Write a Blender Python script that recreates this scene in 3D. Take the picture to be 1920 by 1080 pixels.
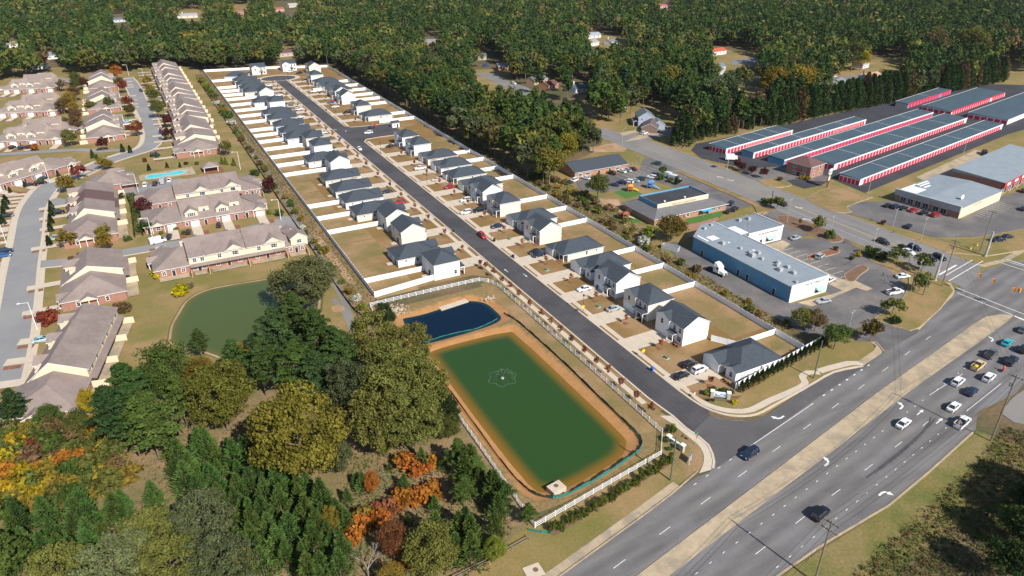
import bpy, math, random
import numpy as np
from mathutils import Vector, Matrix
RND = random.Random(11)
PI = math.pi
for o in list(bpy.data.objects):
    bpy.data.objects.remove(o)
S = bpy.context.scene
COL = S.collection

# ------------------------------------------------------------ camera, sky, sun
F, CX, CY, HCAM = 1310.0, 960.0, 540.0, 100.0
PITCH = math.atan2(675.0, F)
_y = np.array([177 - 960, 675.0, F]); _y /= np.linalg.norm(_y)
_z = np.array([0, math.cos(PITCH), -math.sin(PITCH)])
_x = -np.cross(_y, _z)
C2W = np.array([_x, _y, _z])
cam = bpy.data.cameras.new('camera')
cam.lens = 36.0 * F / 1920.0
cam.clip_start, cam.clip_end = 1.0, 9000.0
camo = bpy.data.objects.new('camera', cam); COL.objects.link(camo)
r_, u_, f_ = C2W[:, 0], C2W[:, 1], C2W[:, 2]
camo.matrix_world = Matrix(((r_[0], u_[0], -f_[0], 0), (r_[1], u_[1], -f_[1], 0), (r_[2], u_[2], -f_[2], HCAM), (0, 0, 0, 1)))
S.camera = camo

SUN_AZ = (0.148, -0.989)          # towards the sun, in the ground plane
SUN_EL = math.radians(39.5)
W = bpy.data.worlds.new('World'); S.world = W; W.use_nodes = True
nt = W.node_tree; nt.nodes.clear()
sky = nt.nodes.new('ShaderNodeTexSky'); sky.sky_type = 'NISHITA'; sky.sun_disc = False
sky.sun_elevation = SUN_EL
sky.sun_rotation = math.atan2(SUN_AZ[0], SUN_AZ[1])
sky.altitude = 100.0; sky.air_density = 1.0; sky.dust_density = 0.6; sky.ozone_density = 1.0
bg = nt.nodes.new('ShaderNodeBackground'); bg.inputs[1].default_value = 0.085
wo = nt.nodes.new('ShaderNodeOutputWorld')
nt.links.new(sky.outputs[0], bg.inputs[0]); nt.links.new(bg.outputs[0], wo.inputs[0])
sl = bpy.data.lights.new('sun', 'SUN'); sl.energy = 4.7; sl.angle = math.radians(0.5); sl.color = (1.0, 0.94, 0.85)
so = bpy.data.objects.new('sun', sl); COL.objects.link(so)
sd = Vector((SUN_AZ[0] * math.cos(SUN_EL), SUN_AZ[1] * math.cos(SUN_EL), math.sin(SUN_EL)))
so.rotation_euler = sd.to_track_quat('Z', 'Y').to_euler()
so.location = sd * 800
S.view_settings.view_transform = 'Standard'; S.view_settings.look = 'None'
S.view_settings.exposure = 0.45; S.view_settings.gamma = 1.0
S.view_settings.use_curve_mapping = False
S.render.engine = 'CYCLES'
S.cycles.max_bounces = 5; S.cycles.diffuse_bounces = 2; S.cycles.glossy_bounces = 2
S.cycles.transparent_max_bounces = 4; S.cycles.caustics_reflective = False; S.cycles.caustics_refractive = False

def at(px, py, z=0.0):
    """ground survey: the point at height z seen at pixel (px, py) of the 1920 x 1080 photograph"""
    w = C2W @ np.array([px - CX, CY - py, F])
    t = (HCAM - z) / -w[2]
    return (float(w[0] * t), float(w[1] * t))
def zat(ox, oy, s):
    return lambda x, y, z=0.0: at(ox + x / s, oy + y / s, z)

# ------------------------------------------------------------ helpers
class MB:
    def __init__(s): s.v, s.f, s.m = [], [], []
    def add(s, vs, fs, mi=0):
        b = len(s.v); s.v += [tuple(p) for p in vs]
        for f in fs: s.f.append([b + i for i in f]); s.m.append(mi)
    def box(s, x0, y0, z0, x1, y1, z1, mi=0, bottom=False):
        fs = [(4, 5, 6, 7), (0, 1, 5, 4), (1, 2, 6, 5), (2, 3, 7, 6), (3, 0, 4, 7)]
        if bottom: fs.append((3, 2, 1, 0))
        s.add([(x0, y0, z0), (x1, y0, z0), (x1, y1, z0), (x0, y1, z0), (x0, y0, z1), (x1, y0, z1), (x1, y1, z1), (x0, y1, z1)], fs, mi)
    def poly(s, pts, mi=0): s.add(pts, [tuple(range(len(pts)))], mi)
    def prism(s, p2, z0, z1, mi=0, side=None):
        n = len(p2); side = mi if side is None else side
        s.poly([(p[0], p[1], z1) for p in p2], mi)
        for i in range(n):
            a, b = p2[i], p2[(i + 1) % n]
            s.poly([(a[0], a[1], z0), (b[0], b[1], z0), (b[0], b[1], z1), (a[0], a[1], z1)], side)
    def tube(s, p, q, r0, r1=None, n=6, mi=0, cap=True):
        r1 = r0 if r1 is None else r1
        p, q = Vector(p), Vector(q); d = (q - p)
        if d.length < 1e-6: return
        d.normalize(); a = d.orthogonal().normalized(); b = d.cross(a)
        vs = []
        for c, r in ((p, r0), (q, r1)):
            for i in range(n):
                t = 2 * PI * i / n; vs.append(c + a * (r * math.cos(t)) + b * (r * math.sin(t)))
        fs = [(i, (i + 1) % n, n + (i + 1) % n, n + i) for i in range(n)]
        if cap: fs += [tuple(range(n, 2 * n)), tuple(range(n - 1, -1, -1))]
        s.add(vs, fs, mi)
    def bar(s, p, q, w, z0, z1, mi=0):
        p, q = Vector((p[0], p[1])), Vector((q[0], q[1])); d = (q - p).normalized(); n = Vector((-d.y, d.x)) * (w / 2)
        s.prism([p - n, q - n, q + n, p + n], z0, z1, mi)
    def sphere(s, c, rx, ry, rz, n=8, m=5, mi=0):
        vs = [(c[0], c[1], c[2] - rz)]
        for j in range(1, m):
            ph = -PI / 2 + PI * j / m
            for i in range(n):
                t = 2 * PI * i / n
                vs.append((c[0] + rx * math.cos(ph) * math.cos(t), c[1] + ry * math.cos(ph) * math.sin(t), c[2] + rz * math.sin(ph)))
        vs.append((c[0], c[1], c[2] + rz)); fs = []
        for i in range(n):
            fs.append((0, 1 + (i + 1) % n, 1 + i))
            for j in range(m - 2):
                a = 1 + j * n
                fs.append((a + i, a + (i + 1) % n, a + n + (i + 1) % n, a + n + i))
            a = 1 + (m - 2) * n; fs.append((a + i, a + (i + 1) % n, len(vs) - 1))
        s.add(vs, fs, mi)
    def mesh(s, name, mats, smooth=False):
        me = bpy.data.meshes.new(name)
        me.from_pydata(s.v, [], s.f)
        mats = mats if isinstance(mats, (list, tuple)) else [mats]
        for m in mats: me.materials.append(m)
        if len(mats) > 1: me.polygons.foreach_set('material_index', s.m)
        if smooth: me.polygons.foreach_set('use_smooth', [True] * len(s.f))
        me.update(); return me
    def build(s, name, mats, parent=None, loc=(0, 0, 0), smooth=False):
        return place(s.mesh(name, mats, smooth), name, parent, loc)

def place(me, name, parent=None, loc=(0, 0, 0), rz=0.0, sc=None, color=None):
    o = bpy.data.objects.new(name, me); COL.objects.link(o)
    o.parent = parent; o.location = loc
    if rz: o.rotation_euler = (0, 0, rz)
    if sc is not None: o.scale = sc
    if color is not None: o.color = (color[0], color[1], color[2], 1)
    return o
def tag(o, label, cat, group=None, kind=None):
    o['label'] = label; o['category'] = cat
    if group: o['group'] = group
    if kind: o['kind'] = kind
    return o
def thing(name, label, cat, loc=(0, 0, 0), rz=0.0, group=None):
    o = bpy.data.objects.new(name, None); COL.objects.link(o)
    o.empty_display_size = 0.5
    o.location = loc; o.rotation_euler = (0, 0, rz)
    return tag(o, label, cat, group)
def kids(o): return [c for c in bpy.data.objects if c.parent == o]
ORD = ['first', 'second', 'third', 'fourth', 'fifth', 'sixth', 'seventh', 'eighth', 'ninth', 'tenth', 'eleventh', 'twelfth', 'thirteenth',
       'fourteenth', 'fifteenth', 'sixteenth', 'seventeenth', 'eighteenth', 'nineteenth', 'twentieth', 'twenty-first', 'twenty-second',
       'twenty-third', 'twenty-fourth', 'twenty-fifth', 'twenty-sixth', 'twenty-seventh', 'twenty-eighth', 'twenty-ninth', 'thirtieth',
       'thirty-first', 'thirty-second', 'thirty-third', 'thirty-fourth', 'thirty-fifth', 'thirty-sixth', 'thirty-seventh', 'thirty-eighth']
def lin(r, g, b):
    f = lambda c: (c / 255 / 12.92) if c / 255 <= 0.04045 else ((c / 255 + 0.055) / 1.055) ** 2.4
    return (f(r), f(g), f(b))

# ------------------------------------------------------------ materials
def mat(name, c1, c2=None, scale=1.0, rough=0.85, fine=0.0, fscale=8.0, bump=0.0, bscale=6.0, obj=False, metal=0.0, spec=0.3,
        c3=None, s3=0.05, detail=4.0, space='world', wave=None, stretch=None, lane=None):
    m = bpy.data.materials.new(name); m.use_nodes = True
    t = m.node_tree; t.nodes.clear(); N = t.nodes.new; L = t.links.new
    out = N('ShaderNodeOutputMaterial'); p = N('ShaderNodeBsdfPrincipled'); L(p.outputs[0], out.inputs[0])
    p.inputs['Roughness'].default_value = rough; p.inputs['Metallic'].default_value = metal
    p.inputs['Specular IOR Level'].default_value = spec
    if space == 'world':
        g = N('ShaderNodeNewGeometry'); vec = g.outputs['Position']
    else:
        g = N('ShaderNodeTexCoord'); vec = g.outputs['Object']
    if stretch:
        mp = N('ShaderNodeMapping'); mp.inputs['Scale'].default_value = stretch[0]; mp.inputs['Rotation'].default_value = (0, 0, stretch[1])
        L(vec, mp.inputs[0]); svec = mp.outputs[0]
    else: svec = vec
    def noise(sc, d=4.0, v=None):
        n = N('ShaderNodeTexNoise'); n.inputs['Scale'].default_value = sc; n.inputs['Detail'].default_value = d
        n.inputs['Roughness'].default_value = 0.62
        L(v or vec, n.inputs['Vector']); return n.outputs[0]
    def ramp(fac, lo, hi):
        r = N('ShaderNodeMapRange'); r.inputs[1].default_value = lo; r.inputs[2].default_value = hi; L(fac, r.inputs[0]); return r.outputs[0]
    def mix(fac, a, b, mode='MIX'):
        x = N('ShaderNodeMix'); x.data_type = 'RGBA'; x.blend_type = mode
        if isinstance(fac, float): x.inputs[0].default_value = fac
        else: L(fac, x.inputs[0])
        for i, q in ((6, a), (7, b)):
            if isinstance(q, tuple): x.inputs[i].default_value = (q[0], q[1], q[2], 1)
            else: L(q, x.inputs[i])
        return x.outputs[2]
    col = tuple(c1)
    if c2 is not None: col = mix(ramp(noise(scale, detail, svec), 0.36, 0.64), tuple(c1), tuple(c2))
    if c3 is not None: col = mix(ramp(noise(s3, 5.0), 0.47, 0.62), col, tuple(c3))
    if fine:
        k = N('ShaderNodeMapRange'); k.inputs[1].default_value = 0.25; k.inputs[2].default_value = 0.75
        k.inputs[3].default_value = 1 - fine; k.inputs[4].default_value = 1 + fine
        L(noise(fscale, 5.0), k.inputs[0])
        cb = N('ShaderNodeCombineColor'); [L(k.outputs[0], cb.inputs[i]) for i in range(3)]
        col = mix(1.0, col, cb.outputs[0], 'MULTIPLY')
    if wave:
        wv = N('ShaderNodeTexWave'); wv.wave_type = 'BANDS'; wv.bands_direction = wave[0]; wv.inputs['Scale'].default_value = wave[1]
        wv.inputs['Distortion'].default_value = wave[3] if len(wave) > 3 else 0.0
        L(vec, wv.inputs[0])
        k = N('ShaderNodeMapRange'); k.inputs[3].default_value = 1 - wave[2]; k.inputs[4].default_value = 1 + wave[2]; L(wv.outputs[1], k.inputs[0])
        cb = N('ShaderNodeCombineColor'); [L(k.outputs[0], cb.inputs[i]) for i in range(3)]
        col = mix(1.0, col, cb.outputs[0], 'MULTIPLY')
    if lane:
        mp2 = N('ShaderNodeMapping'); mp2.inputs['Rotation'].default_value = (0, 0, lane[0]); L(vec, mp2.inputs[0])
        wv = N('ShaderNodeTexWave'); wv.wave_type = 'BANDS'; wv.bands_direction = 'Y'; wv.inputs['Scale'].default_value = lane[1]; wv.inputs['Distortion'].default_value = 1.2; wv.inputs['Detail Scale'].default_value = 0.6
        L(mp2.outputs[0], wv.inputs[0]); k = N('ShaderNodeMapRange'); k.inputs[3].default_value = 1 - lane[2]; k.inputs[4].default_value = 1 + lane[2]; L(wv.outputs[1], k.inputs[0])
        cb = N('ShaderNodeCombineColor'); [L(k.outputs[0], cb.inputs[i]) for i in range(3)]
        col = mix(1.0, col, cb.outputs[0], 'MULTIPLY')
    if obj:
        oi = N('ShaderNodeObjectInfo'); col = mix(1.0, col, oi.outputs['Color'], 'MULTIPLY')
    if isinstance(col, tuple): p.inputs[0].default_value = (col[0], col[1], col[2], 1)
    else: L(col, p.inputs[0])
    if bump:
        b = N('ShaderNodeBump'); b.inputs['Strength'].default_value = bump; b.inputs['Distance'].default_value = 0.085
        L(noise(bscale, 5.0), b.inputs['Height']); L(b.outputs[0], p.inputs['Normal'])
    return m

def leafmat(name, trans=0.32):
    m = bpy.data.materials.new(name); m.use_nodes = True
    t = m.node_tree; t.nodes.clear(); N = t.nodes.new; L = t.links.new
    out = N('ShaderNodeOutputMaterial'); oi = N('ShaderNodeObjectInfo'); a = N('ShaderNodeAttribute'); a.attribute_name = 'tint'
    k = N('ShaderNodeMapRange'); k.inputs[3].default_value = 0.6; k.inputs[4].default_value = 1.5; L(a.outputs['Fac'], k.inputs[0])
    cb = N('ShaderNodeCombineColor'); [L(k.outputs[0], cb.inputs[i]) for i in range(3)]
    x = N('ShaderNodeMix'); x.data_type = 'RGBA'; x.blend_type = 'MULTIPLY'; x.inputs[0].default_value = 1.0
    hs = N('ShaderNodeHueSaturation')
    h = N('ShaderNodeMapRange'); h.inputs[3].default_value = 0.485; h.inputs[4].default_value = 0.515; L(oi.outputs['Random'], h.inputs[0])
    L(h.outputs[0], hs.inputs['Hue']); L(oi.outputs['Color'], hs.inputs['Color'])
    L(hs.outputs[0], x.inputs[6]); L(cb.outputs[0], x.inputs[7])
    d = N('ShaderNodeBsdfDiffuse'); tr = N('ShaderNodeBsdfTranslucent'); ms = N('ShaderNodeMixShader'); ms.inputs[0].default_value = trans
    L(x.outputs[2], d.inputs[0]); L(x.outputs[2], tr.inputs[0]); L(d.outputs[0], ms.inputs[1]); L(tr.outputs[0], ms.inputs[2]); L(ms.outputs[0], out.inputs[0])
    return m

M = {}
M['leaf'] = leafmat('foliage')
M['needle'] = leafmat('needles', 0.25)
M['bark'] = mat('bark', (0.13, 0.095, 0.07), (0.2, 0.16, 0.12), 3.0, 0.95)
M['palebark'] = mat('pale bark', (0.36, 0.31, 0.26), (0.26, 0.22, 0.18), 2.0, 0.95)
M['ground'] = mat('woodland floor', (0.12, 0.095, 0.05), (0.075, 0.082, 0.03), 0.06, 0.97, 0.3, 1.1, 0.4, 2.0, c3=(0.16, 0.11, 0.06), s3=0.035)
M['meadow'] = mat('dry meadow', (0.22, 0.155, 0.08), (0.15, 0.135, 0.055), 0.12, 0.97, 0.32, 1.7, 0.5, 2.5, c3=(0.27, 0.175, 0.1), s3=0.07)
M['scrubland'] = mat('scrub floor', (0.115, 0.085, 0.04), (0.085, 0.1, 0.03), 0.12, 0.97, 0.55, 1.1, 0.6, 2.0, c3=(0.17, 0.13, 0.07), s3=0.1)
M['lawn'] = mat('dormant lawn', (0.235, 0.133, 0.05), (0.19, 0.125, 0.04), 0.22, 0.95, 0.17, 2.6, 0.2, 5.0, c3=(0.3, 0.195, 0.1), s3=0.05)
M['thinlawn'] = mat('thin lawn', (0.24, 0.163, 0.072), (0.175, 0.145, 0.05), 0.1, 0.95, 0.2, 2.0, 0.2, 5.0, c3=(0.31, 0.2, 0.105), s3=0.08)
M['grass'] = mat('mown grass', (0.235, 0.175, 0.065), (0.165, 0.15, 0.042), 0.07, 0.95, 0.22, 2.0, 0.25, 5.0, c3=(0.29, 0.195, 0.09), s3=0.05)
M['greengrass'] = mat('green grass', (0.12, 0.13, 0.032), (0.19, 0.155, 0.05), 0.14, 0.95, 0.32, 1.8, 0.3, 5.0, c3=(0.22, 0.17, 0.07), s3=0.1)
M['straw'] = mat('pine straw', (0.27, 0.105, 0.055), (0.2, 0.085, 0.05), 0.8, 0.95, 0.25, 4.0)
M['mulch'] = mat('brown mulch', (0.2, 0.115, 0.075), (0.15, 0.09, 0.055), 0.6, 0.95, 0.25, 4.0)
M['dirt'] = mat('bare dirt', (0.38, 0.24, 0.14), (0.28, 0.185, 0.1), 0.22, 0.95, 0.2, 2.0, c3=(0.44, 0.3, 0.19), s3=0.1)
M['bank'] = mat('sandy bank', (0.4, 0.215, 0.095), (0.33, 0.175, 0.075), 0.3, 0.95, 0.2, 2.5)
M['turf'] = mat('artificial turf', (0.06, 0.15, 0.03), (0.075, 0.17, 0.035), 1.0, 0.9)
M['asphalt'] = mat('new asphalt', (0.072, 0.069, 0.074), (0.084, 0.08, 0.084), 0.25, 0.9, 0.14, 2.5, wave=('X', 0.22, 0.05, 1.5), c3=(0.055, 0.054, 0.06), s3=0.06)
M['highway'] = mat('worn asphalt', (0.178, 0.168, 0.164), (0.126, 0.12, 0.12), 0.2, 0.9, 0.13, 3.0, stretch=((0.06, 1.5, 1), -0.185), lane=(-0.185, .0865, .11), c3=(0.175, 0.17, 0.173), s3=0.05)
M['midroad'] = mat('mid grey asphalt', (0.1, 0.096, 0.098), (0.12, 0.115, 0.116), 0.2, 0.9, 0.15, 3.0, c3=(0.088, 0.085, 0.088), s3=0.1)
M['oldroad'] = mat('grey side road', (0.215, 0.205, 0.2), (0.18, 0.172, 0.17), 0.2, 0.9, 0.1, 3.0, stretch=((1.6, 0.12, 1), 0.0), c3=(0.23, 0.215, 0.2), s3=0.05)
M['paleroad'] = mat('pale estate road', (0.25, 0.248, 0.252), (0.225, 0.224, 0.23), 0.2, 0.9, 0.09, 3.0, c3=(0.27, 0.265, 0.26), s3=0.05)
M['lot'] = mat('parking lot asphalt', (0.15, 0.142, 0.142), (0.105, 0.1, 0.103), 0.08, 0.9, 0.15, 2.0, c3=(0.185, 0.17, 0.16), s3=0.05)
M['darklot'] = mat('dark sealed asphalt', (0.04, 0.042, 0.052), (0.055, 0.056, 0.066), 0.08, 0.9, 0.12, 2.0)
M['concrete'] = mat('pale concrete', (0.56, 0.475, 0.375), (0.5, 0.43, 0.345), 0.5, 0.9, 0.06, 5.0)
M['oldconcrete'] = mat('stained concrete', (0.46, 0.365, 0.25), (0.38, 0.3, 0.2), 0.35, 0.9, 0.12, 3.0, c3=(0.3, 0.25, 0.185), s3=0.22)
M['paint'] = mat('road paint', (0.78, 0.78, 0.76), (0.6, 0.6, 0.58), 2.0, 0.8)
M['yellowpaint'] = mat('yellow road paint', (0.5, 0.36, 0.14), (0.4, 0.3, 0.15), 1.0, 0.8)
M['skid'] = mat('tyre mark', (0.062, 0.062, 0.066), (0.1, 0.1, 0.105), 0.8, 0.9)
M['vinyl'] = mat('white vinyl', (0.82, 0.83, 0.86), None, rough=0.5)
M['wall'] = mat('siding', (0.96, 0.96, 0.96), (1.0, 1.0, 1.0), 0.6, 0.75, obj=True, wave=('Z', 2.6, 0.035))
M['plain'] = mat('painted surface', (1, 1, 1), None, rough=0.7, obj=True)
M['trim'] = mat('white trim', (0.8, 0.8, 0.8), None, rough=0.6)
M['roof'] = mat('charcoal shingles', (0.046, 0.058, 0.074), (0.062, 0.074, 0.092), 1.6, 0.9, 0.3, 4.0, spec=0.25)
M['brownroof'] = mat('taupe shingles', (0.25, 0.2, 0.182), (0.21, 0.168, 0.153), 0.9, 0.9, 0.16, 3.5, c3=(0.275, 0.222, 0.2), s3=0.12)
M['redroof'] = mat('reddish brown shingles', (0.145, 0.085, 0.08), (0.12, 0.07, 0.068), 0.9, 0.9, 0.15, 3.5)
M['siteroof'] = mat('house shingles', (0.93, 0.93, 0.93), (1, 1, 1), 1.2, 0.9, 0.2, 3.0, obj=True)
M['cream'] = mat('cream siding', (0.72, 0.6, 0.44), (0.69, 0.57, 0.42), 0.5, 0.75, wave=('Z', 2.6, 0.03))
M['brick'] = mat('red brick', (0.3, 0.14, 0.105), (0.37, 0.2, 0.155), 2.5, 0.9, 0.15, 6.0)
M['pinkbrick'] = mat('salmon brick', (0.42, 0.235, 0.16), (0.36, 0.19, 0.13), 2.5, 0.9, 0.15, 6.0)
M['glass'] = mat('window glass', (0.03, 0.04, 0.05), None, rough=0.1, spec=0.6)
M['bluepanel'] = mat('blue metal panel', (0.13, 0.31, 0.46), (0.11, 0.275, 0.42), 0.5, 0.6, wave=('Y', 1.6, 0.06))
M['metalroof'] = mat('grey metal roof', (0.27, 0.31, 0.345), (0.235, 0.275, 0.31), 0.3, 0.55, 0.06, 2.0, wave=('X', 1.4, 0.05))
M['flatroof'] = mat('flat grey roofing', (0.215, 0.25, 0.285), (0.185, 0.22, 0.255), 0.2, 0.7, 0.08, 1.5)
M['greyshingle'] = mat('grey shingles', (0.15, 0.15, 0.155), (0.125, 0.125, 0.132), 0.5, 0.9, 0.15, 3.0)
M['storeroof'] = mat('blue grey store roof', (0.068, 0.104, 0.13), (0.058, 0.09, 0.114), 0.12, 0.6, 0.1, 1.5, wave=('X', 1.0, 0.05))
M['reddoor'] = mat('red rollup door', (0.62, 0.03, 0.075), None, rough=0.55)
M['whitemetal'] = mat('white metal', (0.75, 0.73, 0.73), None, rough=0.55)
M['graymetal'] = mat('galvanised metal', (0.33, 0.35, 0.36), (0.4, 0.42, 0.43), 1.0, 0.5)
M['darkmetal'] = mat('dark metal', (0.03, 0.032, 0.035), None, rough=0.5)
M['wood'] = mat('weathered wood', (0.23, 0.19, 0.15), (0.17, 0.14, 0.11), 2.0, 0.9)
M['treated'] = mat('greenish treated wood', (0.105, 0.125, 0.085), (0.14, 0.15, 0.11), 1.0, 0.9)
M['paintcar'] = mat('car paint', (1, 1, 1), None, rough=0.22, obj=True, spec=0.5)
M['tyre'] = mat('rubber', (0.018, 0.018, 0.018), None, rough=0.9)
M['rim'] = mat('wheel rim', (0.5, 0.5, 0.52), None, rough=0.35, metal=0.6)
M['headlamp'] = mat('headlamp glass', (0.75, 0.77, 0.8), None, rough=0.15)
M['taillamp'] = mat('tail lamp glass', (0.45, 0.02, 0.02), None, rough=0.2)
M['letters'] = mat('black letters', (0.03, 0.03, 0.035), None, rough=0.6)
M['silt'] = mat('green silt fence fabric', (0.02, 0.16, 0.14), (0.03, 0.2, 0.17), 1.0, 0.8)
M['blacksilt'] = mat('black silt fence fabric', (0.03, 0.035, 0.03), (0.05, 0.055, 0.045), 1.0, 0.85)
M['rock'] = mat('rip-rap stone', (0.5, 0.42, 0.35), (0.4, 0.34, 0.28), 1.2, 0.95)
M['foam'] = mat('white water', (0.16, 0.25, 0.2), (0.03, 0.075, 0.03), 1.6, 0.4)
M['skin'] = mat('skin', (0.45, 0.28, 0.2), None, rough=0.7)

def water(name, deep, shallow, shore):
    m = bpy.data.materials.new(name); m.use_nodes = True
    t = m.node_tree; p = t.nodes['Principled BSDF']; N = t.nodes.new; L = t.links.new
    p.inputs['Roughness'].default_value = 0.12; p.inputs['Specular IOR Level'].default_value = 0.35; p.inputs['IOR'].default_value = 1.33
    a = N('ShaderNodeAttribute'); a.attribute_name = 'shore'
    r = N('ShaderNodeMapRange'); r.inputs[1].default_value = 0.0; r.inputs[2].default_value = shore; r.interpolation_type = 'SMOOTHSTEP'
    L(a.outputs['Fac'], r.inputs[0])
    n = N('ShaderNodeTexNoise'); n.inputs['Scale'].default_value = 0.06; g = N('ShaderNodeNewGeometry'); L(g.outputs['Position'], n.inputs['Vector'])
    x = N('ShaderNodeMix'); x.data_type = 'RGBA'; x.inputs[6].default_value = (*shallow, 1); x.inputs[7].default_value = (*deep, 1)
    L(r.outputs[0], x.inputs[0]); L(x.outputs[2], p.inputs[0])
    b = N('ShaderNodeBump'); b.inputs['Strength'].default_value = 0.05; b.inputs['Distance'].default_value = 0.05
    n2 = N('ShaderNodeTexNoise'); n2.inputs['Scale'].default_value = 1.6; L(g.outputs['Position'], n2.inputs['Vector'])
    L(n2.outputs[0], b.inputs['Height']); L(b.outputs[0], p.inputs['Normal'])
    return m
M['pond1'] = water('green pond water', (0.026, 0.066, 0.016), (0.2, 0.11, 0.018), 3.4)
M['pond2'] = water('dark blue pond water', (0.002, 0.013, 0.032), (0.01, 0.035, 0.045), 1.6)
M['pond3'] = water('grey green pond water', (0.072, 0.098, 0.028), (0.12, 0.115, 0.03), 3.0)
M['pool'] = mat('pool water', (0.06, 0.5, 0.55), (0.09, 0.6, 0.64), 0.4, 0.08)
# ------------------------------------------------------------ ground, ponds, roads
_lev = {'lawn': 0.010, 'bed': 0.040, 'pave': 0.060, 'road': 0.095, 'mark': 0.135}
def sheet(name, pts, m, layer):
    z = _lev[layer]; _lev[layer] += 0.0006
    mb = MB(); P = [(p[0], p[1], z) for p in pts]
    ar = sum(P[i][0] * P[(i + 1) % len(P)][1] - P[(i + 1) % len(P)][0] * P[i][1] for i in range(len(P)))
    mb.poly(P if ar > 0 else P[::-1])
    o = mb.build(name, M[m]); o['kind'] = 'structure'; return o
def px(*pts): return [at(*p) for p in pts]
def offs(path, d):
    """offset a polyline sideways by d (left positive)"""
    out = []
    for i, p in enumerate(path):
        a = Vector(path[max(0, i - 1)]); b = Vector(path[min(len(path) - 1, i + 1)]); t = (b - a).normalized()
        out.append((p[0] - t.y * d, p[1] + t.x * d))
    return out
def smooth(path, n=4):
    out = []
    P = [path[0]] + list(path) + [path[-1]]
    for i in range(1, len(P) - 2):
        p0, p1, p2, p3 = [np.array(q, float) for q in P[i - 1:i + 3]]
        for k in range(n):
            t = k / n
            q = 0.5 * ((2 * p1) + (-p0 + p2) * t + (2 * p0 - 5 * p1 + 4 * p2 - p3) * t * t + (-p0 + 3 * p1 - 3 * p2 + p3) * t ** 3)
            out.append((float(q[0]), float(q[1])))
    out.append(tuple(path[-1])); return out
def ribbon(name, path, w0, w1, m, layer):
    a, b = offs(path, w0), offs(path, w1)
    z = _lev[layer]; _lev[layer] += 0.0006
    mb = MB()
    for i in range(len(path) - 1):
        mb.poly([(*a[i], z), (*a[i + 1], z), (*b[i + 1], z), (*b[i], z)])
    o = mb.build(name, M[m]); o['kind'] = 'structure'; return o
def kerb(path, d=0.0, w=0.3, h=0.13, m='concrete', name='kerb'):
    a, b = offs(path, d), offs(path, d + w); mb = MB()
    for i in range(len(path) - 1):
        z = h + 0.095
        mb.poly([(*a[i], z), (*a[i + 1], z), (*b[i + 1], z), (*b[i], z)])
        mb.poly([(*a[i], 0), (*a[i + 1], 0), (*a[i + 1], z), (*a[i], z)]); mb.poly([(*b[i], 0), (*b[i + 1], 0), (*b[i + 1], z), (*b[i], z)])
    o = mb.build(name, M[m]); o['kind'] = 'structure'; return o
def sdf(P, poly):
    """signed distance of points P (n,2) to a polygon, negative inside"""
    P = np.asarray(P, float); d = np.full(len(P), 1e9); ins = np.zeros(len(P), bool); n = len(poly)
    for i in range(n):
        a, b = np.array(poly[i]), np.array(poly[(i + 1) % n]); ab = b - a
        t = np.clip(((P - a) @ ab) / (ab @ ab), 0, 1); d = np.minimum(d, np.hypot(*(P - a - t[:, None] * ab).T))
        c = ((a[1] > P[:, 1]) != (b[1] > P[:, 1])) & (P[:, 0] < (b[0] - a[0]) * (P[:, 1] - a[1]) / (b[1] - a[1] + 1e-12) + a[0])
        ins ^= c
    return np.where(ins, -d, d)
def inside(p, poly): return sdf([p], poly)[0] < 0

POND1 = smooth([(54.2, 146.5), (55.6, 149.8), (66, 150.2), (77.4, 149.2), (79.2, 145.6), (79.6, 122), (79.6, 99), (78.3, 94.6), (73.8, 91.6), (61, 89.6), (56.4, 90.4), (53.8, 94.2), (53.6, 120), (54.2, 146.5)], 3)[:-1]
POND2 = smooth([(54.6, 170.2), (60, 169.8), (66, 170.3), (74.5, 171.4), (79.4, 168.0), (80.2, 162), (79.4, 156.6), (72, 154.6), (55.4, 154.4), (53.2, 158), (54.6, 170.2)], 3)[:-1]
HX0, HX1, HY0, HY1 = 49.6, 83.4, 85.6, 176.6
gxs = [-2600, -400, -100, HX0, HX1, 200, 600, 3000]; gys = [-300, HY0, HY1, 400, 1000, 3200]
gb = MB()
for i in range(len(gxs) - 1):
    for j in range(len(gys) - 1):
        if gxs[i] == HX0 and gys[j] == HY0: continue
        gb.poly([(gxs[i], gys[j], 0), (gxs[i + 1], gys[j], 0), (gxs[i + 1], gys[j + 1], 0), (gxs[i], gys[j + 1], 0)])
gb.build('ground', M['ground'])['kind'] = 'structure'
# the pond basin: a grid that dips to the two water levels
nx, ny = 52, 140
X, Y = np.meshgrid(np.linspace(HX0, HX1, nx), np.linspace(HY0, HY1, ny)); P2 = np.c_[X.ravel(), Y.ravel()]
d1, d2 = sdf(P2, POND1), sdf(P2, POND2); dd = np.minimum(d1, d2)
h = np.where(dd < 0, -0.75 + np.maximum(dd, -4) * 0.35, -0.75 + 0.75 * np.clip(dd / 3.6, 0, 1) ** 0.8)
rim = np.minimum.reduce([P2[:, 0] - HX0, HX1 - P2[:, 0], P2[:, 1] - HY0, HY1 - P2[:, 1]])
h *= np.clip(rim / 1.2, 0, 1)
me = bpy.data.meshes.new('pond_bank')
me.from_pydata([(P2[i, 0], P2[i, 1], h[i]) for i in range(len(P2))], [], [(j * nx + i, j * nx + i + 1, (j + 1) * nx + i + 1, (j + 1) * nx + i) for j in range(ny - 1) for i in range(nx - 1)])
at_ = me.attributes.new('shore', 'FLOAT', 'POINT'); at_.data.foreach_set('value', dd.astype(np.float32))
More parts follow.
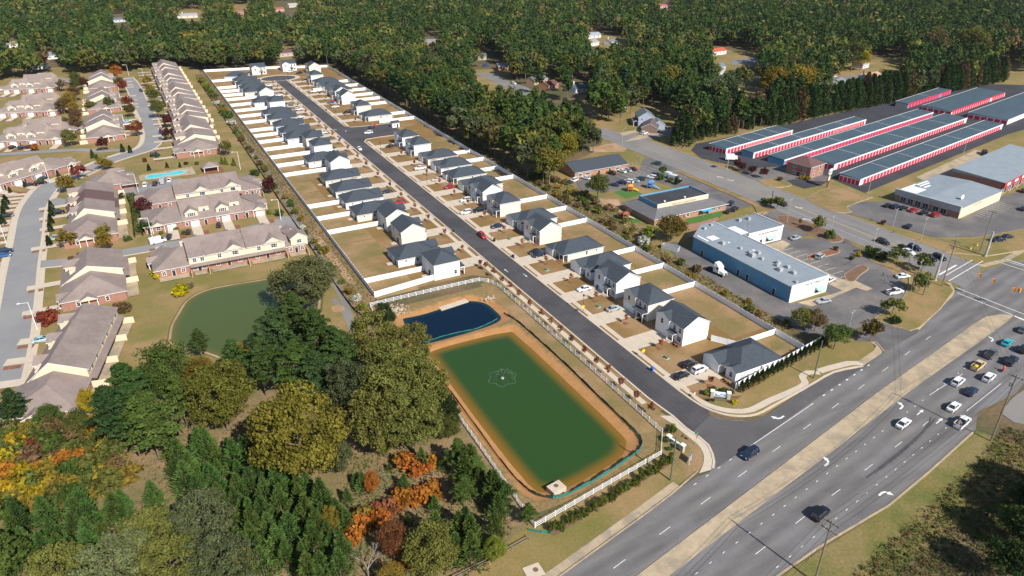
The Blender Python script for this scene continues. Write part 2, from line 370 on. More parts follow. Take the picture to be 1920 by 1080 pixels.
def bankmat():
    m = mat('bank', (0.42, 0.215, 0.085), (0.36, 0.185, 0.07), 0.35, 0.95, 0.18, 2.5, 0.3, 3.0)
    t = m.node_tree; N = t.nodes.new; L = t.links.new; p = [n for n in t.nodes if n.type == 'BSDF_PRINCIPLED'][0]
    old = p.inputs[0].links[0].from_socket
    a = N('ShaderNodeAttribute'); a.attribute_name = 'shore'
    g = N('ShaderNodeNewGeometry'); n = N('ShaderNodeTexNoise'); n.inputs['Scale'].default_value = 0.5; n.inputs['Detail'].default_value = 6; L(g.outputs['Position'], n.inputs['Vector'])
    s = N('ShaderNodeMath'); s.operation = 'MULTIPLY_ADD'; s.inputs[1].default_value = 4.0; L(n.outputs[0], s.inputs[0]); L(a.outputs['Fac'], s.inputs[2])
    r = N('ShaderNodeMapRange'); r.inputs[1].default_value = 4.2; r.inputs[2].default_value = 5.2; L(s.outputs[0], r.inputs[0])
    n2 = N('ShaderNodeTexNoise'); n2.inputs['Scale'].default_value = 1.2; n2.inputs['Detail'].default_value = 6; L(g.outputs['Position'], n2.inputs['Vector'])
    x2 = N('ShaderNodeMix'); x2.data_type = 'RGBA'; x2.inputs[6].default_value = (0.29, 0.185, 0.09, 1); x2.inputs[7].default_value = (0.16, 0.13, 0.05, 1)
    r2 = N('ShaderNodeMapRange'); r2.inputs[1].default_value = 0.35; r2.inputs[2].default_value = 0.65; L(n2.outputs[0], r2.inputs[0]); L(r2.outputs[0], x2.inputs[0])
    x = N('ShaderNodeMix'); x.data_type = 'RGBA'; L(r.outputs[0], x.inputs[0]); L(old, x.inputs[6]); L(x2.outputs[2], x.inputs[7]); L(x.outputs[2], p.inputs[0])
    return m
me.materials.append(bankmat()); place(me, 'pond_bank')['kind'] = 'structure'
def pond(name, poly, z, m, step):
    """water surface as a grid clipped by the shoreline; every vertex knows how far the shore is"""
    mb = MB(); c = np.mean(np.array(poly), 0); K = 13; P = []
    fr = [1.04, 0.985, 0.96, 0.93, 0.9, 0.86, 0.82, 0.77, 0.72, 0.65, 0.55, 0.3, 0.0]
    pts = [np.array(q) for q in poly]; n = len(pts)
    for f in fr:
        for q in pts: P.append(c + (q - c) * f)
    fs = [(k * n + i, (k + 1) * n + i, (k + 1) * n + (i + 1) % n, k * n + (i + 1) % n) for k in range(K - 1) for i in range(n)]
    me = bpy.data.meshes.new(name); me.from_pydata([(p[0], p[1], z) for p in P], [], fs)
    a = me.attributes.new('shore', 'FLOAT', 'POINT'); a.data.foreach_set('value', np.maximum(-sdf(np.array(P), poly), 0).astype(np.float32))
    me.materials.append(m); o = place(me, name); o['kind'] = 'structure'; return o
pond('pond_water', POND1, -0.7, M['pond1'], 1)
pond('pond_water', POND2, -0.7, M['pond2'], 1)
POND3 = smooth(px((318, 640), (322, 612), (335, 588), (352, 563), (385, 545), (430, 535), (480, 527), (525, 520), (560, 522), (600, 560), (575, 625), (510, 680), (455, 690), (405, 668), (365, 656), (335, 652), (318, 640)), 3)[:-1]

# grass areas
EST = px((-160, 118), (80, 128), (300, 112), (372, 130), (520, 372), (655, 610), (690, 640), (500, 700), (300, 760), (60, 800), (-160, 760))
sheet('estate_lawn', EST, 'grass', 'lawn')
sheet('meadow', px((230, 760), (330, 700), (500, 690), (640, 640), (705, 590), (860, 770), (1005, 1000), (1075, 1075), (1000, 1160), (-100, 1160), (-100, 760)), 'meadow', 'lawn')
sheet('swale_grass', [(34, 470), (43, 470), (43, 170), (28, 178), (30, 240), (33, 330)], 'grass', 'lawn')
sheet('brush_strip', [(43.5, 600), (51, 612), (51, 172), (43.5, 172)], 'meadow', 'lawn')
LOTS = [(51.3, 609), (51.3, 185.5), (84, 185.5), (89, 181), (91, 176), (91, 100), (103, 100), (118, 93.5), (142.2, 100.5), (142.2, 590), (130, 612), (90, 618)]
sheet('lawn', LOTS, 'lawn', 'lawn')
sheet('verge_grass', [(83.2, 178), (91.5, 182), (92, 100), (95, 84), (86, 80), (83.2, 79.5)], 'thinlawn', 'lawn'); sheet('verge_grass', [(83.2, 79.5), (70, 77.5), (48, 72), (20, 66), (20, 74), (48, 84), (83.2, 90)], 'grass', 'lawn')
sheet('verge_grass', px((1330, 750), (1372, 755), (1545, 640), (1590, 628), (1632, 640), (1642, 655), (1622, 682), (1565, 697), (1515, 725), (1430, 780), (1372, 782)), 'grass', 'lawn')
sheet('verge_grass', [(20, 44), (80, 53), (112, 55), (150, 61), (156, 50), (118, 46), (80, 43), (20, 31)], 'greengrass', 'lawn')
sheet('scrub', [(20, 30), (80, 43), (118, 46), (156, 50), (220, 40), (220, -60), (20, -60)], 'scrubland', 'lawn')
sheet('brush_strip', [(142.6, 540), (160, 540), (160, 180), (149, 178), (149, 112), (142.6, 112)], 'meadow', 'lawn')
sheet('commercial_grass', [(149.2, 118), (149.2, 178), (160, 181), (150, 260), (200, 285), (214, 300), (262, 400), (700, 400), (700, 60), (230, 80), (200, 96), (158, 108)], 'grass', 'lawn')
for P in ([(820, 195), (868, 205), (850, 222), (790, 210)], [(905, 250), (945, 255), (935, 275), (895, 268)], [(880, 165), (960, 175), (1010, 205), (1000, 240), (880, 200)]):
    pass
for P in ([(880, 130), (960, 128), (960, 160), (915, 200), (880, 150)], [(1150, 235), (1300, 232), (1300, 280), (1165, 262)], [(1300, 85), (1420, 100), (1440, 120), (1320, 140)],
          [(1365, 180), (1440, 165), (1470, 200), (1380, 212)], [(1540, 120), (1700, 105), (1850, 120), (1700, 150), (1560, 165)], [(1860, 140), (1925, 135), (1925, 165), (1840, 160)],
          [(1090, 60), (1180, 60), (1180, 95), (1090, 85)], [(340, 10), (480, 8), (480, 35), (330, 40)], [(510, 85), (580, 85), (570, 110), (520, 115)]):
    sheet('clearing', px(*P), 'grass', 'lawn')
pond('pond_water', POND3, 0.036, M['pond3'], 1)
ribbon('pond_edge', POND3 + POND3[:1], -0.35, 0.3, 'dirt', 'bed')

# the new street with its kerbs, walks and turnaround
SO = px((1263, 780), (1287, 802), (1300, 811), (1313, 820), (1330, 835), (1338, 852), (1341, 867), (1339, 880)); SI = px((1237, 780), (1260, 795), (1282, 813), (1307, 833), (1317, 847), (1320, 860), (1317, 875), (1310, 888))
sheet('street', [(93, 545), (93, 105)] + SO[:3] + px((1332, 780)) + [(102.4, 95.2), (101.3, 99), (101, 104), (101, 356), (103.5, 360.5), (112, 361.5), (126, 361.5), (126, 387), (112, 387), (103.5, 388.5), (101, 393), (101, 545)], 'asphalt', 'road')
CUL = [(97.5 + 12.5 * math.cos(a), 556 + 10 * math.sin(a)) for a in np.linspace(0, 2 * PI, 28)[:-1]]
sheet('turnaround', CUL, 'asphalt', 'road')
CULW = [(97.5 + 15.8 * math.cos(a), 556 + 13 * math.sin(a)) for a in np.linspace(0, 2 * PI, 28)[:-1]]
sheet('sidewalk', CULW, 'concrete', 'pave')
def slabs(name, x0, x1, y0, y1, step, m='concrete'):
    """a walk of separate slabs with open joints, one object"""
    z = _lev['pave']; _lev['pave'] += 0.0006; mb = MB(); y = y0
    while y < y1 - 0.2:
        e = min(y + step, y1); mb.box(x0, y + 0.02, 0, x1, e - 0.02, z); y = e
    o = mb.build(name, M[m]); o['kind'] = 'structure'
slabs('sidewalk', 89.9, 91.4, 104, 548, 1.5)
slabs('sidewalk', 102.4, 103.9, 103, 356, 1.5)
slabs('sidewalk', 102.4, 103.9, 393, 548, 1.5)
kerb([(93, 548), (93, 105)] + SO, 0.0, -0.5, 0.1)
kerb([(101, 548), (101, 393), (103.5, 388.5), (112, 387), (126, 387)], 0.0, 0.6, 0.1)
kerb([(126, 361.5), (112, 361.5), (103.5, 360.5), (101, 356), (101, 104)], 0.0, 0.6, 0.1)
k1 = smooth([(101, 104), (101.5, 97.5), (103.3, 93), (106.5, 89.8), (111, 88.2), (118, 88.9)] + px((1515, 727), (1565, 699), (1619, 688)), 3)
kerb(k1, 0.0, 0.55, 0.1)
cw = smooth([(102.6, 104), (103.1, 98.5), (104.7, 94.6), (107.5, 91.8), (111.3, 90.4), (117.5, 91)] + px((1500, 726), (1508, 716), (1503, 706), (1515, 698), (1537, 699)), 2)
ribbon('sidewalk', cw, -1.0, 0.75, 'concrete', 'pave')
ribbon('sidewalk', px((1537, 697), (1560, 690), (1592, 682), (1619, 682)), -0.8, 1.2, 'concrete', 'pave')
ribbon('sidewalk', px((1619, 683), (1650, 662), (1655, 650), (1640, 640)), -0.4, 1.6, 'oldconcrete', 'pave')
sheet('sidewalk', smooth(SI, 2) + smooth(SO[::-1], 2), 'concrete', 'road')
hwn = [(86.2, 80.0), (77.3, 77.4), (70, 75.7), (47.3, 70.9), (20, 65.3)]
ribbon('sidewalk', [(80.0, 78.3), (70, 76.0), (47.3, 71.2), (20, 65.6)], -1.9, -0.2, 'oldconcrete', 'pave')
kerb(hwn, 0.0, -0.3, 0.1, 'oldconcrete')
# highway
sheet('highway', [(20, 65.4), (47.3, 71), (77.3, 77.5)] + px((1305, 895), (1330, 886), (1341, 867), (1338, 852), (1330, 835), (1313, 820), (1300, 811), (1332, 780), (1360, 787), (1410, 790), (1440, 778)) + px((1515, 727), (1565, 699), (1619, 688), (1657, 660), (1717, 626), (1787, 555)) +
      [(214, 106), (236, 110), (260, 108), (330, 118), (330, 92), (240, 80), (178, 66.5), (172, 65), (157, 65), (150, 61.2), (128, 57.7), (112.4, 55.4), (93.7, 54.7), (80.3, 53.5), (50, 49), (20, 44)], 'highway', 'road')
sheet('turn_lane', px((1301, 811), (1333, 780), (1346, 785), (1375, 790), (1410, 790), (1440, 779), (1515, 728), (1565, 700), (1618, 689), (1530, 748), (1413, 832), (1343, 878), (1341, 867), (1338, 852), (1330, 835), (1313, 820)), 'midroad', 'road')
sheet('gravel_entrance', px((1905, 741), (1925, 728), (1935, 800), (1900, 792), (1876, 775), (1893, 752)), 'oldroad', 'road')
kerb([(20, 44), (50, 49), (80.3, 53.5), (93.7, 54.7), (112.4, 55.4), (128.1, 57.7), (148.8, 61.2)], 0, -0.35, 0.1, 'oldconcrete')
med = [(20, 57.4), (59, 64.8), (97.8, 72.2), (142.3, 80.8), (180, 87.2), (196, 90.0), (203.5, 90.9), (208, 89.8), (211.3, 87.6)] + [(206, 86.4), (180, 82.3), (150, 77.6), (119, 72.0), (93.1, 67.4), (62.9, 62.0), (20, 54.0)]
mbm = MB(); mbm.prism(med[::-1], 0.0, 0.23, 0); mo = mbm.build('median', M['oldconcrete']); mo['kind'] = 'structure'
# side road and the streets behind the stores
sheet('side_road', [(215.8, 105), (215.8, 300), (212, 330), (205, 420), (216, 420), (226, 330), (235, 290), (235.8, 260), (236.2, 112), (228, 108)], 'oldroad', 'road')
kerb([(236.2, 124), (235.9, 170)], 0, -0.35, 0.1, 'oldconcrete'); kerb([(235.9, 178), (235.9, 205)], 0, -0.35, 0.1, 'oldconcrete'); kerb([(235.9, 222), (235.8, 262), (233, 292)], 0, -0.35, 0.1, 'oldconcrete')
kerb([(215.8, 114), (215.8, 158)], 0, 0.35, 0.1, 'oldconcrete'); kerb([(215.8, 184), (215.8, 238)], 0, 0.35, 0.1, 'oldconcrete')
ribbon('sidewalk', px((1690, 622), (1722, 618), (1755, 590), (1786, 556), (1788, 545), (1781, 530)), -0.3, 1.9, 'oldconcrete', 'pave')
kerb(px((1640, 640), (1657, 660)), 0, 0.3, 0.1, 'oldconcrete')
ribbon('sidewalk', px((1925, 462), (1880, 487), (1840, 497), (1790, 490)), -0.4, 1.6, 'oldconcrete', 'pave')
for P in ([(886, 137), (925, 137), (952, 150), (990, 165), (1000, 172), (985, 180), (940, 160)], [(1370, 112), (1440, 105), (1440, 122), (1372, 122)], [(1380, 178), (1440, 184), (1442, 205), (1410, 196), (1370, 190)],
          [(1540, 147), (1620, 139), (1680, 138), (1680, 143), (1600, 150), (1545, 156)], [(1166, 256), (1250, 240), (1285, 250), (1180, 268)]):
    sheet('back_street', px(*P), 'oldroad', 'road')
# paved yards
sheet('parking_lot', [(176, 104.5), (176, 176), (215.9, 184), (215.9, 160), (214, 157.5), (199, 157.5)] + [(215.9, 150), (204, 118)] + px((1722, 621), (1658, 663), (1640, 640), (1600, 640)), 'lot', 'road')
sheet('alley', [(149.6, 108), (149.6, 160), (155, 176), (160, 176), (160, 123), (178, 122), (178, 104), (160, 104)], 'lot', 'road')
sheet('parking_lot', [(199.5, 178.5), (199.5, 190), (213.5, 190), (213.5, 238), (216, 244), (216, 262), (212, 262), (200, 250), (165, 250), (160, 240), (166, 231), (196, 231), (199.5, 216)], 'lot', 'road')
sheet('storage_yard', px((1296, 282), (1305, 270), (1345, 262), (1500, 228), (1600, 206), (1640, 194), (1700, 182), (1760, 155), (1930, 160), (1930, 240), (1890, 252), (1650, 350), (1622, 362), (1560, 336), (1540, 348), (1508, 354), (1440, 330), (1405, 333), (1380, 312), (1315, 297)), 'darklot', 'road')
sheet('parking_lot', [(236.2, 205), (236.2, 223), (250, 226), (262, 222), (270, 200), (262, 197), (252, 206)], 'lot', 'road')
sheet('parking_lot', [(236.2, 171), (236.2, 178), (246, 176), (258, 170), (268, 166), (272, 141), (312, 149), (370, 150), (370, 118), (300, 120), (262, 127), (246, 134), (241, 152)], 'lot', 'road')
sheet('gravel_yard', [(300, 171), (303, 182), (370, 196), (370, 184), (330, 178)], 'oldconcrete', 'road')
sheet('walk', [(175.4, 121.5), (180.5, 121.5), (180.5, 127), (184, 127), (184, 158.5), (194.5, 158.5), (194.5, 155), (187, 152), (187, 127), (190, 125), (190, 118), (187, 118), (186, 121), (164, 118.8), (162, 122.5)], 'oldconcrete', 'mark')
# estate roads
r1 = smooth(px((2, 720), (22, 640), (33, 570), (42, 505), (52, 450), (60, 400), (75, 370), (100, 345), (150, 327), (195, 305), (240, 290), (275, 278), (288, 258), (280, 225), (262, 190), (248, 160), (236, 146)), 4)
ribbon('estate_road', r1, -4.2, 4.2, 'paleroad', 'road')
kerb(r1, -4.2, -0.9, 0.06, 'concrete'); kerb(r1, 4.2, 0.9, 0.06, 'concrete')
ribbon('sidewalk', r1[:30], -6.6, -5.1, 'concrete', 'pave'); ribbon('sidewalk', r1[:58], 5.1, 6.6, 'concrete', 'pave')
r2 = smooth(px((58, 497), (110, 493), (160, 486), (230, 474), (290, 464), (360, 452), (400, 444), (450, 434), (510, 420)), 3)
ribbon('estate_road', r2, -3.0, 3.0, 'paleroad', 'road')
kerb(r2[2:], -3.0, -0.5, 0.06, 'concrete')
sheet('parking_pad', px((500, 424), (525, 407), (545, 405), (562, 424), (555, 440), (520, 436)), 'paleroad', 'road')
ribbon('estate_road', px((230, 362), (262, 355), (300, 348), (345, 338)), -5, 4, 'paleroad', 'road')
ribbon('estate_road', px((232, 281), (195, 284), (150, 281), (60, 286), (-30, 292)), -2.6, 2.6, 'paleroad', 'road')
ribbon('estate_road', px((95, 375), (122, 380), (150, 372)), -4, 3, 'paleroad', 'road')
ribbon('gravel_path', px((392, 165), (420, 205), (450, 245), (500, 318), (560, 415), (618, 510), (650, 575), (662, 618)), -0.9, 0.9, 'oldroad', 'bed')
ribbon('gravel_path', px((625, 560), (648, 590), (660, 618), (664, 640)), -0.8, 0.8, 'oldroad', 'bed')
sheet('pool_deck', [(-6.4, 349), (-6.2, 340.8), (16.9, 339.4), (16.4, 352.6)], 'oldconcrete', 'pave')
pl = smooth([(-4.2, 344.3), (-3, 347.4), (1, 348.4), (5, 346.9), (9, 348.8), (12.8, 347.6), (13.2, 344.4), (10, 342.3), (5, 342.6), (0, 341.5), (-3.4, 342), (-4.2, 344.3)], 3)[:-1]
sheet('swimming_pool', pl, 'pool', 'road')
kerb(pl + pl[:1], 0.0, -0.4, 0.05, 'concrete', 'pool_coping')

sheet('mulch_strip', [(50.5, 80.6), (82.5, 86.2), (83.6, 84.6), (50.8, 79.2)], 'mulch', 'bed')
r1s = smooth(r1, 1); dl = 0.0
for i in range(6, len(r1) - 30):
    a, b = Vector(r1[i]), Vector(r1[i + 1])
    if 205 < a.y < 345 and i % 1 == 0:
        t_ = (b - a).normalized(); n_ = Vector((-t_.y, t_.x)); L_ = (b - a).length; q_ = 0.0
        while q_ < L_ - 2.5:
            p_ = a + t_ * q_; w_ = 2.9
            sheet('driveway', [p_ + n_ * 6.7, p_ + n_ * 17, p_ + t_ * w_ + n_ * 17, p_ + t_ * w_ + n_ * 6.7][::-1], 'concrete', 'pave')
            sheet('straw_bed', [p_ + t_ * 3.1 + n_ * 6.8, p_ + t_ * 3.1 + n_ * 9.5, p_ + t_ * 4.7 + n_ * 9.5, p_ + t_ * 4.7 + n_ * 6.8][::-1], 'straw', 'bed'); q_ += 5.2

# painted markings
def dashes(p, q, step, ln, wd, n0=0, n1=None, m='paint'):
    z = _lev['mark']; _lev['mark'] += 0.0006; mb = MB(); p, q = Vector(p), Vector(q); d = (q - p).normalized(); L = (q - p).length; nn = Vector((-d.y, d.x)) * wd / 2
    k = n0; hi = int(L / step) if n1 is None else n1
    while k <= hi:
        a = p + d * (k * step); b = a + d * ln; mb.poly([(*(a - nn), z), (*(b - nn), z), (*(b + nn), z), (*(a + nn), z)]); k += 1
    o = mb.build('lane_dashes', M[m]); o['kind'] = 'structure'
def line(p, q, wd=0.14, m='paint'):
    p, q = Vector(p), Vector(q); d = (q - p).normalized(); n = Vector((-d.y, d.x)) * wd / 2
    sheet('lane_line', [p - n, q - n, q + n, p + n], m, 'mark')
dashes((56.3, 68.0), (95.4, 75.5), 12.2, 3.05, 0.13, -2, 10)
E_ = zat(1440, 810, 4); Q_ = zat(1600, 720, 6); T_ = zat(1440, 540, 4); K8 = zat(1680, 420, 8)
dashes(E_(205, 690), E_(745, 275), 12.2, 3.05, 0.13, -3, 5)
dashes(E_(30, 630), E_(775, 60), 3.75, 0.7, 0.13, -6, 22)
dashes(E_(155, 945), E_(1245, 45), 3.75, 0.7, 0.13, -6, 19)
line(Q_(870, 120), Q_(1230, -110)); line(Q_(1270, 310), Q_(1660, 0)); line(at(1413, 833), at(1525, 757), 0.16)
dashes(at(1413, 833), at(1330, 890), 3.9, 0.9, 0.16, 0, 5); dashes(at(1543, 743), at(1622, 690), 3.5, 0.9, 0.3, 0, 6)
line(T_(1410, 0), T_(1920, 200), 0.3); line(T_(1420, 40), T_(1920, 240), 0.3); line(T_(1850, 215), T_(1920, 245), 0.6)
line(K8(640, 770), K8(905, 620), 0.6); line(K8(740, 780), K8(1145, 545), 0.3); line(K8(790, 860), K8(1300, 560), 0.3)
line(K8(1480, 560), K8(1920, 700), 0.3); line(K8(1590, 545), K8(1920, 645), 0.3); line(K8(1650, 535), K8(1920, 620), 0.5)
line((225.6, 196), (226.0, 124), 0.5, 'yellowpaint'); line((224.5, 285), (225.3, 197), 0.25, 'yellowpaint')
line((220.6, 180), (220.9, 128), 0.13); line(K8(0, 260), K8(120, 320), 0.12)
def arrow(name, c, ang, kind, s=1.0):
    ca, sa = math.cos(ang), math.sin(ang)
    def tr(x, y): return (c[0] + (x * ca - y * sa) * s, c[1] + (x * sa + y * ca) * s)
    if kind == 'ahead': P = [(-1.5, -.12), (0.3, -.12), (0.3, -.42), (1.5, 0), (0.3, .42), (0.3, .12), (-1.5, .12)]
    else:
        k = 1 if kind == 'left' else -1
        P = [(-1.5, -.15), (-.5, -.15), (.1, .05), (.35, .45), (.62, .45), (.3, 1.15), (-.3, .45), (-.02, .45), (-.2, .25), (-.6, .12), (-1.5, .12)]
        P = [(x * 1.1, y * k * 1.3) for x, y in P]
    sheet(name, [tr(*p) for p in P], 'paint', 'mark')
H10 = math.radians(10.3)
arrow('turn_arrow', at(1460, 787), H10 + PI, 'right', 1.25); arrow('turn_arrow', at(1555, 867), H10, 'left', 1.2); arrow('turn_arrow', at(1657, 922), H10, 'right', 1.2)
arrow('turn_arrow', at(1694, 762), H10, 'left', 1.2); arrow('straight_arrow', at(1725, 774), H10, 'ahead', 1.1); arrow('straight_arrow', at(1761, 790), H10, 'ahead', 1.1)
arrow('turn_arrow', at(1863, 637), H10, 'left', 1.1); arrow('straight_arrow', at(949, 508), PI / 2, 'ahead', 0.9); arrow('straight_arrow', at(985, 517), -PI / 2, 'ahead', 0.9)
arrow('turn_arrow', at(628, 244), -PI / 2, 'left', 0.9); arrow('turn_arrow', at(647, 246), PI / 2, 'right', 0.9)
arrow('turn_arrow', at(1350, 332), PI / 2, 'left', 1.2); arrow('turn_arrow', at(1370, 339), -PI / 2, 'left', 1.2); arrow('turn_arrow', at(1498, 391), -PI / 2, 'left', 1.2); arrow('turn_arrow', at(1512, 411), PI / 2, 'left', 1.2)
def bays(p, q, n, vec, wd=0.12):
    p, q, v = Vector(p), Vector(q), Vector(vec)
    for i in range(n + 1):
        a = p + (q - p) * (i / n); line(a, a + v, wd)
bays(at(1155, 330), at(1235, 309), 8, (0.6, -5));
bays((280, 141.4), (303, 144.5), 9, (0.7, -5.5)); bays((187.4, 128), (187.4, 152), 8, (5.2, 0))
# tyre marks on the outer lanes
for P in ([Q_(150, 1060), Q_(420, 850), Q_(650, 660), Q_(800, 520), Q_(880, 380)], [Q_(240, 1010), Q_(480, 830), Q_(700, 640), Q_(820, 510), Q_(930, 390)]):
    ribbon('tyre_mark', smooth(P, 4), -0.16, 0.16, 'skid', 'mark')
ribbon('tyre_mark', smooth([zat(1420, 340, 6)(*p) for p in ((1220, 755), (1130, 795), (1085, 870), (1000, 935), (870, 962), (720, 945))], 4), -0.15, 0.15, 'skid', 'mark')
# grass islands and beds laid over the paving
def bed(pts, m, k=True, n=3):
    P = smooth(list(pts) + [pts[0]], n)[:-1]
    z = _lev['mark']; _lev['mark'] += 0.0006; mb = MB()
    ar = sum(P[i][0] * P[(i + 1) % len(P)][1] - P[(i + 1) % len(P)][0] * P[i][1] for i in range(len(P)))
    P = P if ar > 0 else P[::-1]
    mb.prism(P, 0.0, z + 0.1); o = mb.build('planting_bed', M[m]); o['kind'] = 'structure'
    if k: kerb(P + P[:1], 0.0, -0.25, 0.16, 'oldconcrete')
KZ = zat(1420, 340, 6)
bed([KZ(220, 400), KZ(380, 400), KZ(760, 540), KZ(960, 650), KZ(860, 690), KZ(700, 640), KZ(280, 480)], 'mulch')
bed(px((1624, 472), (1650, 476), (1690, 489), (1745, 515), (1787, 546), (1722, 615), (1692, 616), (1655, 605), (1641, 597), (1670, 581), (1693, 561), (1703, 540), (1706, 520), (1690, 506), (1652, 497), (1630, 487)), 'grass', True, 2)
bed([KZ(560, 850), KZ(720, 800), KZ(880, 770), KZ(920, 800), KZ(800, 840), KZ(590, 880)], 'straw')
bed([KZ(985, 1050), KZ(1100, 980), KZ(1180, 950), KZ(1245, 985), KZ(1150, 1060), KZ(1080, 1130), KZ(1000, 1110)], 'mulch')
bed([(236.6, 124.5), (236.6, 150), (240.5, 151), (243, 135), (256, 127.5), (300, 121), (320, 118), (320, 113), (262, 113), (246, 116)], 'grass', True, 1)
bed([KZ(560, 200), KZ(850, 60), KZ(1240, 170), KZ(1270, 190), KZ(1000, 290), KZ(1060, 345), KZ(900, 355), KZ(700, 290)], 'thinlawn', True, 2)
bed([zat(1280, 180, 6)(p, q) for p, q in ((860, 960), (1040, 930), (1180, 975), (1215, 1010), (1100, 1030), (960, 1020))], 'grass', True, 2)
bed([(206, 182), (214.8, 182), (214.9, 238), (212.6, 238), (211.5, 190)], 'thinlawn', False, 1)
bed(px((1290, 448), (1345, 432), (1440, 400), (1436, 396), (1340, 424), (1290, 440)), 'dirt', False, 1)
sheet('turf', px((1150, 360), (1183, 351), (1204, 364), (1174, 373)), 'turf', 'bed'); sheet('turf', px((1284, 402), (1340, 390), (1360, 400), (1345, 412), (1290, 420)), 'turf', 'bed')
sheet('turf', px((1152, 412), (1180, 401), (1202, 415), (1172, 424)), 'turf', 'bed'); sheet('play_yard_dirt', px((1125, 372), (1160, 374), (1165, 395), (1190, 430), (1215, 455), (1195, 450), (1150, 400), (1120, 385)), 'dirt', 'bed')
sheet('red_path', px((1287, 424), (1346, 407), (1348, 413), (1287, 432)), 'brick', 'bed')
sheet('dirt_patch', px((1085, 280), (1190, 262), (1170, 285), (1120, 285)), 'dirt', 'bed'); sheet('dirt_patch', [KZ(740, 230), KZ(900, 190), KZ(1180, 200), KZ(1000, 280), KZ(850, 300)], 'dirt', 'bed')
for P in ([(620, 575), (640, 572), (646, 582), (626, 586)],):
    sheet('dirt_patch', smooth(px(*P) + px(P[0]), 3)[:-1], 'dirt', 'bed')
for P in ([(47.2, 198), (49, 200), (48.5, 240), (46.5, 244), (46.2, 210)],): sheet('dirt_track', smooth(P + P[:1], 3)[:-1], 'dirt', 'bed')
# ------------------------------------------------------------ roofs and windows
def roof(mb, x0, y0, x1, y1, z, pitch, axis='x', A='hip', B='hip', o=0.4, t=0.16, mi=0, fi=1, inset=1.0):
    """hip or gable roof slab over a rectangle; A and B are the ends at the low and the high side of the ridge axis"""
    sw = axis == 'y'
    if sw: x0, y0, x1, y1 = y0, x0, y1, x1
    hw = (y1 - y0) / 2; yc = (y0 + y1) / 2; zr = z + hw * pitch; ze = z - o * pitch
    oa = o if A == 'hip' else 0.25; ob = o if B == 'hip' else 0.25
    X0, X1, Y0, Y1 = x0 - oa, x1 + ob, y0 - o, y1 + o
    ra = x0 + hw * inset if A == 'hip' else X0
    rb = x1 - hw * inset if B == 'hip' else X1
    if rb < ra: ra = rb = (ra + rb) / 2
    P = [(X0, Y0, ze), (X1, Y0, ze), (X1, Y1, ze), (X0, Y1, ze), (ra, yc, zr), (rb, yc, zr)]
    fs = [(0, 1, 5, 4), (2, 3, 4, 5), (3, 0, 4), (1, 2, 5)]
    if A != 'hip': fs.remove((3, 0, 4))
    if B != 'hip': fs.remove((1, 2, 5))
    loop = [0, 1] + ([5] if B != 'hip' else []) + [2, 3] + ([4] if A != 'hip' else [])
    fl = lambda p: (p[1], p[0], p[2]) if sw else p
    up = [fl((p[0], p[1], p[2] + t)) for p in P]; dn = [fl(p) for p in P]
    rev = (lambda f: tuple(reversed(f))) if sw else (lambda f: f)
    mb.add(up, [rev(f) for f in fs], mi); mb.add(dn, [rev(tuple(reversed(f))) for f in fs], fi)
    n = len(loop); vs = [up[i] for i in loop] + [dn[i] for i in loop]
    mb.add(vs, [rev((n + i, n + (i + 1) % n, (i + 1) % n, i)) for i in range(n)], fi)
    return zr
def gablewall(mb, x0, x1, y, z0, ze, zr, axis='x', th=0.15, mi=0):
    """pentagon wall in the plane y (or x when axis is 'y') with its apex in the middle"""
    xc = (x0 + x1) / 2
    P = [(x0, z0), (x1, z0), (x1, ze), (xc, zr), (x0, ze)]
    f = (lambda a, b, q: (a, q, b)) if axis == 'x' else (lambda a, b, q: (q, a, b))
    A = [f(a, b, y) for a, b in P]; B = [f(a, b, y + th) for a, b in P]
    mb.poly(A, mi); mb.poly(B[::-1], mi)
    for i in range(5): mb.poly([A[i], A[(i + 1) % 5], B[(i + 1) % 5], B[i]], mi)
_wc = {}
def winmesh(w, h, kind='window', n=(1, 2)):
    """unit built in the local x-z plane, facing -y"""
    k = (round(w, 2), round(h, 2), kind, n)
    if k in _wc: return _wc[k]
    mb = MB()
    if kind == 'window':
        mb.box(-w / 2 - .1, -.05, -.1, w / 2 + .1, 0.03, h + .1, 0)
        cw, ch = w / n[0], h / n[1]
        for i in range(n[0]):
            for j in range(n[1]):
                mb.box(-w / 2 + i * cw + .04, -.07, j * ch + .04, -w / 2 + (i + 1) * cw - .04, -.05, (j + 1) * ch - .04, 1)
    elif kind == 'shutter':
        mb.box(-w / 2, -.08, 0, w / 2, 0, h, 0)
    elif kind == 'garage':
        mb.box(-w / 2 - .12, -.05, 0, w / 2 + .12, 0.03, h + .12, 0)
        for j in range(4): mb.box(-w / 2, -.09, j * h / 4 + .02, w / 2, -.05, (j + 1) * h / 4 - .02, 0)
    elif kind == 'door':
        mb.box(-w / 2 - .1, -.05, 0, w / 2 + .1, 0.03, h + .1, 0); mb.box(-w / 2, -.08, .02, w / 2, -.05, h, 1)
    ms = {'window': [M['trim'], M['glass']], 'shutter': [M['darkmetal']], 'garage': [M['trim']], 'door': [M['trim'], M['darkmetal']]}[kind]
    _wc[k] = mb.mesh(kind, ms); return _wc[k]
def win(parent, x, y, z, w, h, face='-y', kind='window', n=(1, 2), name=None):
    rz = {'-y': 0, '+x': PI / 2, '+y': PI, '-x': -PI / 2}[face] if isinstance(face, str) else face
    nm = name or {'window': 'window', 'shutter': 'shutter', 'garage': 'garage_door', 'door': 'door'}[kind]
    return place(winmesh(w, h, kind, n), nm, parent, (x, y, z), rz)

